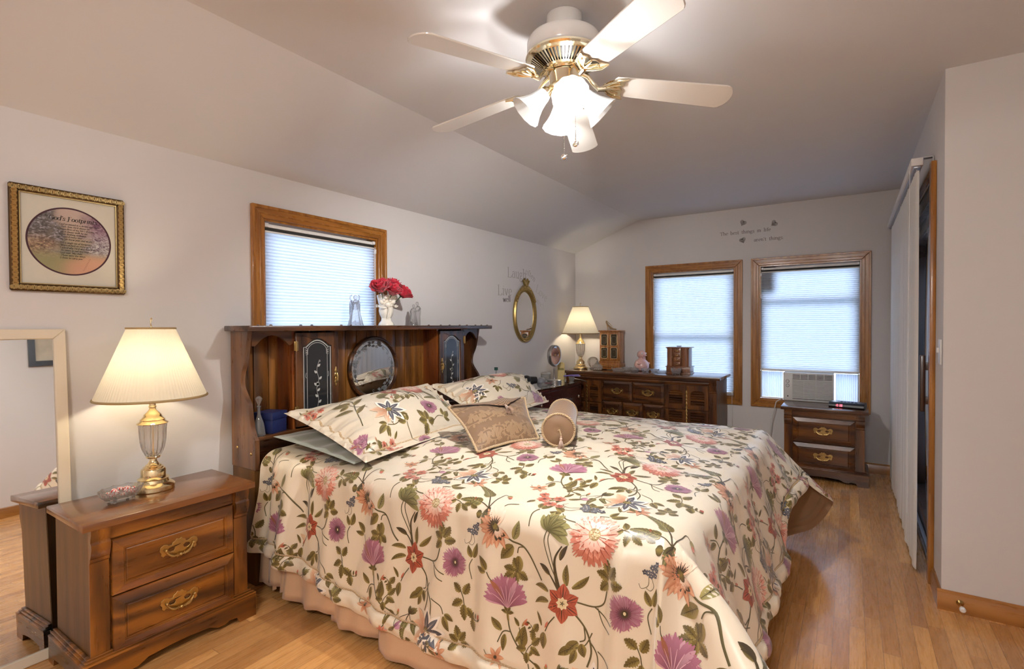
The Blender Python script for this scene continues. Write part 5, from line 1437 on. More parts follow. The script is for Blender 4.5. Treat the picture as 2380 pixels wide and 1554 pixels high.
PW_, PH_ = 0.385, 0.428
pic = thing('framed_picture', 'framed round landscape print with a poem, ornate bronze-gold frame, above the mirror', 'picture', (X0 + 0.001, 0.790, 1.697))
M['bronze'] = plain('bronze_leaf', (0.085, 0.042, 0.012), 0.42, 0.7, 0.3, 80)
M['goldleaf'] = plain('gold_highlights', (0.50, 0.37, 0.17), 0.34, 1.0, 0.2, 60)
M['mat'] = plain('mat_board', (0.60, 0.57, 0.48), 0.85, 0, 0.03, 40)
hw, hh, fw = PW_ / 2, PH_ / 2, 0.030
for pts in ([(-hw, -hh), (-hw + fw, -hh + fw), (-hw + fw, hh - fw), (-hw, hh)], [(hw - fw, -hh + fw), (hw, -hh), (hw, hh), (hw - fw, hh - fw)], [(-hw, hh), (-hw + fw, hh - fw), (hw - fw, hh - fw), (hw, hh)], [(-hw, -hh), (hw, -hh), (hw - fw, -hh + fw), (-hw + fw, -hh + fw)]):
    a = MB(); a.prism(pts, 0.0, 0.020, 'x'); o = a.build('frame', M['bronze'], pic); b = o.modifiers.new('edge', 'BEVEL'); b.width = .006; b.segments = 3
    horiz = abs(pts[0][1] - pts[1][1]) < abs(pts[1][1] - pts[2][1]) and False
a = MB()
def scroll(cy, cz, ang, s):
    c_, n_ = math.cos(ang), math.sin(ang)
    def W(u, v, x=.0205): return (x, cy + (u * c_ - v * n_) * s, cz + (u * n_ + v * c_) * s)
    for sg in (-1, 1):
        a.tube([W(0, -.9), W(sg * .25, -.3), W(sg * .28, .35), W(sg * .08, .8), W(sg * -.02, .5)], [.0016, .0026, .0024, .0018, .001], 6)
        a.tube([W(sg * .45, -.8), W(sg * .68, -.1), W(sg * .60, .55), W(sg * .42, .7)], [.0012, .0024, .002, .001], 6)
        a.tube([W(sg * .78, -.7), W(sg * .95, .1), W(sg * .85, .5)], [.001, .002, .001], 6)
ny, nz = 19, 21
for k in range(ny):
    y = -hw + (k + .5) * PW_ / ny
    scroll(y, hh - fw / 2, 0 if k % 2 else PI, .0112); scroll(y, -hh + fw / 2, PI if k % 2 else 0, .0112)
for k in range(1, nz - 1):
    z = -hh + (k + .5) * PH_ / nz
    scroll(hw - fw / 2, z, PI / 2 if k % 2 else -PI / 2, .0112); scroll(-hw + fw / 2, z, PI / 2 if k % 2 else -PI / 2, .0112)
a.build('carved_scrolls', M['goldleaf'], pic)
a = MB()
for (y0, z0, y1, z1) in ((-hw + fw, -hh + fw, hw - fw, -hh + fw + .0035), (-hw + fw, hh - fw - .0035, hw - fw, hh - fw), (-hw + fw, -hh + fw + .0036, -hw + fw + .0035, hh - fw - .0036), (hw - fw - .0035, -hh + fw + .0036, hw - fw, hh - fw - .0036)): a.box(.004, y0, z0, .016, y1, z1)
a.build('inner_fillet', M['goldleaf'], pic, flat=True)
a = MB(); a.box(.001, -hw + fw - .002, -hh + fw - .002, .008, hw - fw + .002, hh - fw + .002); a.build('mat_board', M['mat'], pic, flat=True)
CR, CZ_ = 0.137, 0.002
M['printed'] = colmat('printed_paper', 0.75, 0, 0.2, 300, 0)
a = MB(); a.M = Matrix.Translation((.0081, 0, CZ_)) @ Matrix.Rotation(PI / 2, 4, 'Y'); a.lathe([(CR + .006, 0), (CR + .006, .0006), (CR - .0002, .0006), (CR - .0002, 0)], 0, 0, 0, 96, cap=False)
a.build('round_mat_edge', plain('burgundy_mat', (0.055, 0.018, 0.028), 0.8), pic)
# landscape print: concentric grid coloured with soft painterly patches
nr, na = 110, 420
R_, A_ = np.meshgrid(np.linspace(0, CR, nr), np.linspace(0, 2 * PI, na, endpoint=True), indexing='ij')
yy, zz = R_ * np.cos(A_), R_ * np.sin(A_)
Yn, Zn = yy / CR, zz / CR
def blend(c, col, w): w = np.clip(w, 0, 1)[..., None]; return c * (1 - w) + np.array(col) * w
sm = lambda x: 1 / (1 + np.exp(-x))
n1 = _n2(Yn * 4 + 9, Zn * 5 + 3, 1); n2 = _n2(Yn * 16 + 5 + .6 * n1, Zn * 24 + 2, 2) * .6 + .4 * _n2(Yn * 34 + 2, Zn * 60 + 1, 5); n3 = _n2(Yn * 34 + 1, Zn * 60 + 7 + n1, 3) * .7 + .3 * _n2(Yn * 70, Zn * 110, 6)
c = np.zeros(Yn.shape + (3,)) + np.array(lin((190, 170, 160)))
c = blend(c, lin((176, 156, 132)), sm((-Zn + .25) * 5))
c = blend(c, lin((150, 144, 118)), sm((-Zn - .05) * 6))
L_ = sm((-Yn - .22 - .25 * (Zn - .3) + .18 * n1) * 14) * sm((Zn + .12 + .1 * n1) * 14)
c = blend(c, lin((98, 94, 92)), L_); c = blend(c, lin((168, 164, 172)), L_ * sm((n2 - .15) * 7)); c = blend(c, lin((60, 62, 58)), L_ * sm((n3 - .25) * 7) * .9)
Rr = sm((Yn - .42 + .15 * n1) * 14)
c = blend(c, lin((128, 96, 116)), Rr * sm((Zn - .0) * 9)); c = blend(c, lin((172, 150, 160)), Rr * sm((n2 - .25) * 7) * sm((Zn) * 9))
c = blend(c, lin((124, 118, 126)), Rr * sm((-Zn + .1) * 9)); c = blend(c, lin((206, 202, 204)), Rr * sm((-Zn + .2) * 9) * sm((n3 - .05) * 7)); c = blend(c, lin((88, 58, 84)), Rr * sm((-.45 - n2) * 7))
B_ = sm((-Yn - .42 - .3 * Zn + .12 * n1) * 14) * sm((-Zn + .0) * 12)
c = blend(c, lin((150, 122, 100)), B_); c = blend(c, lin((196, 174, 140)), B_ * sm((n2 - .2) * 7)); c = blend(c, lin((104, 60, 78)), B_ * sm((n3 - .35) * 7)); c = blend(c, lin((72, 62, 58)), B_ * sm((-.4 - n2) * 7))
W_ = sm((-np.abs(Zn + .33) + .06) * 30) * sm((.55 - np.abs(Yn + .0)) * 9)
c = blend(c, lin((126, 126, 134)), W_ * .8)
G_ = sm((-Zn - .38) * 14); c = blend(c, lin((150, 146, 110)), G_)
P_ = sm((-Zn - .52 + .35 * (Yn - .1) - .4 * np.clip(Yn - .45, 0, 1)) * 16) * sm((-Zn - .3) * 20) * sm((Yn + .12) * 9)
c = blend(c, lin((204, 158, 132)), P_); 
for k in range(9):
    c = blend(c, lin((140, 100, 84)), np.exp(-(((Yn - .32 - .02 * k) / .014) ** 2 + ((Zn + .86 - .045 * k) / .010) ** 2)) * .9)
V = np.stack([np.full(yy.size, .0084), yy.ravel(), zz.ravel() + CZ_], 1)
raw_mesh('landscape_print', V, grid_faces(nr, na), M['printed'], pic, c.reshape(-1, 3))
# ------------------------------------------------------------------ pen lettering: broad-nib strokes
def arc(cx, cy, rx, ry, a0, a1, n=9):
    return [(cx + rx * math.cos(math.radians(a0 + (a1 - a0) * k / (n - 1))), cy + ry * math.sin(math.radians(a0 + (a1 - a0) * k / (n - 1)))) for k in range(n)]
X_ = 0.46
GL = {
 'a': (.42, [arc(.20, .15, .16, .15, 60, 330) , [(.08, .38), (.14, .45), (.24, .46), (.33, .40), (.34, .30), (.34, .06), (.40, .0)]]),
 'b': (.46, [[(.0, .70), (.08, .70), (.08, .0)], arc(.24, .22, .16, .23, 170, -160)]),
 'c': (.38, [arc(.22, .23, .19, .23, 45, 315)]),
 'd': (.48, [arc(.21, .22, .18, .23, 10, 340), [(.30, .70), (.39, .70), (.39, .03), (.45, .0)]]),
 'e': (.41, [[(.05, .25), (.38, .25)] + arc(.22, .23, .17, .23, 10, 310)]),
 'f': (.30, [[(.36, .62), (.30, .70), (.20, .66), (.16, .54), (.16, .0)], [(.02, .45), (.32, .45)], [(.06, 0), (.26, 0)]]),
 'g': (.43, [arc(.19, .30, .14, .15, 0, 360), [(.33, .40), (.40, .46)], [(.12, .17), (.08, .08), (.16, .03), (.32, .0), (.38, -.09), (.30, -.20), (.16, -.22), (.05, -.15), (.08, -.04), (.16, .02)]]),
 'h': (.48, [[(.0, .70), (.09, .70), (.09, .0)], [(.09, .32), (.18, .44), (.30, .45), (.38, .36), (.38, .0)], [(.02, 0), (.17, 0)], [(.31, 0), (.46, 0)]]),
 'i': (.22, [[(.02, .44), (.11, .45), (.11, .0)], [(.03, 0), (.20, 0)], [(.10, .61), (.13, .64)]]),
 'k': (.46, [[(.0, .70), (.09, .70), (.09, .0)], [(.36, .44), (.10, .20)], [(.18, .27), (.40, .0)]]),
 'l': (.22, [[(.02, .70), (.11, .70), (.11, .0)], [(.02, 0), (.20, 0)]]),
 'm': (.72, [[(.0, .45), (.09, .45), (.09, .0)], [(.09, .32), (.17, .44), (.27, .45), (.34, .36), (.34, .0)], [(.34, .32), (.42, .44), (.53, .45), (.60, .36), (.60, .0)], [(.02, 0), (.17, 0)], [(.27, 0), (.42, 0)], [(.53, 0), (.68, 0)]]),
 'n': (.48, [[(.0, .45), (.09, .45), (.09, .0)], [(.09, .32), (.18, .44), (.30, .45), (.38, .36), (.38, .0)], [(.02, 0), (.17, 0)], [(.31, 0), (.46, 0)]]),
 'o': (.44, [arc(.22, .23, .18, .23, 0, 360, 13)]),
 'p': (.46, [[(.0, .45), (.08, .45), (.08, -.22)], arc(.24, .22, .16, .23, 170, -160), [(.0, -.22), (.17, -.22)]]),
 'r': (.34, [[(.0, .45), (.09, .45), (.09, .0)], [(.09, .30), (.18, .43), (.30, .44)], [(.02, 0), (.18, 0)]]),
 's': (.35, [[(.30, .37), (.26, .45), (.14, .46), (.06, .36), (.14, .27), (.26, .20), (.29, .09), (.20, .0), (.08, .01), (.04, .10)]]),
 't': (.30, [[(.13, .60), (.13, .08), (.18, .0), (.27, .05)], [(.02, .45), (.27, .45)]]),
 'u': (.48, [[(.0, .45), (.08, .45), (.08, .10), (.16, .0), (.28, .02), (.36, .12)], [(.28, .45), (.37, .45), (.37, .0), (.45, 0)]]),
 'v': (.44, [[(.04, .45), (.21, .0)], [(.21, .0), (.38, .45)], [(-.02, .45), (.12, .45)], [(.31, .45), (.45, .45)]]),
 'w': (.64, [[(.04, .45), (.18, .0)], [(.18, .0), (.31, .42)], [(.31, .42), (.44, .0)], [(.44, .0), (.58, .45)], [(-.02, .45), (.12, .45)], [(.51, .45), (.65, .45)]]),
 'x': (.42, [[(.04, .45), (.38, .0)], [(.38, .45), (.04, .0)]]),
 'y': (.44, [[(.04, .45), (.22, .02)], [(.39, .45), (.22, .02), (.12, -.20), (.02, -.20)]]),
 'z': (.40, [[(.05, .45), (.36, .45), (.05, .0), (.37, .0)]]),
 'L': (.56, [[(.12, .70), (.12, .0)], [(.03, .70), (.22, .70)], [(.03, .0), (.48, .0), (.51, .14)]]),
 'T': (.60, [[(.30, .70), (.30, .0)], [(.04, .56), (.05, .70), (.55, .70), (.56, .56)], [(.20, 0), (.40, 0)]]),
 'G': (.66, [arc(.34, .35, .29, .35, 45, 350, 14), [(.40, .30), (.63, .30)], [(.58, .30), (.58, -.06)]]),
 'F': (.54, [[(.16, .70), (.16, .02), (.08, -.10), (-.06, -.08)], [(.02, .64), (.12, .70), (.52, .70)], [(.16, .38), (.42, .38)]]),
 'R': (.58, [[(.12, .70), (.12, .0)], [(.02, .70), (.30, .70), (.44, .60), (.42, .44), (.28, .36), (.12, .36)], [(.28, .36), (.54, .0)]]),
 'H': (.66, [[(.12, .70), (.12, .0)], [(.54, .70), (.54, .0)], [(.12, .36), (.54, .36)], [(.02, .66), (.12, .70)]]),
 'S': (.48, [[(.42, .58), (.36, .69), (.20, .70), (.09, .58), (.16, .42), (.32, .32), (.40, .18), (.30, .02), (.12, .0), (.05, .12)]]),
 'M': (.78, [[(.06, .0), (.14, .70)], [(.14, .70), (.38, .06)], [(.38, .06), (.62, .70)], [(.62, .70), (.68, .0)]]),
 'Y': (.60, [[(.04, .70), (.30, .34)], [(.56, .70), (.30, .34), (.28, .0)]]),
 'W': (.84, [[(.04, .70), (.20, .0)], [(.20, .0), (.40, .64)], [(.40, .64), (.58, .0)], [(.58, .0), (.78, .70)]]),
 'I': (.26, [[(.13, .70), (.13, .0)], [(.03, .70), (.23, .70)], [(.03, 0), (.23, 0)]]),
 'A': (.62, [[(.04, .0), (.30, .70)], [(.30, .70), (.56, .0)], [(.15, .26), (.46, .26)]]),
 "'": (.14, [[(.08, .70), (.05, .56)]]), '"': (.24, [[(.08, .70), (.05, .58)], [(.18, .70), (.15, .58)]]),
 '.': (.16, [[(.06, .01), (.09, .04)]]), ',': (.16, [[(.08, .04), (.04, -.08)]]),
}
def letter(ch, thick, thin):
    """ribbons of one character in em units"""
    e = Emb()
    for s in GL[ch][1]:
        P = cat(s, 4) if len(s) > 2 else np.array([s[0], ((s[0][0] + s[1][0]) / 2, (s[0][1] + s[1][1]) / 2), s[1]], float)
        t = np.gradient(P, axis=0); t /= np.linalg.norm(t, axis=1)[:, None] + 1e-9
        w = thin + (thick - thin) * np.abs(t[:, 1]) ** 1.2
        e.rib(P, w, (0, 0, 0))
    return e
def text(s, size, thick=.042, thin=.016, shear=0.0, space=.26, track=0.02):
    """one line starting at the origin; returns ribbons and the width"""
    e = Emb(); x = 0.0
    for ch in s:
        if ch == ' ': x += space; continue
        l = letter(ch, thick, thin)
        for (P, w, a, b, d, lay) in l.r:
            Q = P.copy(); Q[:, 0] += x + shear * P[:, 1]
            e.r.append((Q * size, w * size, a, b, d, lay))
        x += GL[ch][0] + track
    return e, x * size

# poem on the print
lines = ["God promised in a dream one night", "That close He'd always be.", "Regardless of my life's distress,", "He'd always walk by me.", "Then flashing moments", "Showed every time", "My life knew pain and wrath.", None,
         "Yet a single set of footprints", "Were etched on every path.", "I asked why He'd abandoned me", "As times so sad and blue.", "God said, \"My child,", "Those were the times", "I chose to carry you.\""]
E1 = Emb()
e, w = text("God's Footprints", .0250, .056, .018, .2); E1 += e.xf(-w / 2 + .010, .0860)
z = .0690
for k, ln in enumerate(lines):
    if ln is None: z -= .004; continue
    e, w = text(ln, .0098, .055, .02, .2); E1 += e.xf(-.036 + (.003 if k % 2 else 0), z); z -= .0106
a = MB(); V, Cc, F, L = E1.mesh(); a.add([(.0092, p[0], p[1] + CZ_) for p in V], [tuple(f) for f in F])
a.build('poem_lettering', plain('print_ink', (.02, .016, .014), .7), pic, flat=True)

def decal(name, label, cat_, emb, loc, rotz, mat, group=None):
    """thin vinyl lettering on a wall; local x along the wall, y into the wall"""
    V, Cc, F, L = emb.mesh(); a = MB(); a.add([(p[0], -0.0008, p[1]) for p in V], [tuple(f) for f in F])
    o = a.build(name, mat, None, flat=True); o.location = loc; o.rotation_euler = (0, 0, rotz)
    md = o.modifiers.new('film', 'SOLIDIFY'); md.thickness = .0006
    return tag(o, label, cat_, group)
VIN = plain('grey_vinyl', (.165, .145, .135), .6); VINL = plain('pale_grey_vinyl', (.36, .33, .31), .6)
def heart(R):
    e = Emb()
    for k in range(6):
        s = 1 - k * .16; t = np.linspace(0, 2 * PI, 25)
        P = np.stack([R * s * .062 * 16 * np.sin(t) ** 3, R * s * .062 * (13 * np.cos(t) - 5 * np.cos(2 * t) - 2 * np.cos(3 * t) - np.cos(4 * t))], 1)
        e.rib(P, R * .075, (0, 0, 0))
    return e
e1, w1_ = text("The best things in life", .098, .052, .020, 0, .46, .05); e2, w2_ = text("aren't things.", .098, .052, .020, 0, .46, .05)
q = Emb(); 
s_ = .470 / w1_; q += e1.xf(0, 0, math.radians(.4), s_); q += e2.xf(.318, -.088, math.radians(.4), s_)
decal('wall_lettering', 'grey lettering above the far windows reading The best things in life aren\'t things', 'wall decal', q, (-1.126, D, 2.252), 0, VIN)
for (x, z, an_, lb) in ((-.908, 2.362, -.5, 'small grey heart decal above the word best on the far wall'), (-.627, 2.325, -.9, 'small grey heart decal above the words in life on the far wall'), (-.912, 2.188, .35, 'small grey heart decal beside the word aren\'t on the far wall')):
    decal('heart_decal', lb, 'wall decal', heart(.030).xf(0, 0, an_), (x, D, z), 0, VINL, 'heart decals around the far wall lettering')
# lettering around the oval mirror on the left wall (x of the decal runs along +Y)
def ldecal(txt, label, y, z, size, ang=0.0, mat=VINL, arc_=None, thick=.034):
    if arc_ is None:
        e, w = text(txt, size, thick, .013, 0, .3, .05); e = e.xf(0, 0, ang)
    else:
        e = Emb(); x = 0; a0 = ang; px = py = 0.0
        for ch in txt:
            l = letter(ch, thick, .013); e += l.xf(px, py, a0, size)
            adv = (GL[ch][0] + .08) * size; px += adv * math.cos(a0); py += adv * math.sin(a0); a0 += arc_
    decal('wall_lettering', label, 'wall decal', e, (X0, y, z), PI / 2, mat, 'live laugh love lettering around the oval mirror')
ldecal('Live', 'grey word Live left of the oval mirror on the left wall', 3.965, 1.630, .135, .02)
ldecal('well', 'darker grey word well below Live beside the oval mirror', 4.055, 1.566, .078, .05, VIN, None, .06)
ldecal('Laugh', 'grey word Laugh above the oval mirror on the left wall', 4.130, 1.812, .135, .0)
ldecal('often', 'small grey word often curving down over the right top of the oval mirror', 4.462, 1.868, .085, -.18, VINL, -.11)
ldecal('Love', 'pale grey word Love right of the oval mirror', 4.660, 1.700, .125, -.42, plain('paler_vinyl', (.52, .48, .45), .6))  # lighter grey than the other words
ldecal('much', 'pale small word much below Love right of the oval mirror', 4.680, 1.585, .075, -.42, plain('paler_vinyl_small', (.55, .51, .48), .6))

# oval gilt mirror
ov = thing('oval_mirror', 'small oval gilt mirror with a carved bow on top beside the corner lamp', 'mirror', (X0 + .001, 4.432, 1.446))
A1, B1 = 0.205, 0.272
M['giltwood'] = plain('gilt_wood', (0.40, 0.28, 0.10), 0.36, 0.85, 0.25, 50)
def oval(sc_in, sc_out, x0, x1, n=64):
    a = MB(); v = []; f = []
    prof = [(sc_out, 0.0), (sc_out, x0), (sc_out - .010, x1), (sc_out - .020, x1 - .005), (sc_out - .026, x1 - .002), (sc_in, x0), (sc_in, 0.0)]
    for (o, x) in prof:
        for k in range(n):
            t = 2 * PI * k / n; v.append((x, (A1 - .205 + .205 + o) * math.cos(t), (B1 + o) * math.sin(t)))
    m_ = len(prof)
    for i in range(m_ - 1):
        for k in range(n): f.append((i * n + k, i * n + (k + 1) % n, (i + 1) * n + (k + 1) % n, (i + 1) * n + k))
    a.add(v, f); return a
A1, B1 = 0.172, 0.238
oval(-.002, .040, .016, .030).build('frame', M['giltwood'], ov)
a = MB(); a.prism([(A1 * 1.0 * math.cos(t), B1 * math.sin(t)) for t in np.linspace(0, 2 * PI, 64, endpoint=False)], .004, .009, 'x'); a.build('mirror_glass', M['mirror'], ov, sharp=20)
a = MB()
for s in (-1, 1):
    for k in range(9):
        t = PI / 2 - s * (.10 + k * .115); y, z = (A1 + .036) * math.cos(t), (B1 + .040) * math.sin(t)
        a.ball((.024, y, z), (.012, .017, .017), 10, 8); a.ball((.034, y * .99, z * 1.0), (.006, .008, .008), 8, 6)
        a.tube([(.024, y, z), (.030, y - s * .012, z + .020), (.022, y + s * .004, z + .030)], [.008, .007, .003], 6)
    a.tube([(.02, 0, B1 + .045), (.026, -s * .030, B1 + .080), (.026, -s * .052, B1 + .112), (.024, -s * .030, B1 + .124), (.024, -s * .012, B1 + .095), (.02, 0, B1 + .052)], [.010, .013, .013, .013, .010, .008], 8)
    a.tube([(.02, 0, B1 + .05), (.03, -s * .020, B1 + .070), (.03, -s * .036, B1 + .094)], [.012, .012, .008], 8)
a.ball((.030, 0, B1 + .060), (.014, .016, .018), 10, 8)
a.build('carved_bow', M['giltwood'], ov)

# picture on the hall wall, visible in the leaning mirror
hp = thing('dark_framed_picture', 'dark framed picture reflected at the top of the leaning mirror', 'picture', (XB - .001, 1.78, 1.55))
a = MB(); fw = .05; hw, hh = .26, .20
for pts in ([(-hw, -hh), (-hw + fw, -hh + fw), (-hw + fw, hh - fw), (-hw, hh)], [(hw - fw, -hh + fw), (hw, -hh), (hw, hh), (hw - fw, hh - fw)], [(-hw, hh), (-hw + fw, hh - fw), (hw - fw, hh - fw), (hw, hh)], [(-hw, -hh), (hw, -hh), (hw - fw, -hh + fw), (-hw + fw, -hh + fw)]): a.prism(pts, -.022, 0, 'x')
a.build('frame', plain('dark_blue_frame', (.03, .035, .045), .4), hp)
a = MB(); a.box(-.010, -hw + fw, -hh + fw, -.001, hw - fw, hh - fw); a.build('print', plain('faded_print', (.5, .45, .36), .8, 0, .3, 12), hp, flat=True)
# ------------------------------------------------------------------ bed: mattress, box spring, frame feet, skirt
UH, UF, VN, VF = -2.500, -0.47, 1.555, 3.41
bed = thing('bed', 'king bed with a beige skirt standing against the dark headboard', 'bed', (-1.49, 2.48, 0))
bo = Vector((-1.49, 2.48, 0))
def BD():
    a = MB(); a.M = Matrix.Translation(-bo); return a
M['ticking'] = plain('mattress_ticking', (.55, .52, .47), .8)
a = BD(); a.cbox(UH + .01, VN + .01, .42, UF - .02, VF - .02, .655, .05); a.build('mattress', M['ticking'], bed)
a = BD(); a.cbox(UH + .01, VN - .03, .20, UF - .01, VF + .0, .418, .02); a.build('box_spring', M['ticking'], bed)
M['coaster'] = plain('caster_cup', (.38, .22, .10), .5)
for (x, y) in ((-2.36, 1.60), (-.60, 1.64), (-2.36, 3.30), (-.60, 3.30), (-1.5, 1.64)):
    a = BD(); a.lathe([(.026, .013), (.030, .03), (.022, .05), (.022, .1995)], x, y, 0, 16); l = a.build('leg', M['black'], bed)
    a = BD(); a.lathe([(.044, .001), (.046, .006), (.044, .0125), (.030, .0125)], x, y, 0, 20); a.build('caster_cup', M['coaster'], l)
def skirt_mat():
    n = NT('tan_skirt_cloth'); v = n.noise(n.coord('Object', (1, 1, 1)), 500, 2)
    n.set(col=n.mix(v, lin((196, 160, 126)), lin((212, 178, 144))), rough=.7, sheen=.2, spec=.2); n.bump(v, .1, .0005); return n.m
M['skirt'] = skirt_mat()
def panel(x0, x1, y0, amp, zb, side='near', skew=0.0, seed=0):
    """one hanging panel of the bed skirt with soft folds"""
    n = max(6, int(abs(x1 - x0) / .018)); zs = np.linspace(.36, 0, 12); v = []; f = []
    for i in range(n + 1):
        t = i / n; x = x0 + (x1 - x0) * t
        for k, zz in enumerate(zs):
            h = 1 - zz / .36
            fold = amp * h * (math.sin(t * 7.3 + seed) * .6 + math.sin(t * 15.1 + seed * 2.3) * .3) + .05 * h * skew * (1 if t < .5 else 1) * (1 - t)
            zl = zb + (.012 * math.sin(t * 6 + seed)); z = .36 - (.36 - zl) * h
            v.append((x, y0 - fold - .012 * h, z) if side == 'near' else (y0 + fold + .012 * h, x, z))
    K = len(zs)
    for i in range(n):
        for k in range(K - 1): f.append((i * K + k, i * K + k + 1, (i + 1) * K + k + 1, (i + 1) * K + k))
    a = BD(); a.add(v, f); o = a.build('skirt_panel', M['skirt'], bed, sharp=180)
    m_ = o.modifiers.new('cloth', 'SOLIDIFY'); m_.thickness = .002
panel(-2.50, -2.365, 1.470, .02, .030, seed=1)
panel(-2.40, -2.215, 1.452, .035, .060, seed=2.2)
panel(-2.245, -1.90, 1.452, .03, .045, skew=.5, seed=3)
panel(-1.93, -1.585, 1.448, .03, .032, seed=4.4, skew=.3)
panel(-1.61, -1.10, 1.445, .035, .020, seed=5.1, skew=.6)
panel(-1.12, -.50, 1.455, .03, .022, seed=6.7)
panel(1.50, 2.15, -.455, .02, .022, 'foot', seed=.4); panel(2.13, 2.80, -.450, .02, .020, 'foot', seed=2.4); panel(2.78, 3.38, -.455, .02, .022, 'foot', seed=3.3)

# ------------------------------------------------------------------ quilted comforter as one surface over (u, v)
sms = lambda x: np.clip(x, 0, 1) ** 2 * (3 - 2 * np.clip(x, 0, 1))
def topz(u, v):
    d = np.minimum(np.minimum(v - VN, VF - v), UF - u)
    return .700 + .042 * sms(d / .5)
SEAM = .064
def hemlen(u, v):
    """cloth length below the top edge, by place"""
    dn = np.maximum(VN - v, 0); du = np.maximum(u - UF, 0); df = np.maximum(v - VF, 0)
    phi = np.arctan2(np.maximum(dn, df), du + 1e-9)
    near = .545 + .085 * sms((u + 2.5) / 1.1)
    foot = .60 - .19 * sms((v - 2.80) / .28)
    s = np.sin(phi) ** 2
    L = foot * (1 - s) + near * s
    return np.where((df > 0) & (du > 0), np.interp(phi, [0, .25, .5, .8, 1.571], [.41, .58, .70, .74, .63]), L)
def base_surf(u, v):
    dn = np.maximum(VN - v, 0); du = np.maximum(u - UF, 0); df = np.maximum(v - VF, 0)
    dy = np.maximum(dn, df); d = np.hypot(du, dy)
    phi = np.arctan2(dy, du + 1e-9); s = np.sin(phi) ** 2
    near = dn > 0
    thf = math.radians(74) - math.radians(22) * sms((v - 2.85) / .50) - math.radians(6) * sms((1.95 - v) / .4)
    thn = math.radians(82) + 0 * u
    th = thf * (1 - s) + thn * s
    th = th - np.where(near & (du > 0), math.radians(30) * np.exp(-((phi - .62) / .42) ** 2), 0)
    th = np.where((df > 0) & (du > 0), np.radians(np.interp(phi, [0, .25, .45, .7, 1.571], [52, 48, 62, 84, 82])), th)
    r = .092
    a = np.clip(d / r, 0, th); rest = np.maximum(d - r * th, 0)
    h = r * np.sin(a) + rest * np.cos(th); w = r * (1 - np.cos(a)) + rest * np.sin(th)
    cu = np.minimum(u, UF); cv = np.clip(v, VN, VF)
    sg = np.where(near, -1.0, 1.0)
    x = cu + h * np.cos(phi) * (d > 0); y = cv + sg * h * np.sin(phi) * (d > 0)
    z = topz(cu, cv) - w
    return np.stack([x, y, z], -1)
def disp(u, v):
    dn = np.maximum(VN - v, 0); du = np.maximum(u - UF, 0); df = np.maximum(v - VF, 0)
    dy = np.maximum(dn, df); d = np.hypot(du, dy); phi = np.arctan2(dy, du + 1e-9)
    L = hemlen(u, v); t = np.clip(d / L, 0, 1.1)
    o = .0055 * _n2(u * 5.2, v * 5.6, 3) + .0035 * _n2(u * 11 + 4, v * 9, 4)
    o = o + .0035 * np.sin(v * 24 + 2.2 * _n2(u * 1.3, v * 2.5, 9)) * sms(np.minimum(np.minimum(v - VN, VF - v), UF - u) / .16) * (.4 + .6 * np.abs(_n2(u * 1.1, v * 1.7, 17)))
    ramp = sms(d / .22)
    su = np.where(dn > 0, u, 0)
    fold = .0125 * np.sin(u * 21 + 2.6 * _n2(u * 2.2, v * 1.8, 5) + v * 3) * (.35 + .65 * np.abs(_n2(u * 2.3 + 3, v * .8, 6)))
    fold = fold + .0055 * np.sin(u * 47 + 3 * _n2(u * 3, v * 3, 7))
    head = 1 + 2.0 * np.exp(-((u + 2.36) / .28) ** 2)
    o = o + np.where((dn > 0) & (du <= 0), ramp * fold * head * sms((UF - .02 - u) / .22), 0)
    ff = .010 * np.sin(v * 17 + 2.2 * _n2(u * 1.7, v * 2.1, 8)) + .004 * np.sin(v * 39 + 2 * _n2(u * 3, v * 3, 12))
    o = o + np.where((du > 0) & (dy <= 0), ramp * ff * sms((v - VN) / .2) * sms((VF - v) / .2), 0)
    # a ridge just before the near foot corner and the sharp cone of the corner itself
    o = o + np.where(dn > 0, .034 * ramp * np.exp(-((u + .575) / .034) ** 2) * (du <= 0), 0)
    o = o - np.where(dn > 0, .014 * ramp * np.exp(-((u + .635) / .045) ** 2), 0)
    cor = (du > 0) & (dn > 0)
    o = o + np.where(cor, sms(d / .3) * (.045 * np.exp(-((phi - .52) / .17) ** 2) - .030 * np.exp(-((phi - .95) / .16) ** 2) + .028 * np.exp(-((phi - 1.34) / .13) ** 2)), 0)
    # hem: stitched seam and a puffy band with small puckers
    q = d - (L - SEAM)
    o = o - .010 * np.exp(-(q / .009) ** 2) * (d > .1)
    pk = np.sin((u + 1.31 * v) * 58 + 3 * _n2(u * 4, v * 4, 21))
    o = o + (d > .1) * np.where((q > 0), .011 * np.sin(PI * np.clip(q / SEAM, 0, 1)) ** .7 * (1 + .28 * pk), 0)
    return o
def surf(u, v):
    u = np.asarray(u, float); v = np.asarray(v, float); e = .004
    def P0(a, b): return base_surf(a, b)
    def N0(a, b):
        n = np.cross(P0(a + e, b) - P0(a - e, b), P0(a, b + e) - P0(a, b - e)); return n / (np.linalg.norm(n, axis=-1, keepdims=True) + 1e-12)
    def Pd(a, b): return P0(a, b) + N0(a, b) * disp(a, b)[..., None]
    P = Pd(u, v)
    n = np.cross(Pd(u + e, v) - Pd(u - e, v), Pd(u, v + e) - Pd(u, v - e)); n = n / (np.linalg.norm(n, axis=-1, keepdims=True) + 1e-12)
    return P, n
IVORY = np.array(lin((227, 214, 191)))
nu, nv, ntt = 130, 120, 64
us = np.linspace(UH, UF, nu); vs = np.linspace(VN, VF, nv); ts = np.linspace(0, 1, ntt) ** .9
UV = []; FF = []; off = 0
def patch(Ug, Vg):
    global off
    UV.append(np.stack([Ug.ravel(), Vg.ravel()], 1)); FF.append(grid_faces(*Ug.shape, off)); off += Ug.size
U_, V_ = np.meshgrid(us, vs, indexing='ij'); patch(U_, V_)
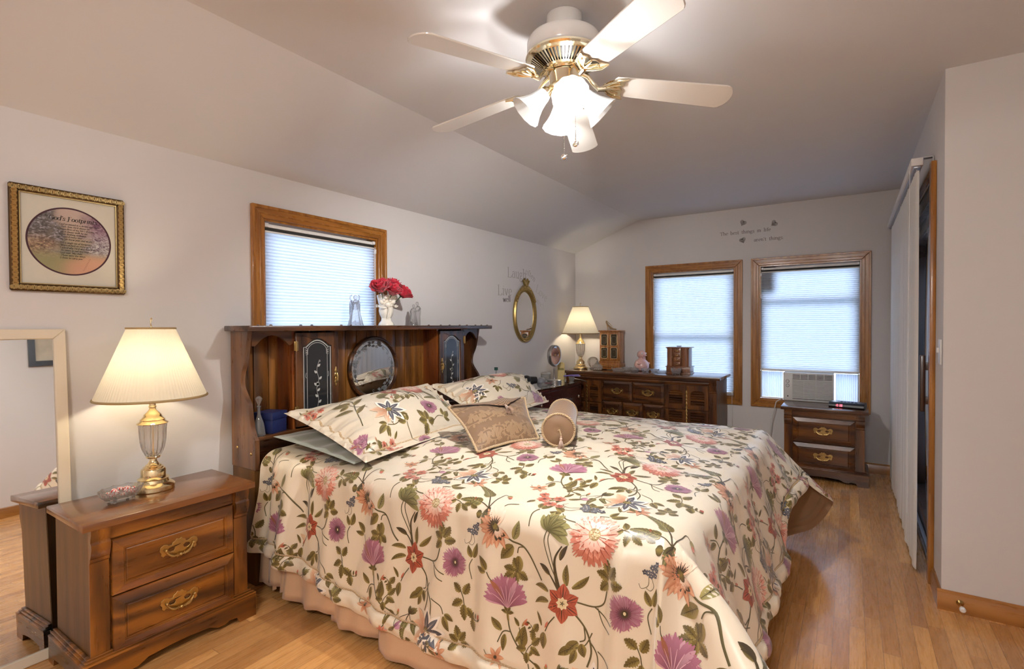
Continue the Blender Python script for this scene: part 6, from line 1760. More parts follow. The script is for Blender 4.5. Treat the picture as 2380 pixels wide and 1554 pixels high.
def strip(u0, v0, du_, dv_):
    """columns of cloth hanging outwards along direction (du, dv) from edge points"""
    L = hemlen(u0 + du_ * .3, v0 + dv_ * .3); patch(u0[:, None] + (du_ * L)[:, None] * ts[None, :], v0[:, None] + (dv_ * L)[:, None] * ts[None, :])
one = np.ones
strip(us[::-1], np.full(nu, VN), np.zeros(nu), -one(nu))
ph = np.linspace(0, PI / 2, 70); strip(np.full(70, UF), np.full(70, VN), np.cos(ph), -np.sin(ph))
strip(np.full(nv, UF), vs[::-1], one(nv), np.zeros(nv))
ph2 = np.linspace(PI / 2, 0, 60); strip(np.full(60, UF), np.full(60, VF), np.cos(ph2), np.sin(ph2))
strip(us, np.full(nu, VF), np.zeros(nu), one(nu))
UV = np.concatenate(UV); FF = np.concatenate(FF)
PP, NN = surf(UV[:, 0], UV[:, 1])
def keep_c(u, v):
    d = np.hypot(np.maximum(u - UF, 0), np.maximum(np.maximum(VN - v, v - VF), 0)); return (u > UH + .002) & (d < hemlen(u, v) - .001) & (v < VF + .25)
big = Emb()
SU, SV = -1.415, 1.235          # where one star flower sits on the near side
for i in range(-3, 4):
    for j in range(-1, 5):
        big += TILE.xf(SU + i * TU, SV + j * TV + .02 * i)
M['brocade'] = colmat('floral_brocade', .34, .25, .5)
for r in range(len(big.r)):
    P, w, a_, b_, c_, l_ = big.r[r]
    if len(P) < 3: continue
E_ = emb_object('x', big, surf, None, None, .0011, .00022, keep_c)
com = thing('comforter', 'floral ivory comforter spread over the whole bed, hanging to the skirt', 'comforter', (-1.49, 2.48, 0))
ofs = np.array([-1.49, 2.48, 0])
allV = np.concatenate([PP, E_[0]]) - ofs; allF = np.concatenate([FF, E_[2] + len(PP)]); allC = np.concatenate([np.tile(IVORY, (len(PP), 1)), E_[1]])
o = raw_mesh('floral_cover', allV, allF, M['brocade'], com, allC)
bm = bmesh.new(); bm.from_mesh(o.data)
bmesh.ops.remove_doubles(bm, verts=[v for v in bm.verts if v.index < len(PP)], dist=1e-5)
bm.to_mesh(o.data); bm.free()
M['lining'] = plain('comforter_lining', lin((150, 116, 84)), .7, 0, .05, 200, sheen=.2)
d_ = np.hypot(np.maximum(UV[:, 0] - UF, 0), np.maximum(np.maximum(VN - UV[:, 1], UV[:, 1] - VF), 0))
okf = (d_[FF] > .06).all(1)
lf = FF[okf]; used = np.zeros(len(PP), bool); used[lf.ravel()] = True; idx = np.cumsum(used) - 1
rim = np.clip((hemlen(UV[:, 0], UV[:, 1]) - d_) / .02, 0, 1)
raw_mesh('lining', (PP - NN * (.002 + .012 * rim)[:, None])[used] - ofs, idx[lf][:, ::-1], M['lining'], com)
M['cord'] = plain('twisted_cord', lin((186, 160, 124)), .5, 0, .4, 260, sheen=.2)
def rope(mb, P, r, turns=1 / .011):
    """two-ply twisted cord along points"""
    P = np.asarray(P, float); seg = np.linalg.norm(np.diff(P, axis=0), axis=1); s = np.concatenate([[0], np.cumsum(seg)])
    n = max(8, int(s[-1] / .0042)); ss = np.linspace(0, s[-1], n)
    Q = np.stack([np.interp(ss, s, P[:, k]) for k in range(3)], 1)
    T_ = np.gradient(Q, axis=0); T_ /= np.linalg.norm(T_, axis=1)[:, None] + 1e-9
    up = np.array([.2, .3, .93]); A = np.cross(T_, up); A /= np.linalg.norm(A, axis=1)[:, None] + 1e-9; B = np.cross(A, T_)
    for p in (0, PI):
        ang = ss * turns * 2 * PI / 2 + p
        mb.tube((Q + (A * np.cos(ang)[:, None] + B * np.sin(ang)[:, None]) * r * .55).tolist(), r * .75, 6)
cu_ = []; 
path_u = np.concatenate([us, np.full(60, UF), np.full(nv, UF), np.full(60, UF)]); path_v = np.concatenate([np.full(nu, VN), np.full(60, VN), vs, np.full(60, VF)])
phs = np.linspace(PI / 2, 0, 60); phe = np.linspace(0, PI / 2, 60)
dirs = np.concatenate([np.stack([np.zeros(nu), -np.ones(nu)], 1), np.stack([np.cos(phs), -np.sin(phs)], 1), np.stack([np.ones(nv), np.zeros(nv)], 1), np.stack([np.cos(phe), np.sin(phe)], 1)])
Lp = hemlen(path_u + dirs[:, 0] * .3, path_v + dirs[:, 1] * .3) - SEAM
cp_, cn_ = surf(path_u + dirs[:, 0] * Lp, path_v + dirs[:, 1] * Lp)
a = MB(); a.M = Matrix.Translation((1.49, -2.48, 0)); rope(a, cp_ + cn_ * .004, .0036); a.build('hem_cord', M['cord'], com, sharp=180)

# ------------------------------------------------------------------ pillows
def pillow_surf(TL, TR, BL, BR, T, Tl, seam=(1, 1), pinch=.05, wr=None, pw=2.4, nrm=None, side=1):
    TL, TR, BL, BR = [np.array(p, float) for p in (TL, TR, BL, BR)]
    n = np.cross((TR + BR - TL - BL), (TL + TR - BL - BR)); n /= np.linalg.norm(n)
    if nrm is not None: n = np.array(nrm, float); n /= np.linalg.norm(n)
    def P(a, b):
        a = np.asarray(a, float); b = np.asarray(b, float)
        a2 = a * (1 - pinch * np.cos(PI / 2 * np.clip(b, -1, 1))); b2 = b * (1 - pinch * 1.2 * np.cos(PI / 2 * np.clip(a, -1, 1)))
        s = (a2 + 1)[..., None] / 2; t = (b2 + 1)[..., None] / 2
        base = (BL * (1 - s) + BR * s) * (1 - t) + (TL * (1 - s) + TR * s) * t
        qa = np.clip(np.abs(a) / seam[0], 0, 1); qb = np.clip(np.abs(b) / seam[1], 0, 1)
        hgt = ((1 - qa ** pw) * (1 - qb ** pw)) ** .62
        fl = (np.abs(a) > seam[0]) | (np.abs(b) > seam[1])
        if side > 0:
            z = T * hgt + np.where(fl, .006, 0.0) + (wr(a, b) if wr else 0)
        else: z = -Tl * hgt - np.where(fl, .004, 0)
        edge = np.maximum(np.abs(a), np.abs(b)); z = z * np.clip((1 - edge) / .02, 0, 1)
        return base + n * z[..., None]
    def S(a, b):
        e = .006
        p = P(a, b); nn = np.cross(P(np.asarray(a) + e, b) - P(np.asarray(a) - e, b), P(a, np.asarray(b) + e) - P(a, np.asarray(b) - e))
        nn = nn / (np.linalg.norm(nn, axis=-1, keepdims=True) + 1e-12)
        return p, nn
    return S
def make_pillow(name, label, catg, corners, T, Tl, mat, col, emb=None, size=(1, 1), seam=(1, 1), wr=None, cord=None, pinch=.05, group=None, pw=2.4, partname='cover', n=80):
    ctr = np.mean([np.array(c) for c in corners], axis=0); 
    t = thing(name, label, catg, tuple(ctr), 0, group)
    S = pillow_surf(*corners, T, Tl, seam, pinch, wr, pw); S2 = pillow_surf(*corners, T, Tl, seam, pinch, None, pw, side=-1)
    g = np.linspace(-1, 1, n); A_, B_ = np.meshgrid(g, g, indexing='ij')
    P, _ = S(A_.ravel(), B_.ravel()); Pb, _ = S2(A_.ravel(), B_.ravel())
    F = np.concatenate([grid_faces(n, n), grid_faces(n, n, n * n)[:, ::-1]])
    V = np.concatenate([P, Pb]); Cc = np.tile(np.array(col), (len(V), 1))
    if emb is not None:
        hw_, hh_ = size[0] / 2, size[1] / 2
        q = emb_object('x', emb, lambda x, y: S(x / hw_, y / hh_), None, None, .0012, .00022, lambda x, y: (np.abs(x) < hw_ * .985) & (np.abs(y) < hh_ * .985))
        F = np.concatenate([F, q[2] + len(V)]); V = np.concatenate([V, q[0]]); Cc = np.concatenate([Cc, q[1]])
    o = raw_mesh(partname, V - ctr, F, mat, t, Cc)
    if cord:
        k = 60; sa, sb = cord[1]
        ring = np.concatenate([np.stack([np.linspace(-sa, sa, k), np.full(k, -sb)], 1), np.stack([np.full(k, sa), np.linspace(-sb, sb, k)], 1), np.stack([np.linspace(sa, -sa, k), np.full(k, sb)], 1), np.stack([np.full(k, -sa), np.linspace(sb, -sb, k)], 1)])
        p, nn = S(ring[:, 0], ring[:, 1]); a = MB(); a.M = Matrix.Translation(tuple(-ctr)); rope(a, p + nn * cord[0] * .6, cord[0]); a.build('cord_trim', M['cord'], t, sharp=180)
    return t, S, ctr
def wr_sham(a, b):
    f = np.exp(-((1 - np.abs(a)) / .22) ** 2)
    return f * (.011 * np.sin(b * 24 + 2 * np.sin(a * 9)) + .006 * np.sin(b * 51 + a * 20)) + .004 * _n2(a * 4 + 2, b * 4, 31) * (1 - f) + .006 * np.exp(-((a - .62) / .12) ** 2) * np.sin(b * 9 + a * 7)
SAMEC = np.array(lin((218, 205, 182)))
e1 = Emb()
def plc(e, nm, x, y, an=0, s=1, lay=2): e += (MOT[nm] if isinstance(nm, str) else nm).xf(x, y - .05, an, s * 1.22, 1, lay)
plc(e1, VSTAR, .0, .17, .1, .95); plc(e1, 'peony', .18, .16, 0, .9, 5); plc(e1, 'lotus', -.16, -.05, .2, 1.12, 5); plc(e1, 'daisy', .15, -.10, .1, 1, 5)
plc(e1, 'rose', .06, -.20, .4, 1.1, 5); plc(e1, 'acanth', .32, .02, .2, 1, 2); plc(e1, 'blue', .22, .28, 0, .7, 5); plc(e1, 'fan', -.08, .10, .6, .7, 5); plc(e1, 'small', .38, .20, .4, 1, 5)
plc(e1, VTH, -.42, -.2, .5, .7, 3); plc(e1, 'coral', -.30, -.27, .3, .7, 4); plc(e1, 'daisy', -.02, -.295, 1, .8, 5); plc(e1, 'coral', -.44, .26, 1, .6, 4)
for (x, y, an) in ((-.22, .20, .6), (-.30, .10, 2.4), (.10, .24, 1.0), (.26, .10, 2.6), (.40, -.10, 1.2), (.22, -.24, .4), (-.10, -.22, 2.0), (.02, .02, 3.6), (.42, .10, .2), (-.24, -.20, 3.4), (-.06, .27, 2.8), (.33, .27, 1.0)):
    for e_ in (e1,):
        stem(e_, [(x, y), (x + .05 * math.cos(an + 2.6), y + .05 * math.sin(an + 2.6)), (x + .11 * math.cos(an + 2.9), y + .11 * math.sin(an + 2.9))], .0022, lay=2); leaf(e_, (x, y), an, .085, .018, bend=.5, lay=2); leaf(e_, (x, y), an + .9, .065, .014, bend=-.4, lay=2); leaf(e_, (x, y), an - 1.0, .055, .012, bend=.4, lay=2)
for k in range(6): leaf(e1, (-.33 + .02 * k, -.02 + .045 * k), .6 + (2.0 if k % 2 else 0), .11, .016, OLI, OLD, OLL, bend=.4 if k % 2 else -.4, lay=3)
stem(e1, [(-.36, -.12), (-.31, .02), (-.26, .14), (-.28, .26)], .003); stem(e1, [(.10, .10), (.16, .03), (.17, -.04)], .0022); stem(e1, [(.05, .10), (.06, .0), (-.06, -.06)], .0024)
sh1, S1, c1 = make_pillow('pillow_sham', 'large floral sham lying nearest the camera against the headboard', 'pillow', [(-2.43, 1.545, .890), (-2.41, 2.60, .945), (-1.775, 1.515, .735), (-1.84, 2.42, .745)], .118, .015, M['brocade'], SAMEC, e1, (1.02, .70), (.885, .84), wr_sham, (.0062, (.885, .84)), group='matching floral shams', pinch=.045, n=110)
e2 = Emb()
plc(e2, 'lotus', -.36, .03, .1, 1.1, 5); plc(e2, 'small', -.16, .06, .3, 1.2, 5); plc(e2, 'peony', .02, .17, 0, .85, 5); plc(e2, 'acanth', -.10, .22, .3, .9, 2); plc(e2, 'blue', .0, -.06, 0, .9, 5); plc(e2, 'fan', .18, .0, .8, .95, 5)
plc(e2, 'thistle', .36, -.16, 2.6, .95, 5); plc(e2, VSTAR, .24, .24, 2.0, .8, 3); plc(e2, 'leaf' if False else 'rose', .30, -.02, 0, .9, 5); plc(e2, 'coral', -.30, .27, .4, .7, 5); plc(e2, 'daisy', -.22, -.2, 0, 1, 5); plc(e2, VSUN, .08, -.28, 0, .8, 4)
for (x, y, an) in ((-.28, .14, .6), (-.40, -.12, 1.2), (.12, .08, 2.6), (.36, .08, .4), (.10, -.16, 3.0), (-.06, .10, .3), (.40, .22, 1.8), (-.16, -.08, 4.0), (.22, -.2, .9)):
    stem(e2, [(x, y), (x + .05 * math.cos(an + 2.6), y + .05 * math.sin(an + 2.6)), (x + .11 * math.cos(an + 2.9), y + .11 * math.sin(an + 2.9))], .0022, lay=2); leaf(e2, (x, y), an, .085, .018, bend=.5, lay=2); leaf(e2, (x, y), an + .9, .065, .014, bend=-.4, lay=2); leaf(e2, (x, y), an - 1.0, .055, .012, bend=.4, lay=2)
sh2, S2_, c2 = make_pillow('pillow_sham', 'large floral sham on the far side of the bed behind the tan bolster', 'pillow', [(-2.44, 2.64, .925), (-2.22, 3.50, .945), (-1.83, 2.50, .748), (-1.93, 3.43, .752)], .125, .05, M['brocade'], SAMEC, e2, (1.0, .66), (.90, .86), wr_sham, (.0058, (.90, .86)), group='matching floral shams', pinch=.04, n=100)
def wr_g(a, b): return .004 * _n2(a * 5, b * 5, 77) + .003 * np.sin(a * 9 + b * 14)
M['velvet'] = colmat('sage_velvet', .6, .7, .2, 120, .1)
make_pillow('pillow', 'flat grey-green pillow sticking out from under the near floral sham', 'pillow', [(-2.455, 1.500, .775), (-2.44, 2.40, .775), (-1.84, 1.505, .722), (-1.90, 2.38, .744)], .024, .01, M['velvet'], np.array(lin((140, 146, 132))), None, (1, 1), (1, 1), wr_g, None, pinch=.03)
# ------------------------------------------------------------------ tan damask cushion with a lattice flap, and the bolster
TAN, TAD, TAL = np.array(lin((146, 114, 84))), np.array(lin((112, 80, 54))), np.array(lin((160, 130, 98)))
M['damask'] = colmat('damask', .38, .3, .5, 800, .1)
ed = Emb()
def swirl(e, x, y, an, s, flip=1):
    o = Emb(); q = random.Random(int(1000 * abs(x) + 77 * abs(y)))
    for k in range(7):
        t = k / 6.0; leaf(o, (0, .02 + .055 * t), PI / 2 - (.9 - .25 * t), .045 * (1.1 - .6 * t), .009, TAL, TAL * .92, TAL, bend=.7); leaf(o, (0, .02 + .055 * t), PI / 2 + (.9 - .25 * t), .045 * (1.1 - .6 * t), .009, TAL, TAL * .92, TAL, bend=-.7)
    for sg in (-1, 1):
        P = [(0, 0), (sg * .03, .004), (sg * .05, .025), (sg * .042, .045), (sg * .028, .040), (sg * .032, .028)]
        o.rib(cat(P, 5), .0035, TAL)
        for k in range(3): leaf(o, (sg * (.02 + .012 * k), .003 + .006 * k), -.6 if sg > 0 else PI + .6, .026, .006, TAL, TAL * .9, TAL, bend=sg * -.8)
    leaf(o, (0, .075), PI / 2, .05, .012, TAL, TAL * .95, TAL); leaf(o, (0, 0), -PI / 2, .035, .008, TAL, TAL * .95, TAL)
    e += o.xf(x, y, an, s, flip)
q = random.Random(4)
for (x, y, an, s) in [(-.19 + .095 * (k % 5) + (.045 if (k // 5) % 2 else 0), -.19 + .082 * (k // 5), q.uniform(-.5, .5) + (PI if (k // 5) % 2 else 0), q.uniform(.72, .9)) for k in range(25)]: swirl(ed, x, y, an, s)
def wr_d(a, b): return .005 * _n2(a * 3.5, b * 3.5, 55)
DC = [(-1.770, 2.055, .905), (-1.615, 2.575, .905), (-1.450, 1.895, .742), (-1.355, 2.300, .742)]
dk, SD, cd = make_pillow('throw_pillow', 'square tan damask cushion with a lattice flap and tassel, centre of the bed', 'cushion', DC, .066, .06, M['damask'], TAN * .74, ed, (.46, .44), (1, 1), wr_d, (.0055, (.985, .985)), pinch=.085, pw=2.0)
# flap: folded over from the top edge, point hangs towards the middle
nF = 26; V = []; Cc = []
tri = []
for i in range(nF):
    for j in range(nF):
        s = i / (nF - 1); t = j / (nF - 1)
        a_ = -.93 + 1.80 * s
        apex = 1 - abs((s - .62) / (.62 if s < .62 else .38))
        lowb = .93 - (.93 - .22) * max(0, apex)
        b_ = .97 + (lowb - .97) * t
        tri.append((a_, b_))
tri = np.array(tri); p, nn = SD(tri[:, 0], tri[:, 1]); off_ = .010 + .004 * np.sin(tri[:, 0] * 5)
FV = p + nn * off_[:, None]
fcol = np.zeros((len(FV), 3)) + np.array(lin((98, 66, 44)))
FFc = grid_faces(nF, nF)
fe = Emb(); lat = np.array(lin((198, 166, 128)))
def flapmap(s, t):
    apex = 1 - np.abs(np.where(s < .62, (s - .62) / .62, (s - .62) / .38)); lowb = .93 - .71 * np.clip(apex, 0, 1); return -.93 + 1.8 * s, .97 + (lowb - .97) * t
for k in range(-12, 30):
    x0 = k * .062
    for sg in (1, -1):
        tt = np.linspace(0, 1, 22)
        s_ = x0 + sg * tt * .42
        ok = (s_ > .02) & (s_ < .98)
        if ok.sum() < 3: continue
        fe.rib(np.stack([s_[ok], tt[ok]], 1), .0058, lat, lay=1)
for edge_t in (.985,): 
    ss_ = np.linspace(.005, .995, 60); fe.rib(np.stack([ss_, np.full(60, edge_t)], 1), .03, np.array(lin((150, 108, 74))), lay=3)
Vv, Cv, Fv, Lv = fe.mesh()
aa, b_ = flapmap(np.clip(Vv[:, 0], 0, 1), np.clip(Vv[:, 1], 0, 1.02)); pp, nq = SD(aa, b_); ofp = .010 + .004 * np.sin(aa * 5)
Q = pp + nq * (ofp + .0012 + .0006 * Lv)[:, None]
raw_mesh('lattice_flap', np.concatenate([FV, Q]) - cd, np.concatenate([FFc, Fv + len(FV)]), M['damask'], dk, np.concatenate([fcol, Cv]))
M['tassel'] = plain('tassel_thread', lin((190, 160, 140)), .45, 0, .5, 180, sheen=.4)
def tassel(parent, p0, down, n=70, L=.055, r=.014, seed=1, splay=.35):
    """bound head and a skirt of threads; p0 local to the parent"""
    q = random.Random(seed); d = Vector(down).normalized(); a = MB(); p0 = Vector(p0)
    u_ = d.cross(Vector((.3, .5, .8))).normalized(); w_ = d.cross(u_)
    a.tube([p0 - d * .012, p0], .0022, 6)
    for k in range(4): a.tube([p0 + d * (.003 * k), p0 + d * (.003 * k + .003)], r * (.35 + .12 * (k % 2)) , 10)
    a.tube([p0 + d * .010, p0 + d * .016, p0 + d * .020, p0 + d * .024], [r * .55, r * .62, r * .5, r * .55], 10)
    for k in range(n):
        an_ = q.random() * 2 * PI; m_ = math.sqrt(q.random())
        o_ = (u_ * math.cos(an_) + w_ * math.sin(an_)) * m_
        l = L * q.uniform(.85, 1.05)
        a.tube([p0 + d * .022 + o_ * r * .5, p0 + d * (.022 + l * .5) + o_ * r * (.8 + splay * .5), p0 + d * (.022 + l) + o_ * r * (.95 + splay * 1.6)], [.0011, .0011, .0008], 4)
    return a.build('tassel', M['tassel'], parent, sharp=180)
ta, tb = flapmap(np.array([.62]), np.array([1.0])); tp, tn = SD(ta, tb); tp2, _ = SD(ta, tb - .30)
tassel(dk, (tp[0] + tn[0] * .016 - cd), (tp2[0] - tp[0]) + tn[0] * .002, 90, .050, .013, 3, .55)

bA, bB = Vector((-1.180, 2.190, .828)), Vector((-1.375, 2.610, .832)); BRr = .081
bl = thing('bolster', 'tan satin bolster with corded round ends and a tassel, right of the damask cushion', 'bolster', tuple((bA + bB) / 2))
ctrb = np.array((bA + bB) / 2); ax = (bB - bA).normalized(); ub = ax.cross(Vector((0, 0, 1))).normalized(); wb = ub.cross(ax)
nS, nR = 60, 48; V = []
Lb = (bB - bA).length
for i in range(nS):
    t = i / (nS - 1)
    for k in range(nR):
        g = 2 * PI * k / nR
        gath = .0018 * math.sin(22 * g + 5 * t) * math.exp(-((t - .5) / .5) ** 2) + .0022 * math.sin(t * 60 + 2 * math.sin(g * 3)) * (.3 + .7 * math.sin(g) ** 2) * (1 if .05 < t < .95 else 0)
        rr_ = BRr * (1 - .06 * (2 * t - 1) ** 4) + gath
        V.append(bA + ax * (Lb * t) + (ub * math.cos(g) + wb * math.sin(g)) * rr_)
V = np.array([tuple(v) for v in V]); F = []
for i in range(nS - 1):
    for k in range(nR): F.append((i * nR + k, i * nR + (k + 1) % nR, (i + 1) * nR + (k + 1) % nR, (i + 1) * nR + k))
raw_mesh('cover', V - ctrb, F, M['damask'], bl, np.tile(TAN * .95, (len(V), 1)))
for (c_, sg) in ((bA, -1), (bB, 1)):
    V = [c_ + ax * (sg * .012)]; F = []
    for j in range(1, 9):
        for k in range(nR):
            g = 2 * PI * k / nR; r_ = BRr * .945 * j / 8
            V.append(c_ + ax * sg * (.012 * (1 - (j / 8) ** 2) - .008 * math.exp(-(j / 2.0) ** 2)) + (ub * math.cos(g) + wb * math.sin(g)) * (r_ * (1 + .01 * math.sin(g * 14) * (j > 5))))
    for k in range(nR):
        F.append((0, 1 + k, 1 + (k + 1) % nR))
        for j in range(7): F.append((1 + j * nR + k, 1 + (j + 1) * nR + k, 1 + (j + 1) * nR + (k + 1) % nR, 1 + j * nR + (k + 1) % nR))
    V = np.array([tuple(v) for v in V]); raw_mesh('end_panel', V - ctrb, F, M['damask'], bl, np.tile(TAN * .9, (len(V), 1)))
    a = MB(); a.M = Matrix.Translation(tuple(-ctrb)); rope(a, [tuple(c_ + (ub * math.cos(g) + wb * math.sin(g)) * (BRr * .975)) for g in np.linspace(0, 2 * PI, 60)], .005); a.build('cord_trim', M['cord'], bl, sharp=180)
fr = bA - ax * .012
a = MB(); a.M = Matrix.Translation(tuple(-ctrb)); hp_ = [fr - ax * .004 + wb * .0, fr - ax * .016 + wb * .008 + ub * .006, fr - ax * .020 + wb * -.010 + ub * .012, fr - ax * .018 - wb * .022 + ub * .014]
a.tube([tuple(p) for p in hp_], .0026, 8); a.build('tassel_loop', M['cord'], bl)
tassel(bl, tuple(hp_[-1] - Vector(tuple(ctrb))), (.01 - ax.x * .3, -.25, -1), 70, .040, .011, 9, .4)
# ------------------------------------------------------------------ air conditioner, clock radio
ACX, ACY, ACZ = -.332, D, .6135
ac = thing('air_conditioner', 'white window air conditioner with louvred grille in the right far window', 'air conditioner', (ACX, ACY, ACZ))
M['acwhite'] = plain('ac_plastic', (.70, .69, .67), .45)
W2, H2 = .205, .268
a = MB(); a.cbox(-W2, -.082, 0, W2, .12, H2, .006); a.build('case', M['acwhite'], ac)
gx0, gx1 = -W2 + .080, W2 - .012
a = MB(); a.box(gx0, -.0828, .020, gx1, -.0824, H2 - .010); a.build('grille_shadow', M['dark'], ac, flat=True)
a = MB()
for k in range(15): z = .026 + k * .0118; a.cbox(gx0, -.094, z, gx1, -.083, z + .0088, .001)
for x in (gx0 + .092, gx0 + .19): a.box(x - .001, -.0925, .024, x + .001, -.0829, .200)
a.build('intake_grille', M['acwhite'], ac)
a = MB()
for k in range(4): z = .213 + k * .0120; a.cbox(gx0, -.090, z, gx1, -.083, z + .0068, .001)
for k in range(1, 5): x = gx0 + (gx1 - gx0) * k / 5; a.cbox(x - .003, -.094, .210, x + .003, -.0829, H2 - .010, .001)
a.cbox(gx0 - .004, -.093, .202, gx1 + .004, -.0829, .208, .001)
a.build('outlet_grille', M['acwhite'], ac)
a = MB(); a.cbox(-W2 + .008, -.090, .012, gx0 - .006, -.0822, H2 - .050, .002); a.build('control_panel', M['acwhite'], ac)
for z in (.185, .145):
    a = MB(); a.M = Matrix.Translation((-W2 + .038, -.0902, z)) @ Matrix.Rotation(PI / 2, 4, 'X'); a.lathe([(.0155, 0), (.0155, .002)], 0, 0, 0, 24); a.build('dial_ring', M['dark'], ac)
    a = MB(); a.M = Matrix.Translation((-W2 + .038, -.0923, z)) @ Matrix.Rotation(PI / 2, 4, 'X'); a.lathe([(.0132, 0), (.0128, .006), (.010, .008)], 0, 0, 0, 24); a.box(-.002, -.012, .0075, .002, .012, .014); a.build('dial', M['acwhite'], ac)
a = MB(); a.M = Matrix.Translation((-W2 + .040, -.0902, .045)) @ Matrix.Rotation(PI / 2, 4, 'X'); a.lathe([(.006, 0), (.006, .002)], 0, 0, 0, 16); a.build('badge', M['dark'], ac)
a = MB(); a.tube([(-W2 + .02, -.083, .03), (-W2 - .015, -.10, .012), (-W2 - .06, -.075, -.02), (-W2 - .10, -.06, -.20), (-W2 - .12, -.055, -.42), (-W2 - .13, -.05, -.58)], .0045, 8); a.build('power_cord', M['acwhite'], ac)
M['accord'] = cloth_through('accordion_panel', (.72, .76, .84), (.62, .72, .90), .34)
for (x0, x1) in ((WIN3[0] + .0128, ACX - W2 - .004), (ACX + W2 + .004, WIN3[1] - .0128)):
    n = 22; v = []; f = []
    for k in range(n + 1):
        x = x0 + .010 + (x1 - x0 - .020) * k / n; y = D + .025 + (.007 if k % 2 else -.007) - ACY
        v += [(x - ACX, y, .012), (x - ACX, y, H2 - .004)]
    for k in range(n): f.append((2 * k, 2 * k + 2, 2 * k + 3, 2 * k + 1))
    a = MB(); a.add(v, f); o = a.build('accordion_panel', M['accord'], ac, flat=True)
    a = MB(); xe = x0 if x0 < ACX - .3 else x1 - .010
    a.cbox(xe - ACX, D + .012 - ACY, .002, xe + .010 - ACX, D + .038 - ACY, H2, .001); a.box(x0 - ACX + .0105, .012, .0005, x1 - ACX - .0105, .038, .011); a.build('panel_frame', M['acwhite'], o)
cr = thing('clock_radio', 'low black clock radio with red digits on the nightstand by the air conditioner', 'clock radio', (-.020, 5.250, .6222), -.16)
out = [(-.055, .0), (-.066, .008), (-.060, .030), (-.040, .044), (.055, .048), (.066, .040), (.062, .004), (.055, 0)]
a = MB(); a.prism(out, -.130, .130, 'x'); o = a.build('case', M['black'], cr); b = o.modifiers.new('edge', 'BEVEL'); b.width = .005; b.segments = 3; b.limit_method = 'ANGLE'
M['red_led'] = glow('red_digits', (1.0, .05, .12), 2.2)
a = MB()
def seg(x, z, horiz):
    p = [(x, -.0655 + (z - .010) * .27, z), (x + (.008 if horiz else .002), -.0655 + (z - .010) * .27, z)]
    z2 = z + (.002 if horiz else .008)
    a.add([(p[0][0], p[0][1] - .0012, z), (p[1][0], p[1][1] - .0012, z), (p[1][0], p[1][1] - .0012 + (z2 - z) * .27, z2), (p[0][0], p[0][1] - .0012 + (z2 - z) * .27, z2)], [(0, 1, 2, 3)])
for k, dgt in enumerate(('bc', 'abgcd', 'abgcd', 'abcdefg')):
    x = -.080 + k * .013 + (.005 if k > 1 else 0)
    for ch in dgt:
        {'a': lambda: seg(x, .0285, 1), 'g': lambda: seg(x, .0195, 1), 'd': lambda: seg(x, .0105, 1), 'f': lambda: seg(x, .0205, 0), 'e': lambda: seg(x, .0115, 0), 'b': lambda: seg(x + .007, .0205, 0), 'c': lambda: seg(x + .007, .0115, 0)}[ch]()
a.build('led_digits', M['red_led'], cr, flat=True)
a = MB()
for k in range(5): a.cbox(-.05 + k * .026, -.012, .0455, -.034 + k * .026, -.002, .0495, .001)
a.build('button', M['black'], cr)

# ------------------------------------------------------------------ on the dresser
DT = .8422
VT = VZ + .0003
M['duck'] = plain('pink_ceramic', (.72, .44, .40), .15, 0, .02, coat=.6, coatr=.05)
dkp = thing('ceramic_duck', 'round pink ceramic duck bank in front of the left edge of the far window', 'figurine', (-1.895, 5.42, DT), -.5)
a = MB(); a.lathe([(.038, 0), (.062, .010), (.078, .040), (.080, .066), (.068, .100), (.045, .124), (.030, .134)], 0, 0, 0, 32); a.ball((0, 0, .178), (.050, .046, .045), 24, 14); a.ball((.004, 0, .136), (.036, .034, .016), 20, 10); a.build('body', M['duck'], dkp)
a = MB(); a.ball((.052, 0, .170), (.018, .020, .010), 14, 8); a.build('bill', M['duck'], dkp)
for s in (-1, 1):
    a = MB(); a.ball((.036, s * .026, .192), (.010, .008, .010), 10, 8); a.build('eye', M['white'], dkp)
    a = MB(); a.ball((.030, s * .066, .082), (.024, .014, .014), 12, 8); a.build('wing', M['duck'], dkp)
a = MB(); a.ball((-.078, 0, .050), (.026, .018, .014), 12, 8); a.build('tail', M['duck'], dkp)
a = MB()
for s in (-1, 1): a.tube([(.026, s * .006, .135), (.036, s * .024, .142), (.030, s * .032, .128), (.026, s * .006, .135)], .004, 6)
a.build('bow_tie', M['duck'], dkp)

M['panelgold'] = plain('dark_glass_gold', (.05, .035, .015), .2, 0, .6, 70)
jb = thing('jewelry_box', 'honey oak jewellery armoire with dark glass door panels beside the corner lamp', 'jewelry box', (-2.245, 5.430, DT), 0.0)
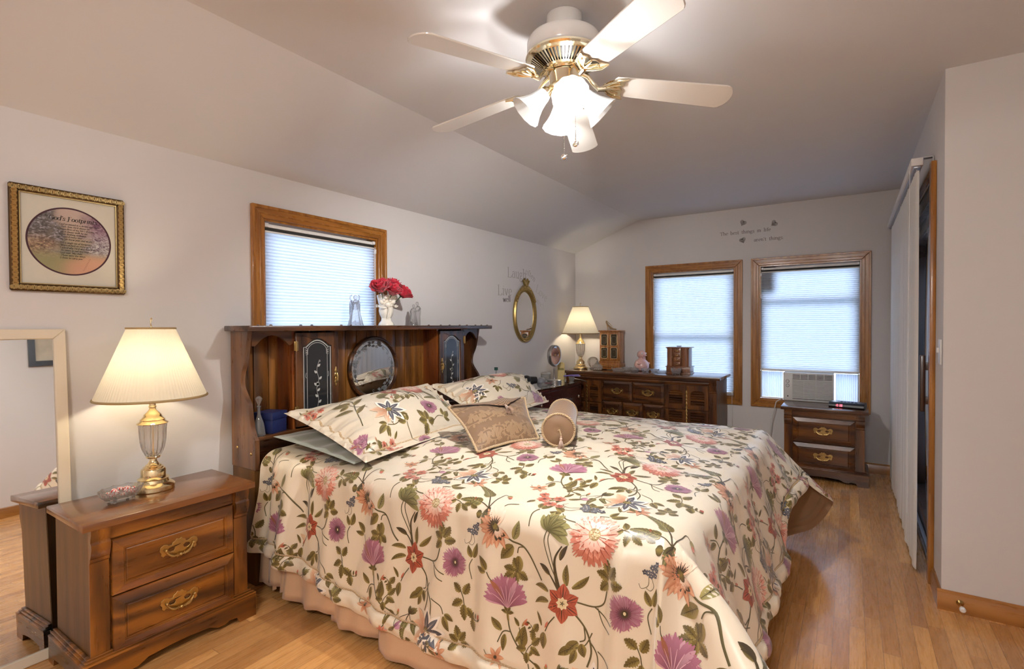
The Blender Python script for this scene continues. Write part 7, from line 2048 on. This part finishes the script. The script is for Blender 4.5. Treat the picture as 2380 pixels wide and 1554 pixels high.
# front faces local -y
def bxs(p, n, mat, L, c=.003):
    a = MB()
    for q in L: a.cbox(*q, c)
    return a.build(n, mat, p)
bxs(jb, 'carcass', M['oakbox'], [(-.118, -.060, .075, .118, .075, .425)])
bxs(jb, 'top', M['oakbox'], [(-.130, -.072, .4255, .130, .085, .440)])
bxs(jb, 'base', M['oakbox'], [(-.128, -.070, .020, .128, .083, .0745)])
bxs(jb, 'plinth', M['oakbox'], [(-.140, -.080, .008, .140, .090, .0195), (-.134, -.074, 0, -.090, .086, .0078), (.090, -.074, 0, .134, .086, .0078)])
bxs(jb, 'cornice', M['oakbox'], [(-.124, -.066, .0748, .124, -.0605, .098)], .002)
for s in (-1, 1):
    x0, x1 = (s * .004, s * .110) if s > 0 else (s * .110, s * .004)
    d = bxs(jb, 'door', M['oakbox'], [(x0, -.070, .102, x1, -.0605, .420)], .002)
    for (z0, z1) in ((.130, .245), (.275, .395)):
        xc = (x0 + x1) / 2; n = 10
        def sh(g, t=0):
            pts = []
            for (cx_, cz_, a0) in ((xc + .036 - .014, z1 - .014, 0), (xc - .036 + .014, z1 - .014, 90), (xc - .036 + .014, z0 + .014, 180), (xc + .036 - .014, z0 + .014, 270)):
                for k in range(n + 1): an_ = math.radians(a0 + 90 * k / n); pts.append((cx_ + (.014 + g) * math.cos(an_), cz_ + (.014 + g) * math.sin(an_)))
            return pts
        a = MB(); a.prism(sh(0), -.0725, -.0702, 'y'); g = a.build('glass_panel', M['panelgold'], d)
        a = MB(); a.tube([(x, -.0735, z) for x, z in sh(.002)], .0028, 6, closed=True); a.tube([(xc + .026 * math.cos(t) * (1 - .12 * math.cos(4 * t)), -.0732, (z0 + z1) / 2 + .044 * math.sin(t) * (1 - .12 * math.cos(4 * t))) for t in np.linspace(0, 2 * PI, 40, endpoint=False)], .0012, 5, closed=True); a.build('gilt_border', M['gold'], g)
    a = MB(); a.ball((s * .012, -.074, .262), (.004, .005, .014), 8, 6); a.build('door_pull', M['brass'], d)
    d = bxs(jb, 'drawer', M['oakbox'], [(x0 + .002, -.078, .028, x1 - .002, -.0705, .070)], .002)
    a = MB(); xc = (x0 + x1) / 2; a.tube([(xc - .026, -.080, .052), (xc - .020, -.083, .047), (xc + .020, -.083, .047), (xc + .026, -.080, .052)], .0018, 6); a.build('drawer_pull', M['brassa'], d)
hs = thing('high_heel_shoe', 'ornamental bronze high-heeled shoe on top of the honey oak jewellery armoire', 'ornament', (-2.245, 5.42, DT + .4402), -.15)
M['shoe'] = plain('bronze_shoe', (.42, .28, .16), .35, .6, .35, 90)
sp = [(-.062, .094, .018), (-.052, .066, .020), (-.030, .044, .019), (.000, .022, .020), (.030, .012, .022), (.052, .010, .018), (.064, .008, .006)]
a = MB(); v = []; f = []; n = 12
for (x, z, w) in sp:
    for k in range(n):
        g = 2 * PI * k / n; v.append((x, w * math.cos(g), max(.0, z + (.016 if x < .02 else .010) * math.sin(g) * (1 if math.sin(g) > 0 else .5))))
for i in range(len(sp) - 1):
    for k in range(n): f.append((i * n + k, i * n + (k + 1) % n, (i + 1) * n + (k + 1) % n, (i + 1) * n + k))
f += [tuple(range(n)), tuple((len(sp) - 1) * n + k for k in range(n))]
a.add(v, f); a.build('upper', M['shoe'], hs)
a = MB(); a.tube([(-.052, 0, .066), (-.050, 0, .040), (-.046, 0, .0)], [.010, .004, .0035], 8); a.build('heel', M['shoe'], hs)
a = MB()
for k in range(5): x = -.05 + .014 * k; a.ball((x, 0, .098 - .012 * k), (.006, .007, .006), 8, 6)
a.build('ruffle_trim', M['brassa'], hs)

# crystal lidded jar and kiss-shaped dish between the lamp and armoire
cj = thing('crystal_ball_jar', 'round cut-crystal globe next to the base of the corner lamp', 'crystal jar', (-2.458, 5.400, DT), 0)
a = MB(); a.lathe([(.036, 0), (.038, .006), (.026, .016), (.030, .022), (.052, .045), (.062, .075), (.060, .100), (.046, .124), (.024, .136), (.001, .138)], 0, 0, 0, 18, lambda a_, t: 1 + .04 * math.cos(9 * a_)); a.build('globe', M['crystal'], cj, flat=True)
kd = thing('crystal_kiss_dish', 'teardrop-shaped cut-crystal candy dish in front of the jewellery armoire', 'crystal dish', (-2.345, 5.265, DT), 0)
a = MB(); a.lathe([(.040, 0), (.056, .010), (.060, .026), (.056, .036)], 0, 0, 0, 20, lambda a_, t: 1 + .03 * math.cos(10 * a_)); a.build('dish', M['crystal'], kd, flat=True)
a = MB(); a.lathe([(.057, .0362), (.050, .048), (.034, .066), (.016, .086), (.006, .104), (.002, .122), (.0005, .128)], 0, 0, 0, 20, lambda a_, t: 1 + .03 * math.cos(10 * a_)); a.build('lid', M['crystal'], kd, flat=True)
def cdish(label, loc, rx, ry, h, feet=True, lobes=8, spike=0.0, rot=0.0, lid=False, nm='crystal_dish', mat=None):
    t = thing(nm, label, 'crystal dish', loc, rot, 'cut-crystal dishes on the dresser' if abs(loc[2] - DT) < .001 else ('small glass dishes on the vanity' if abs(loc[2] - VT) < .001 else None))
    mat = mat or M['crystal']; z0 = .014 if feet else 0
    a = MB(); n = 32; prof = [(.45, 0), (.70, .02), (.92, .55), (1.0, 1.0), (.94, .98), (.82, .5), (.60, .16), (.001, .12)]; v = []; f = []
    for (r, z) in prof:
        for k in range(n):
            g = 2 * PI * k / n; up = 1 + (spike * math.cos(lobes * g) if z > .9 else 0)
            fac = 1 + .03 * math.cos(lobes * 2 * g)
            v.append((rx * r * fac * math.cos(g), ry * r * fac * math.sin(g), z0 + h * z * up))
    for i in range(len(prof) - 1):
        for k in range(n): f.append((i * n + k, i * n + (k + 1) % n, (i + 1) * n + (k + 1) % n, (i + 1) * n + k))
    f.append(tuple(reversed(range(n))))
    a.add(v, f); a.build('bowl', mat, t, flat=True)
    if feet:
        for (sx, sy) in ((1, 1), (1, -1), (-1, 1), (-1, -1)):
            a = MB(); x, y = rx * .42 * sx, ry * .42 * sy; a.ball((x, y, .0065), .0065, 8, 6); a.tube([(x, y, .008), (x * .97, y * .97, .0165)], [.0045, .008], 8); a.build('foot', mat, t)
    if lid:
        a = MB(); a.lathe([(rx * .96, z0 + h + .0005), (rx * .85, z0 + h + .012), (rx * .4, z0 + h + .022), (.008, z0 + h + .026), (.012, z0 + h + .036), (.001, z0 + h + .042)], 0, 0, 0, 20); a.build('lid', mat, t, flat=True)
    return t
cdish('long cut-crystal dish with pointed ends at the left of the dresser dishes', (-2.085, 5.225, DT), .075, .045, .034, False, 4, .25)
cdish('flat round cut-crystal dish standing behind the pointed crystal dish on the dresser', (-2.035, 5.345, DT), .058, .055, .040, False, 10, .05)
cdish('low cut-crystal dish with a steeple lid in front of the pink duck', (-1.905, 5.235, DT), .046, .046, .026, False, 8, 0, 0, True)
cdish('small square crystal dish between the pink duck and the round coaster', (-1.795, 5.255, DT), .048, .048, .030, True, 4, .10, .6)
cdish('second small square crystal dish, right beside the pink duck', (-1.725, 5.345, DT), .046, .046, .034, False, 4, .08, .3)
cdish('round faceted crystal ashtray left of the cherry jewellery tower', (-1.620, 5.265, DT), .062, .062, .026, False, 12, .03)
cdish('footed crystal bowl with flared points in front of the cherry jewellery tower', (-1.448, 5.150, DT), .052, .052, .048, True, 4, .22, .78)

jt = thing('jewelry_tower', 'cherry jewellery tower with four small drawers before the far window shade', 'jewelry box', (-1.462, 5.335, DT), 0)
bxs(jt, 'base', M['cherrybox'], [(-.118, -.072, .014, .118, .078, .068)])
bxs(jt, 'plinth', M['cherrybox'], [(-.124, -.078, 0, .124, .084, .0135)], .003)
bxs(jt, 'base_cap', M['cherrybox'], [(-.126, -.080, .0685, .126, .086, .076)], .003)
bxs(jt, 'drawer_column', M['cherrybox'], [(-.050, -.066, .0765, .026, .068, .262)], .002)
for s in (-1, 1):
    xa, xb = ((-.104, -.052) if s < 0 else (.028, .104))
    a = MB(); n = 10
    a.prism([(xa, .066), (xb, .066), (xb, -.060)] + [((xa + xb) / 2 + (xb - xa) / 2 * math.cos(t), -.060 - .018 * math.sin(t)) for t in np.linspace(0, PI, n)][1:-1] + [(xa, -.060)], .0765, .262, 'z'); o = a.build('side_door', M['cherrybox'], jt)
    a = MB(); xr = xb - .012 if s > 0 else xa + .012
    a.lathe([(.011, .0770), (.011, .084), (.007, .088), (.007, .250), (.011, .254), (.011, .2618)], xr + s * .010, -.070, 0, 14); a.build('column', M['cherrybox'], o)
    a = MB(); a.ball(((xa + .004) if s > 0 else (xb - .004), -.080, .17), (.003, .004, .014), 8, 6); a.build('door_pull', M['brassa'], o)
bxs(jt, 'top', M['cherrybox'], [(-.122, -.084, .2625, .122, .084, .271)], .003)
for k in range(4):
    z = .081 + k * .0455
    d = bxs(jt, 'drawer', M['cherrybox'], [(-.044, -.0725, z, .020, -.0665, z + .038)], .002)
    a = MB(); a.tube([(-.026, -.075, z + .022), (-.022, -.078, z + .016), (-.012, -.079, z + .014), (-.002, -.078, z + .016), (.002, -.075, z + .022)], .0018, 6); a.build('drawer_pull', M['brassa'], d)
bxs(jt, 'drawer', M['cherrybox'], [(-.080, -.0785, .022, .080, -.0725, .062)], .002)
cdish('tiny crystal dish on top of the cherry jewellery tower', (-1.470, 5.335, DT + .2712), .026, .022, .014, False, 6, .08, 0, False, 'crystal_dish')

# ------------------------------------------------------------------ on the vanity
VT = VZ + .0003
vm = thing('vanity_mirror', 'round brushed-nickel make-up mirror on a pedestal standing on the vanity', 'mirror', (-2.500, 4.555, VT), math.radians(-2))
a = MB(); a.lathe([(.072, 0), (.073, .004), (.072, .026), (.066, .030), (.012, .034), (.010, .045), (.010, .13), (.013, .135), (.009, .140), (.009, .152), (.001, .153)], 0, 0, 0, 40); a.build('pedestal', M['nickel'], vm)
mz = .275; MRR = .104
a = MB(); a.tube([(0, (MRR + .006) * math.cos(t), mz + (MRR + .006) * math.sin(t)) for t in np.linspace(PI, 2 * PI, 24)], .005, 8); a.build('yoke', M['nickel'], vm)
a = MB(); a.M = Matrix.Translation((0, 0, mz)) @ Matrix.Rotation(PI / 2, 4, 'Y'); a.lathe([(MRR - .012, -.020), (MRR - .002, -.022), (MRR, -.018), (MRR, .018), (MRR - .002, .022), (MRR - .012, .020)], 0, 0, 0, 48, cap=False); a.build('mirror_ring', M['nickel'], vm)
for s in (1, -1):
    a = MB(); a.M = Matrix.Translation((0, 0, mz)) @ Matrix.Rotation(PI / 2, 4, 'Y'); a.lathe([(MRR - .0125, s * .0195), (.0005, s * .0185)], 0, 0, 0, 48, cap=False); a.build('mirror_glass', M['mirror'], vm)
lot = thing('lotion_bottle', 'tall pale yellow plastic bottle behind the make-up mirror on the vanity', 'bottle', (-2.560, 4.815, VT), .5)
M['yellowp'] = plain('pale_yellow_plastic', (.66, .50, .20), .4)
a = MB(); n = 8
a.prism([(-.036, 0), (.036, 0), (.038, .02), (.038, .165), (.030, .185), (-.030, .190), (-.038, .165), (-.038, .02)], -.020, .020, 'y'); o = a.build('bottle', M['yellowp'], lot); b = o.modifiers.new('edge', 'BEVEL'); b.width = .008; b.segments = 3; b.limit_method = 'ANGLE'
a = MB(); a.box(-.028, -.0206, .105, .028, -.0202, .128); a.build('label', plain('olive_label', (.24, .20, .04), .5), lot, flat=True)
cjr = thing('glass_canister', 'squat clear glass canister with a lid beside the make-up mirror', 'jar', (-2.640, 4.625, VT), .2)
a = MB(); a.lathe([(.046, 0), (.048, .004), (.050, .02), (.050, .070), (.048, .074), (.046, .072), (.046, .012), (.001, .010)], 0, 0, 0, 24, cap=False); a.build('jar', M['crystal'], cjr)
a = MB(); a.lathe([(.052, .0745), (.053, .080), (.048, .090), (.020, .096), (.001, .097)], 0, 0, 0, 24); a.build('lid', M['crystal'], cjr)
hd = thing('hair_dryer', 'black hair dryer lying on the vanity behind the far sham', 'hair dryer', (-2.560, 4.120, VT), .9)
a = MB(); a.ball((0, 0, .055), (.055, .050, .050), 20, 12); a.tube([(.03, 0, .055), (.10, 0, .058)], [.040, .032], 16); a.build('barrel', M['black'], hd)
a = MB(); a.tube([(-.01, .01, .035), (-.03, .06, .018), (-.05, .11, .016)], [.022, .018, .016], 12); a.build('handle', M['black'], hd)
a = MB(); a.M = Matrix.Translation((-.050, 0, .055)) @ Matrix.Rotation(PI / 2, 4, 'Y'); a.lathe([(.030, .0), (.034, -.006), (.020, -.010), (.001, -.010)], 0, 0, 0, 20); a.build('filter_cap', M['nickel'], hd)
sb = thing('spray_bottle', 'slim bottle with a grey pump top beside the hair dryer', 'bottle', (-2.690, 3.985, VT), 0)
a = MB(); a.lathe([(.018, 0), (.019, .006), (.019, .080), (.012, .095), (.001, .096)], 0, 0, 0, 18); a.build('bottle', plain('pinkish_plastic', (.62, .50, .48), .4), sb)
a = MB(); a.lathe([(.010, .0965), (.010, .112), (.007, .114), (.007, .126), (.001, .127)], 0, 0, 0, 14); a.build('pump', plain('grey_pump', (.20, .20, .22), .4), sb)
tb_ = thing('tall_bottle', 'slender clear bottle with a dark green cap left of the hair dryer', 'bottle', (-2.640, 3.735, VT), 0)
a = MB(); a.lathe([(.016, 0), (.017, .006), (.016, .08), (.007, .11), (.006, .178), (.001, .179)], 0, 0, 0, 16); a.build('bottle', M['paleglass'], tb_)
a = MB(); a.lathe([(.017, .1795), (.017, .205), (.001, .206)], 0, 0, 0, 16); a.build('cap', plain('green_cap', (.01, .06, .05), .4), tb_)
pb = thing('purple_brush', 'purple hairbrush lying in a white cup at the front of the vanity', 'brush', (-2.420, 4.800, VT + .045), .3)
a = MB(); a.tube([(-.09, -.02, .004), (-.02, 0, .010), (.07, .02, .016)], [.006, .009, .007], 10); a.cbox(.0, -.012, .0, .085, .030, .010, .004); a.build('handle', plain('purple_plastic', (.10, .06, .30), .35), pb)
cu = thing('white_cup', 'small white glass cup under the purple brush', 'cup', (-2.425, 4.795, VT), 0)
a = MB(); a.lathe([(.020, 0), (.024, .004), (.032, .036), (.034, .041), (.030, .040), (.021, .008), (.001, .006)], 0, 0, 0, 20, cap=False); a.build('cup', M['paleglass'], cu)
td = thing('trinket_tray', 'shallow glass tray holding dark red beads in front of the make-up mirror', 'tray', (-2.480, 4.395, VT), .2)
a = MB(); a.lathe([(.050, 0), (.056, .003), (.064, .014), (.060, .014), (.052, .005), (.001, .004)], 0, 0, 0, 24, cap=False); a.build('tray', M['crystal'], td)
a = MB()
for k in range(22): g = k * .285; a.ball((.036 * math.cos(g), .036 * math.sin(g) * .8, .0095), .0048, 8, 6)
a.build('bead_strand', plain('garnet_beads', (.10, .012, .014), .2), td)
gd = thing('grey_dome_box', 'grey domed compact with a clear lid behind the make-up mirror pedestal', 'box', (-2.600, 4.470, VT), 0)
a = MB(); a.lathe([(.044, 0), (.046, .004), (.046, .018), (.036, .040), (.018, .052), (.001, .055)], 0, 0, 0, 28); a.build('dome', plain('grey_plastic', (.22, .22, .24), .35), gd)
for (x, y, r, lb) in ((-2.43, 4.235, .030, 'small clear glass dish nearest the bed on the vanity'), (-2.64, 4.30, .034, 'small clear glass dish against the wall on the vanity')):
    cdish(lb, (x, y, VT), r, r, .020, False, 8, .05)
ey = thing('eyeliner_pencils', 'pair of thin dark pencils hanging over the front edge of the vanity', 'pencils', (-2.372, 4.860, VT + .006), 0)
for k in (0, 1):
    a = MB(); a.tube([(-.06, .02 * k - .03, .012), (.02, .01 * k, .003), (.075, .03 + .012 * k, -.020)], .0035, 8); a.build('pencil', M['black'], ey)

# ------------------------------------------------------------------ on the near nightstand: footed dish of peppermints
NT_ = .6222
cdish('footed cut-crystal bowl filled with peppermints on the near nightstand', (-2.500, .862, NT_), .052, .082, .040, True, 10, .06, 0.15, False, 'candy_dish')
M['mint'] = None
def mint_mat():
    n = NT('peppermint'); tc = n.n('ShaderNodeTexCoord'); sp_ = n.n('ShaderNodeSeparateXYZ', {0: tc.outputs['Object']})
    an_ = n.math('ARCTAN2', sp_.outputs[1], sp_.outputs[0]); w = n.math('SINE', n.math('MULTIPLY', an_, 6.0))
    c = n.mix(n.math('GREATER_THAN', w, .35), (.80, .74, .72), (.62, .03, .03)); n.set(col=c, rough=.2, coat=.5); return n.m
M['mint'] = mint_mat()
a = MB(); a.lathe([(.001, -.0045), (.008, -.0045), (.0112, -.002), (.0112, .002), (.008, .0045), (.001, .0045)], 0, 0, 0, 18)
mint = a.build('peppermint', M['mint']); tag(mint, 'red and white peppermint candy in the footed crystal bowl', 'candy', 'peppermints in the crystal bowl')
q = random.Random(12); spots = []
for lvl, (n_, z, sx, sy) in enumerate(((7, .030, .024, .048), (6, .040, .022, .042), (3, .049, .012, .026))):
    for k in range(n_):
        g = 2 * PI * k / n_ + lvl * .5; spots.append((-2.500 + sx * math.cos(g) * .8, .862 + sy * math.sin(g), NT_ + z))
for k, p in enumerate(spots):
    o = mint if k == 0 else mint.copy()
    if k: C.objects.link(o)
    o.location = p; o.rotation_euler = (q.uniform(-.6, .6), q.uniform(-.6, .6), q.uniform(0, 6))
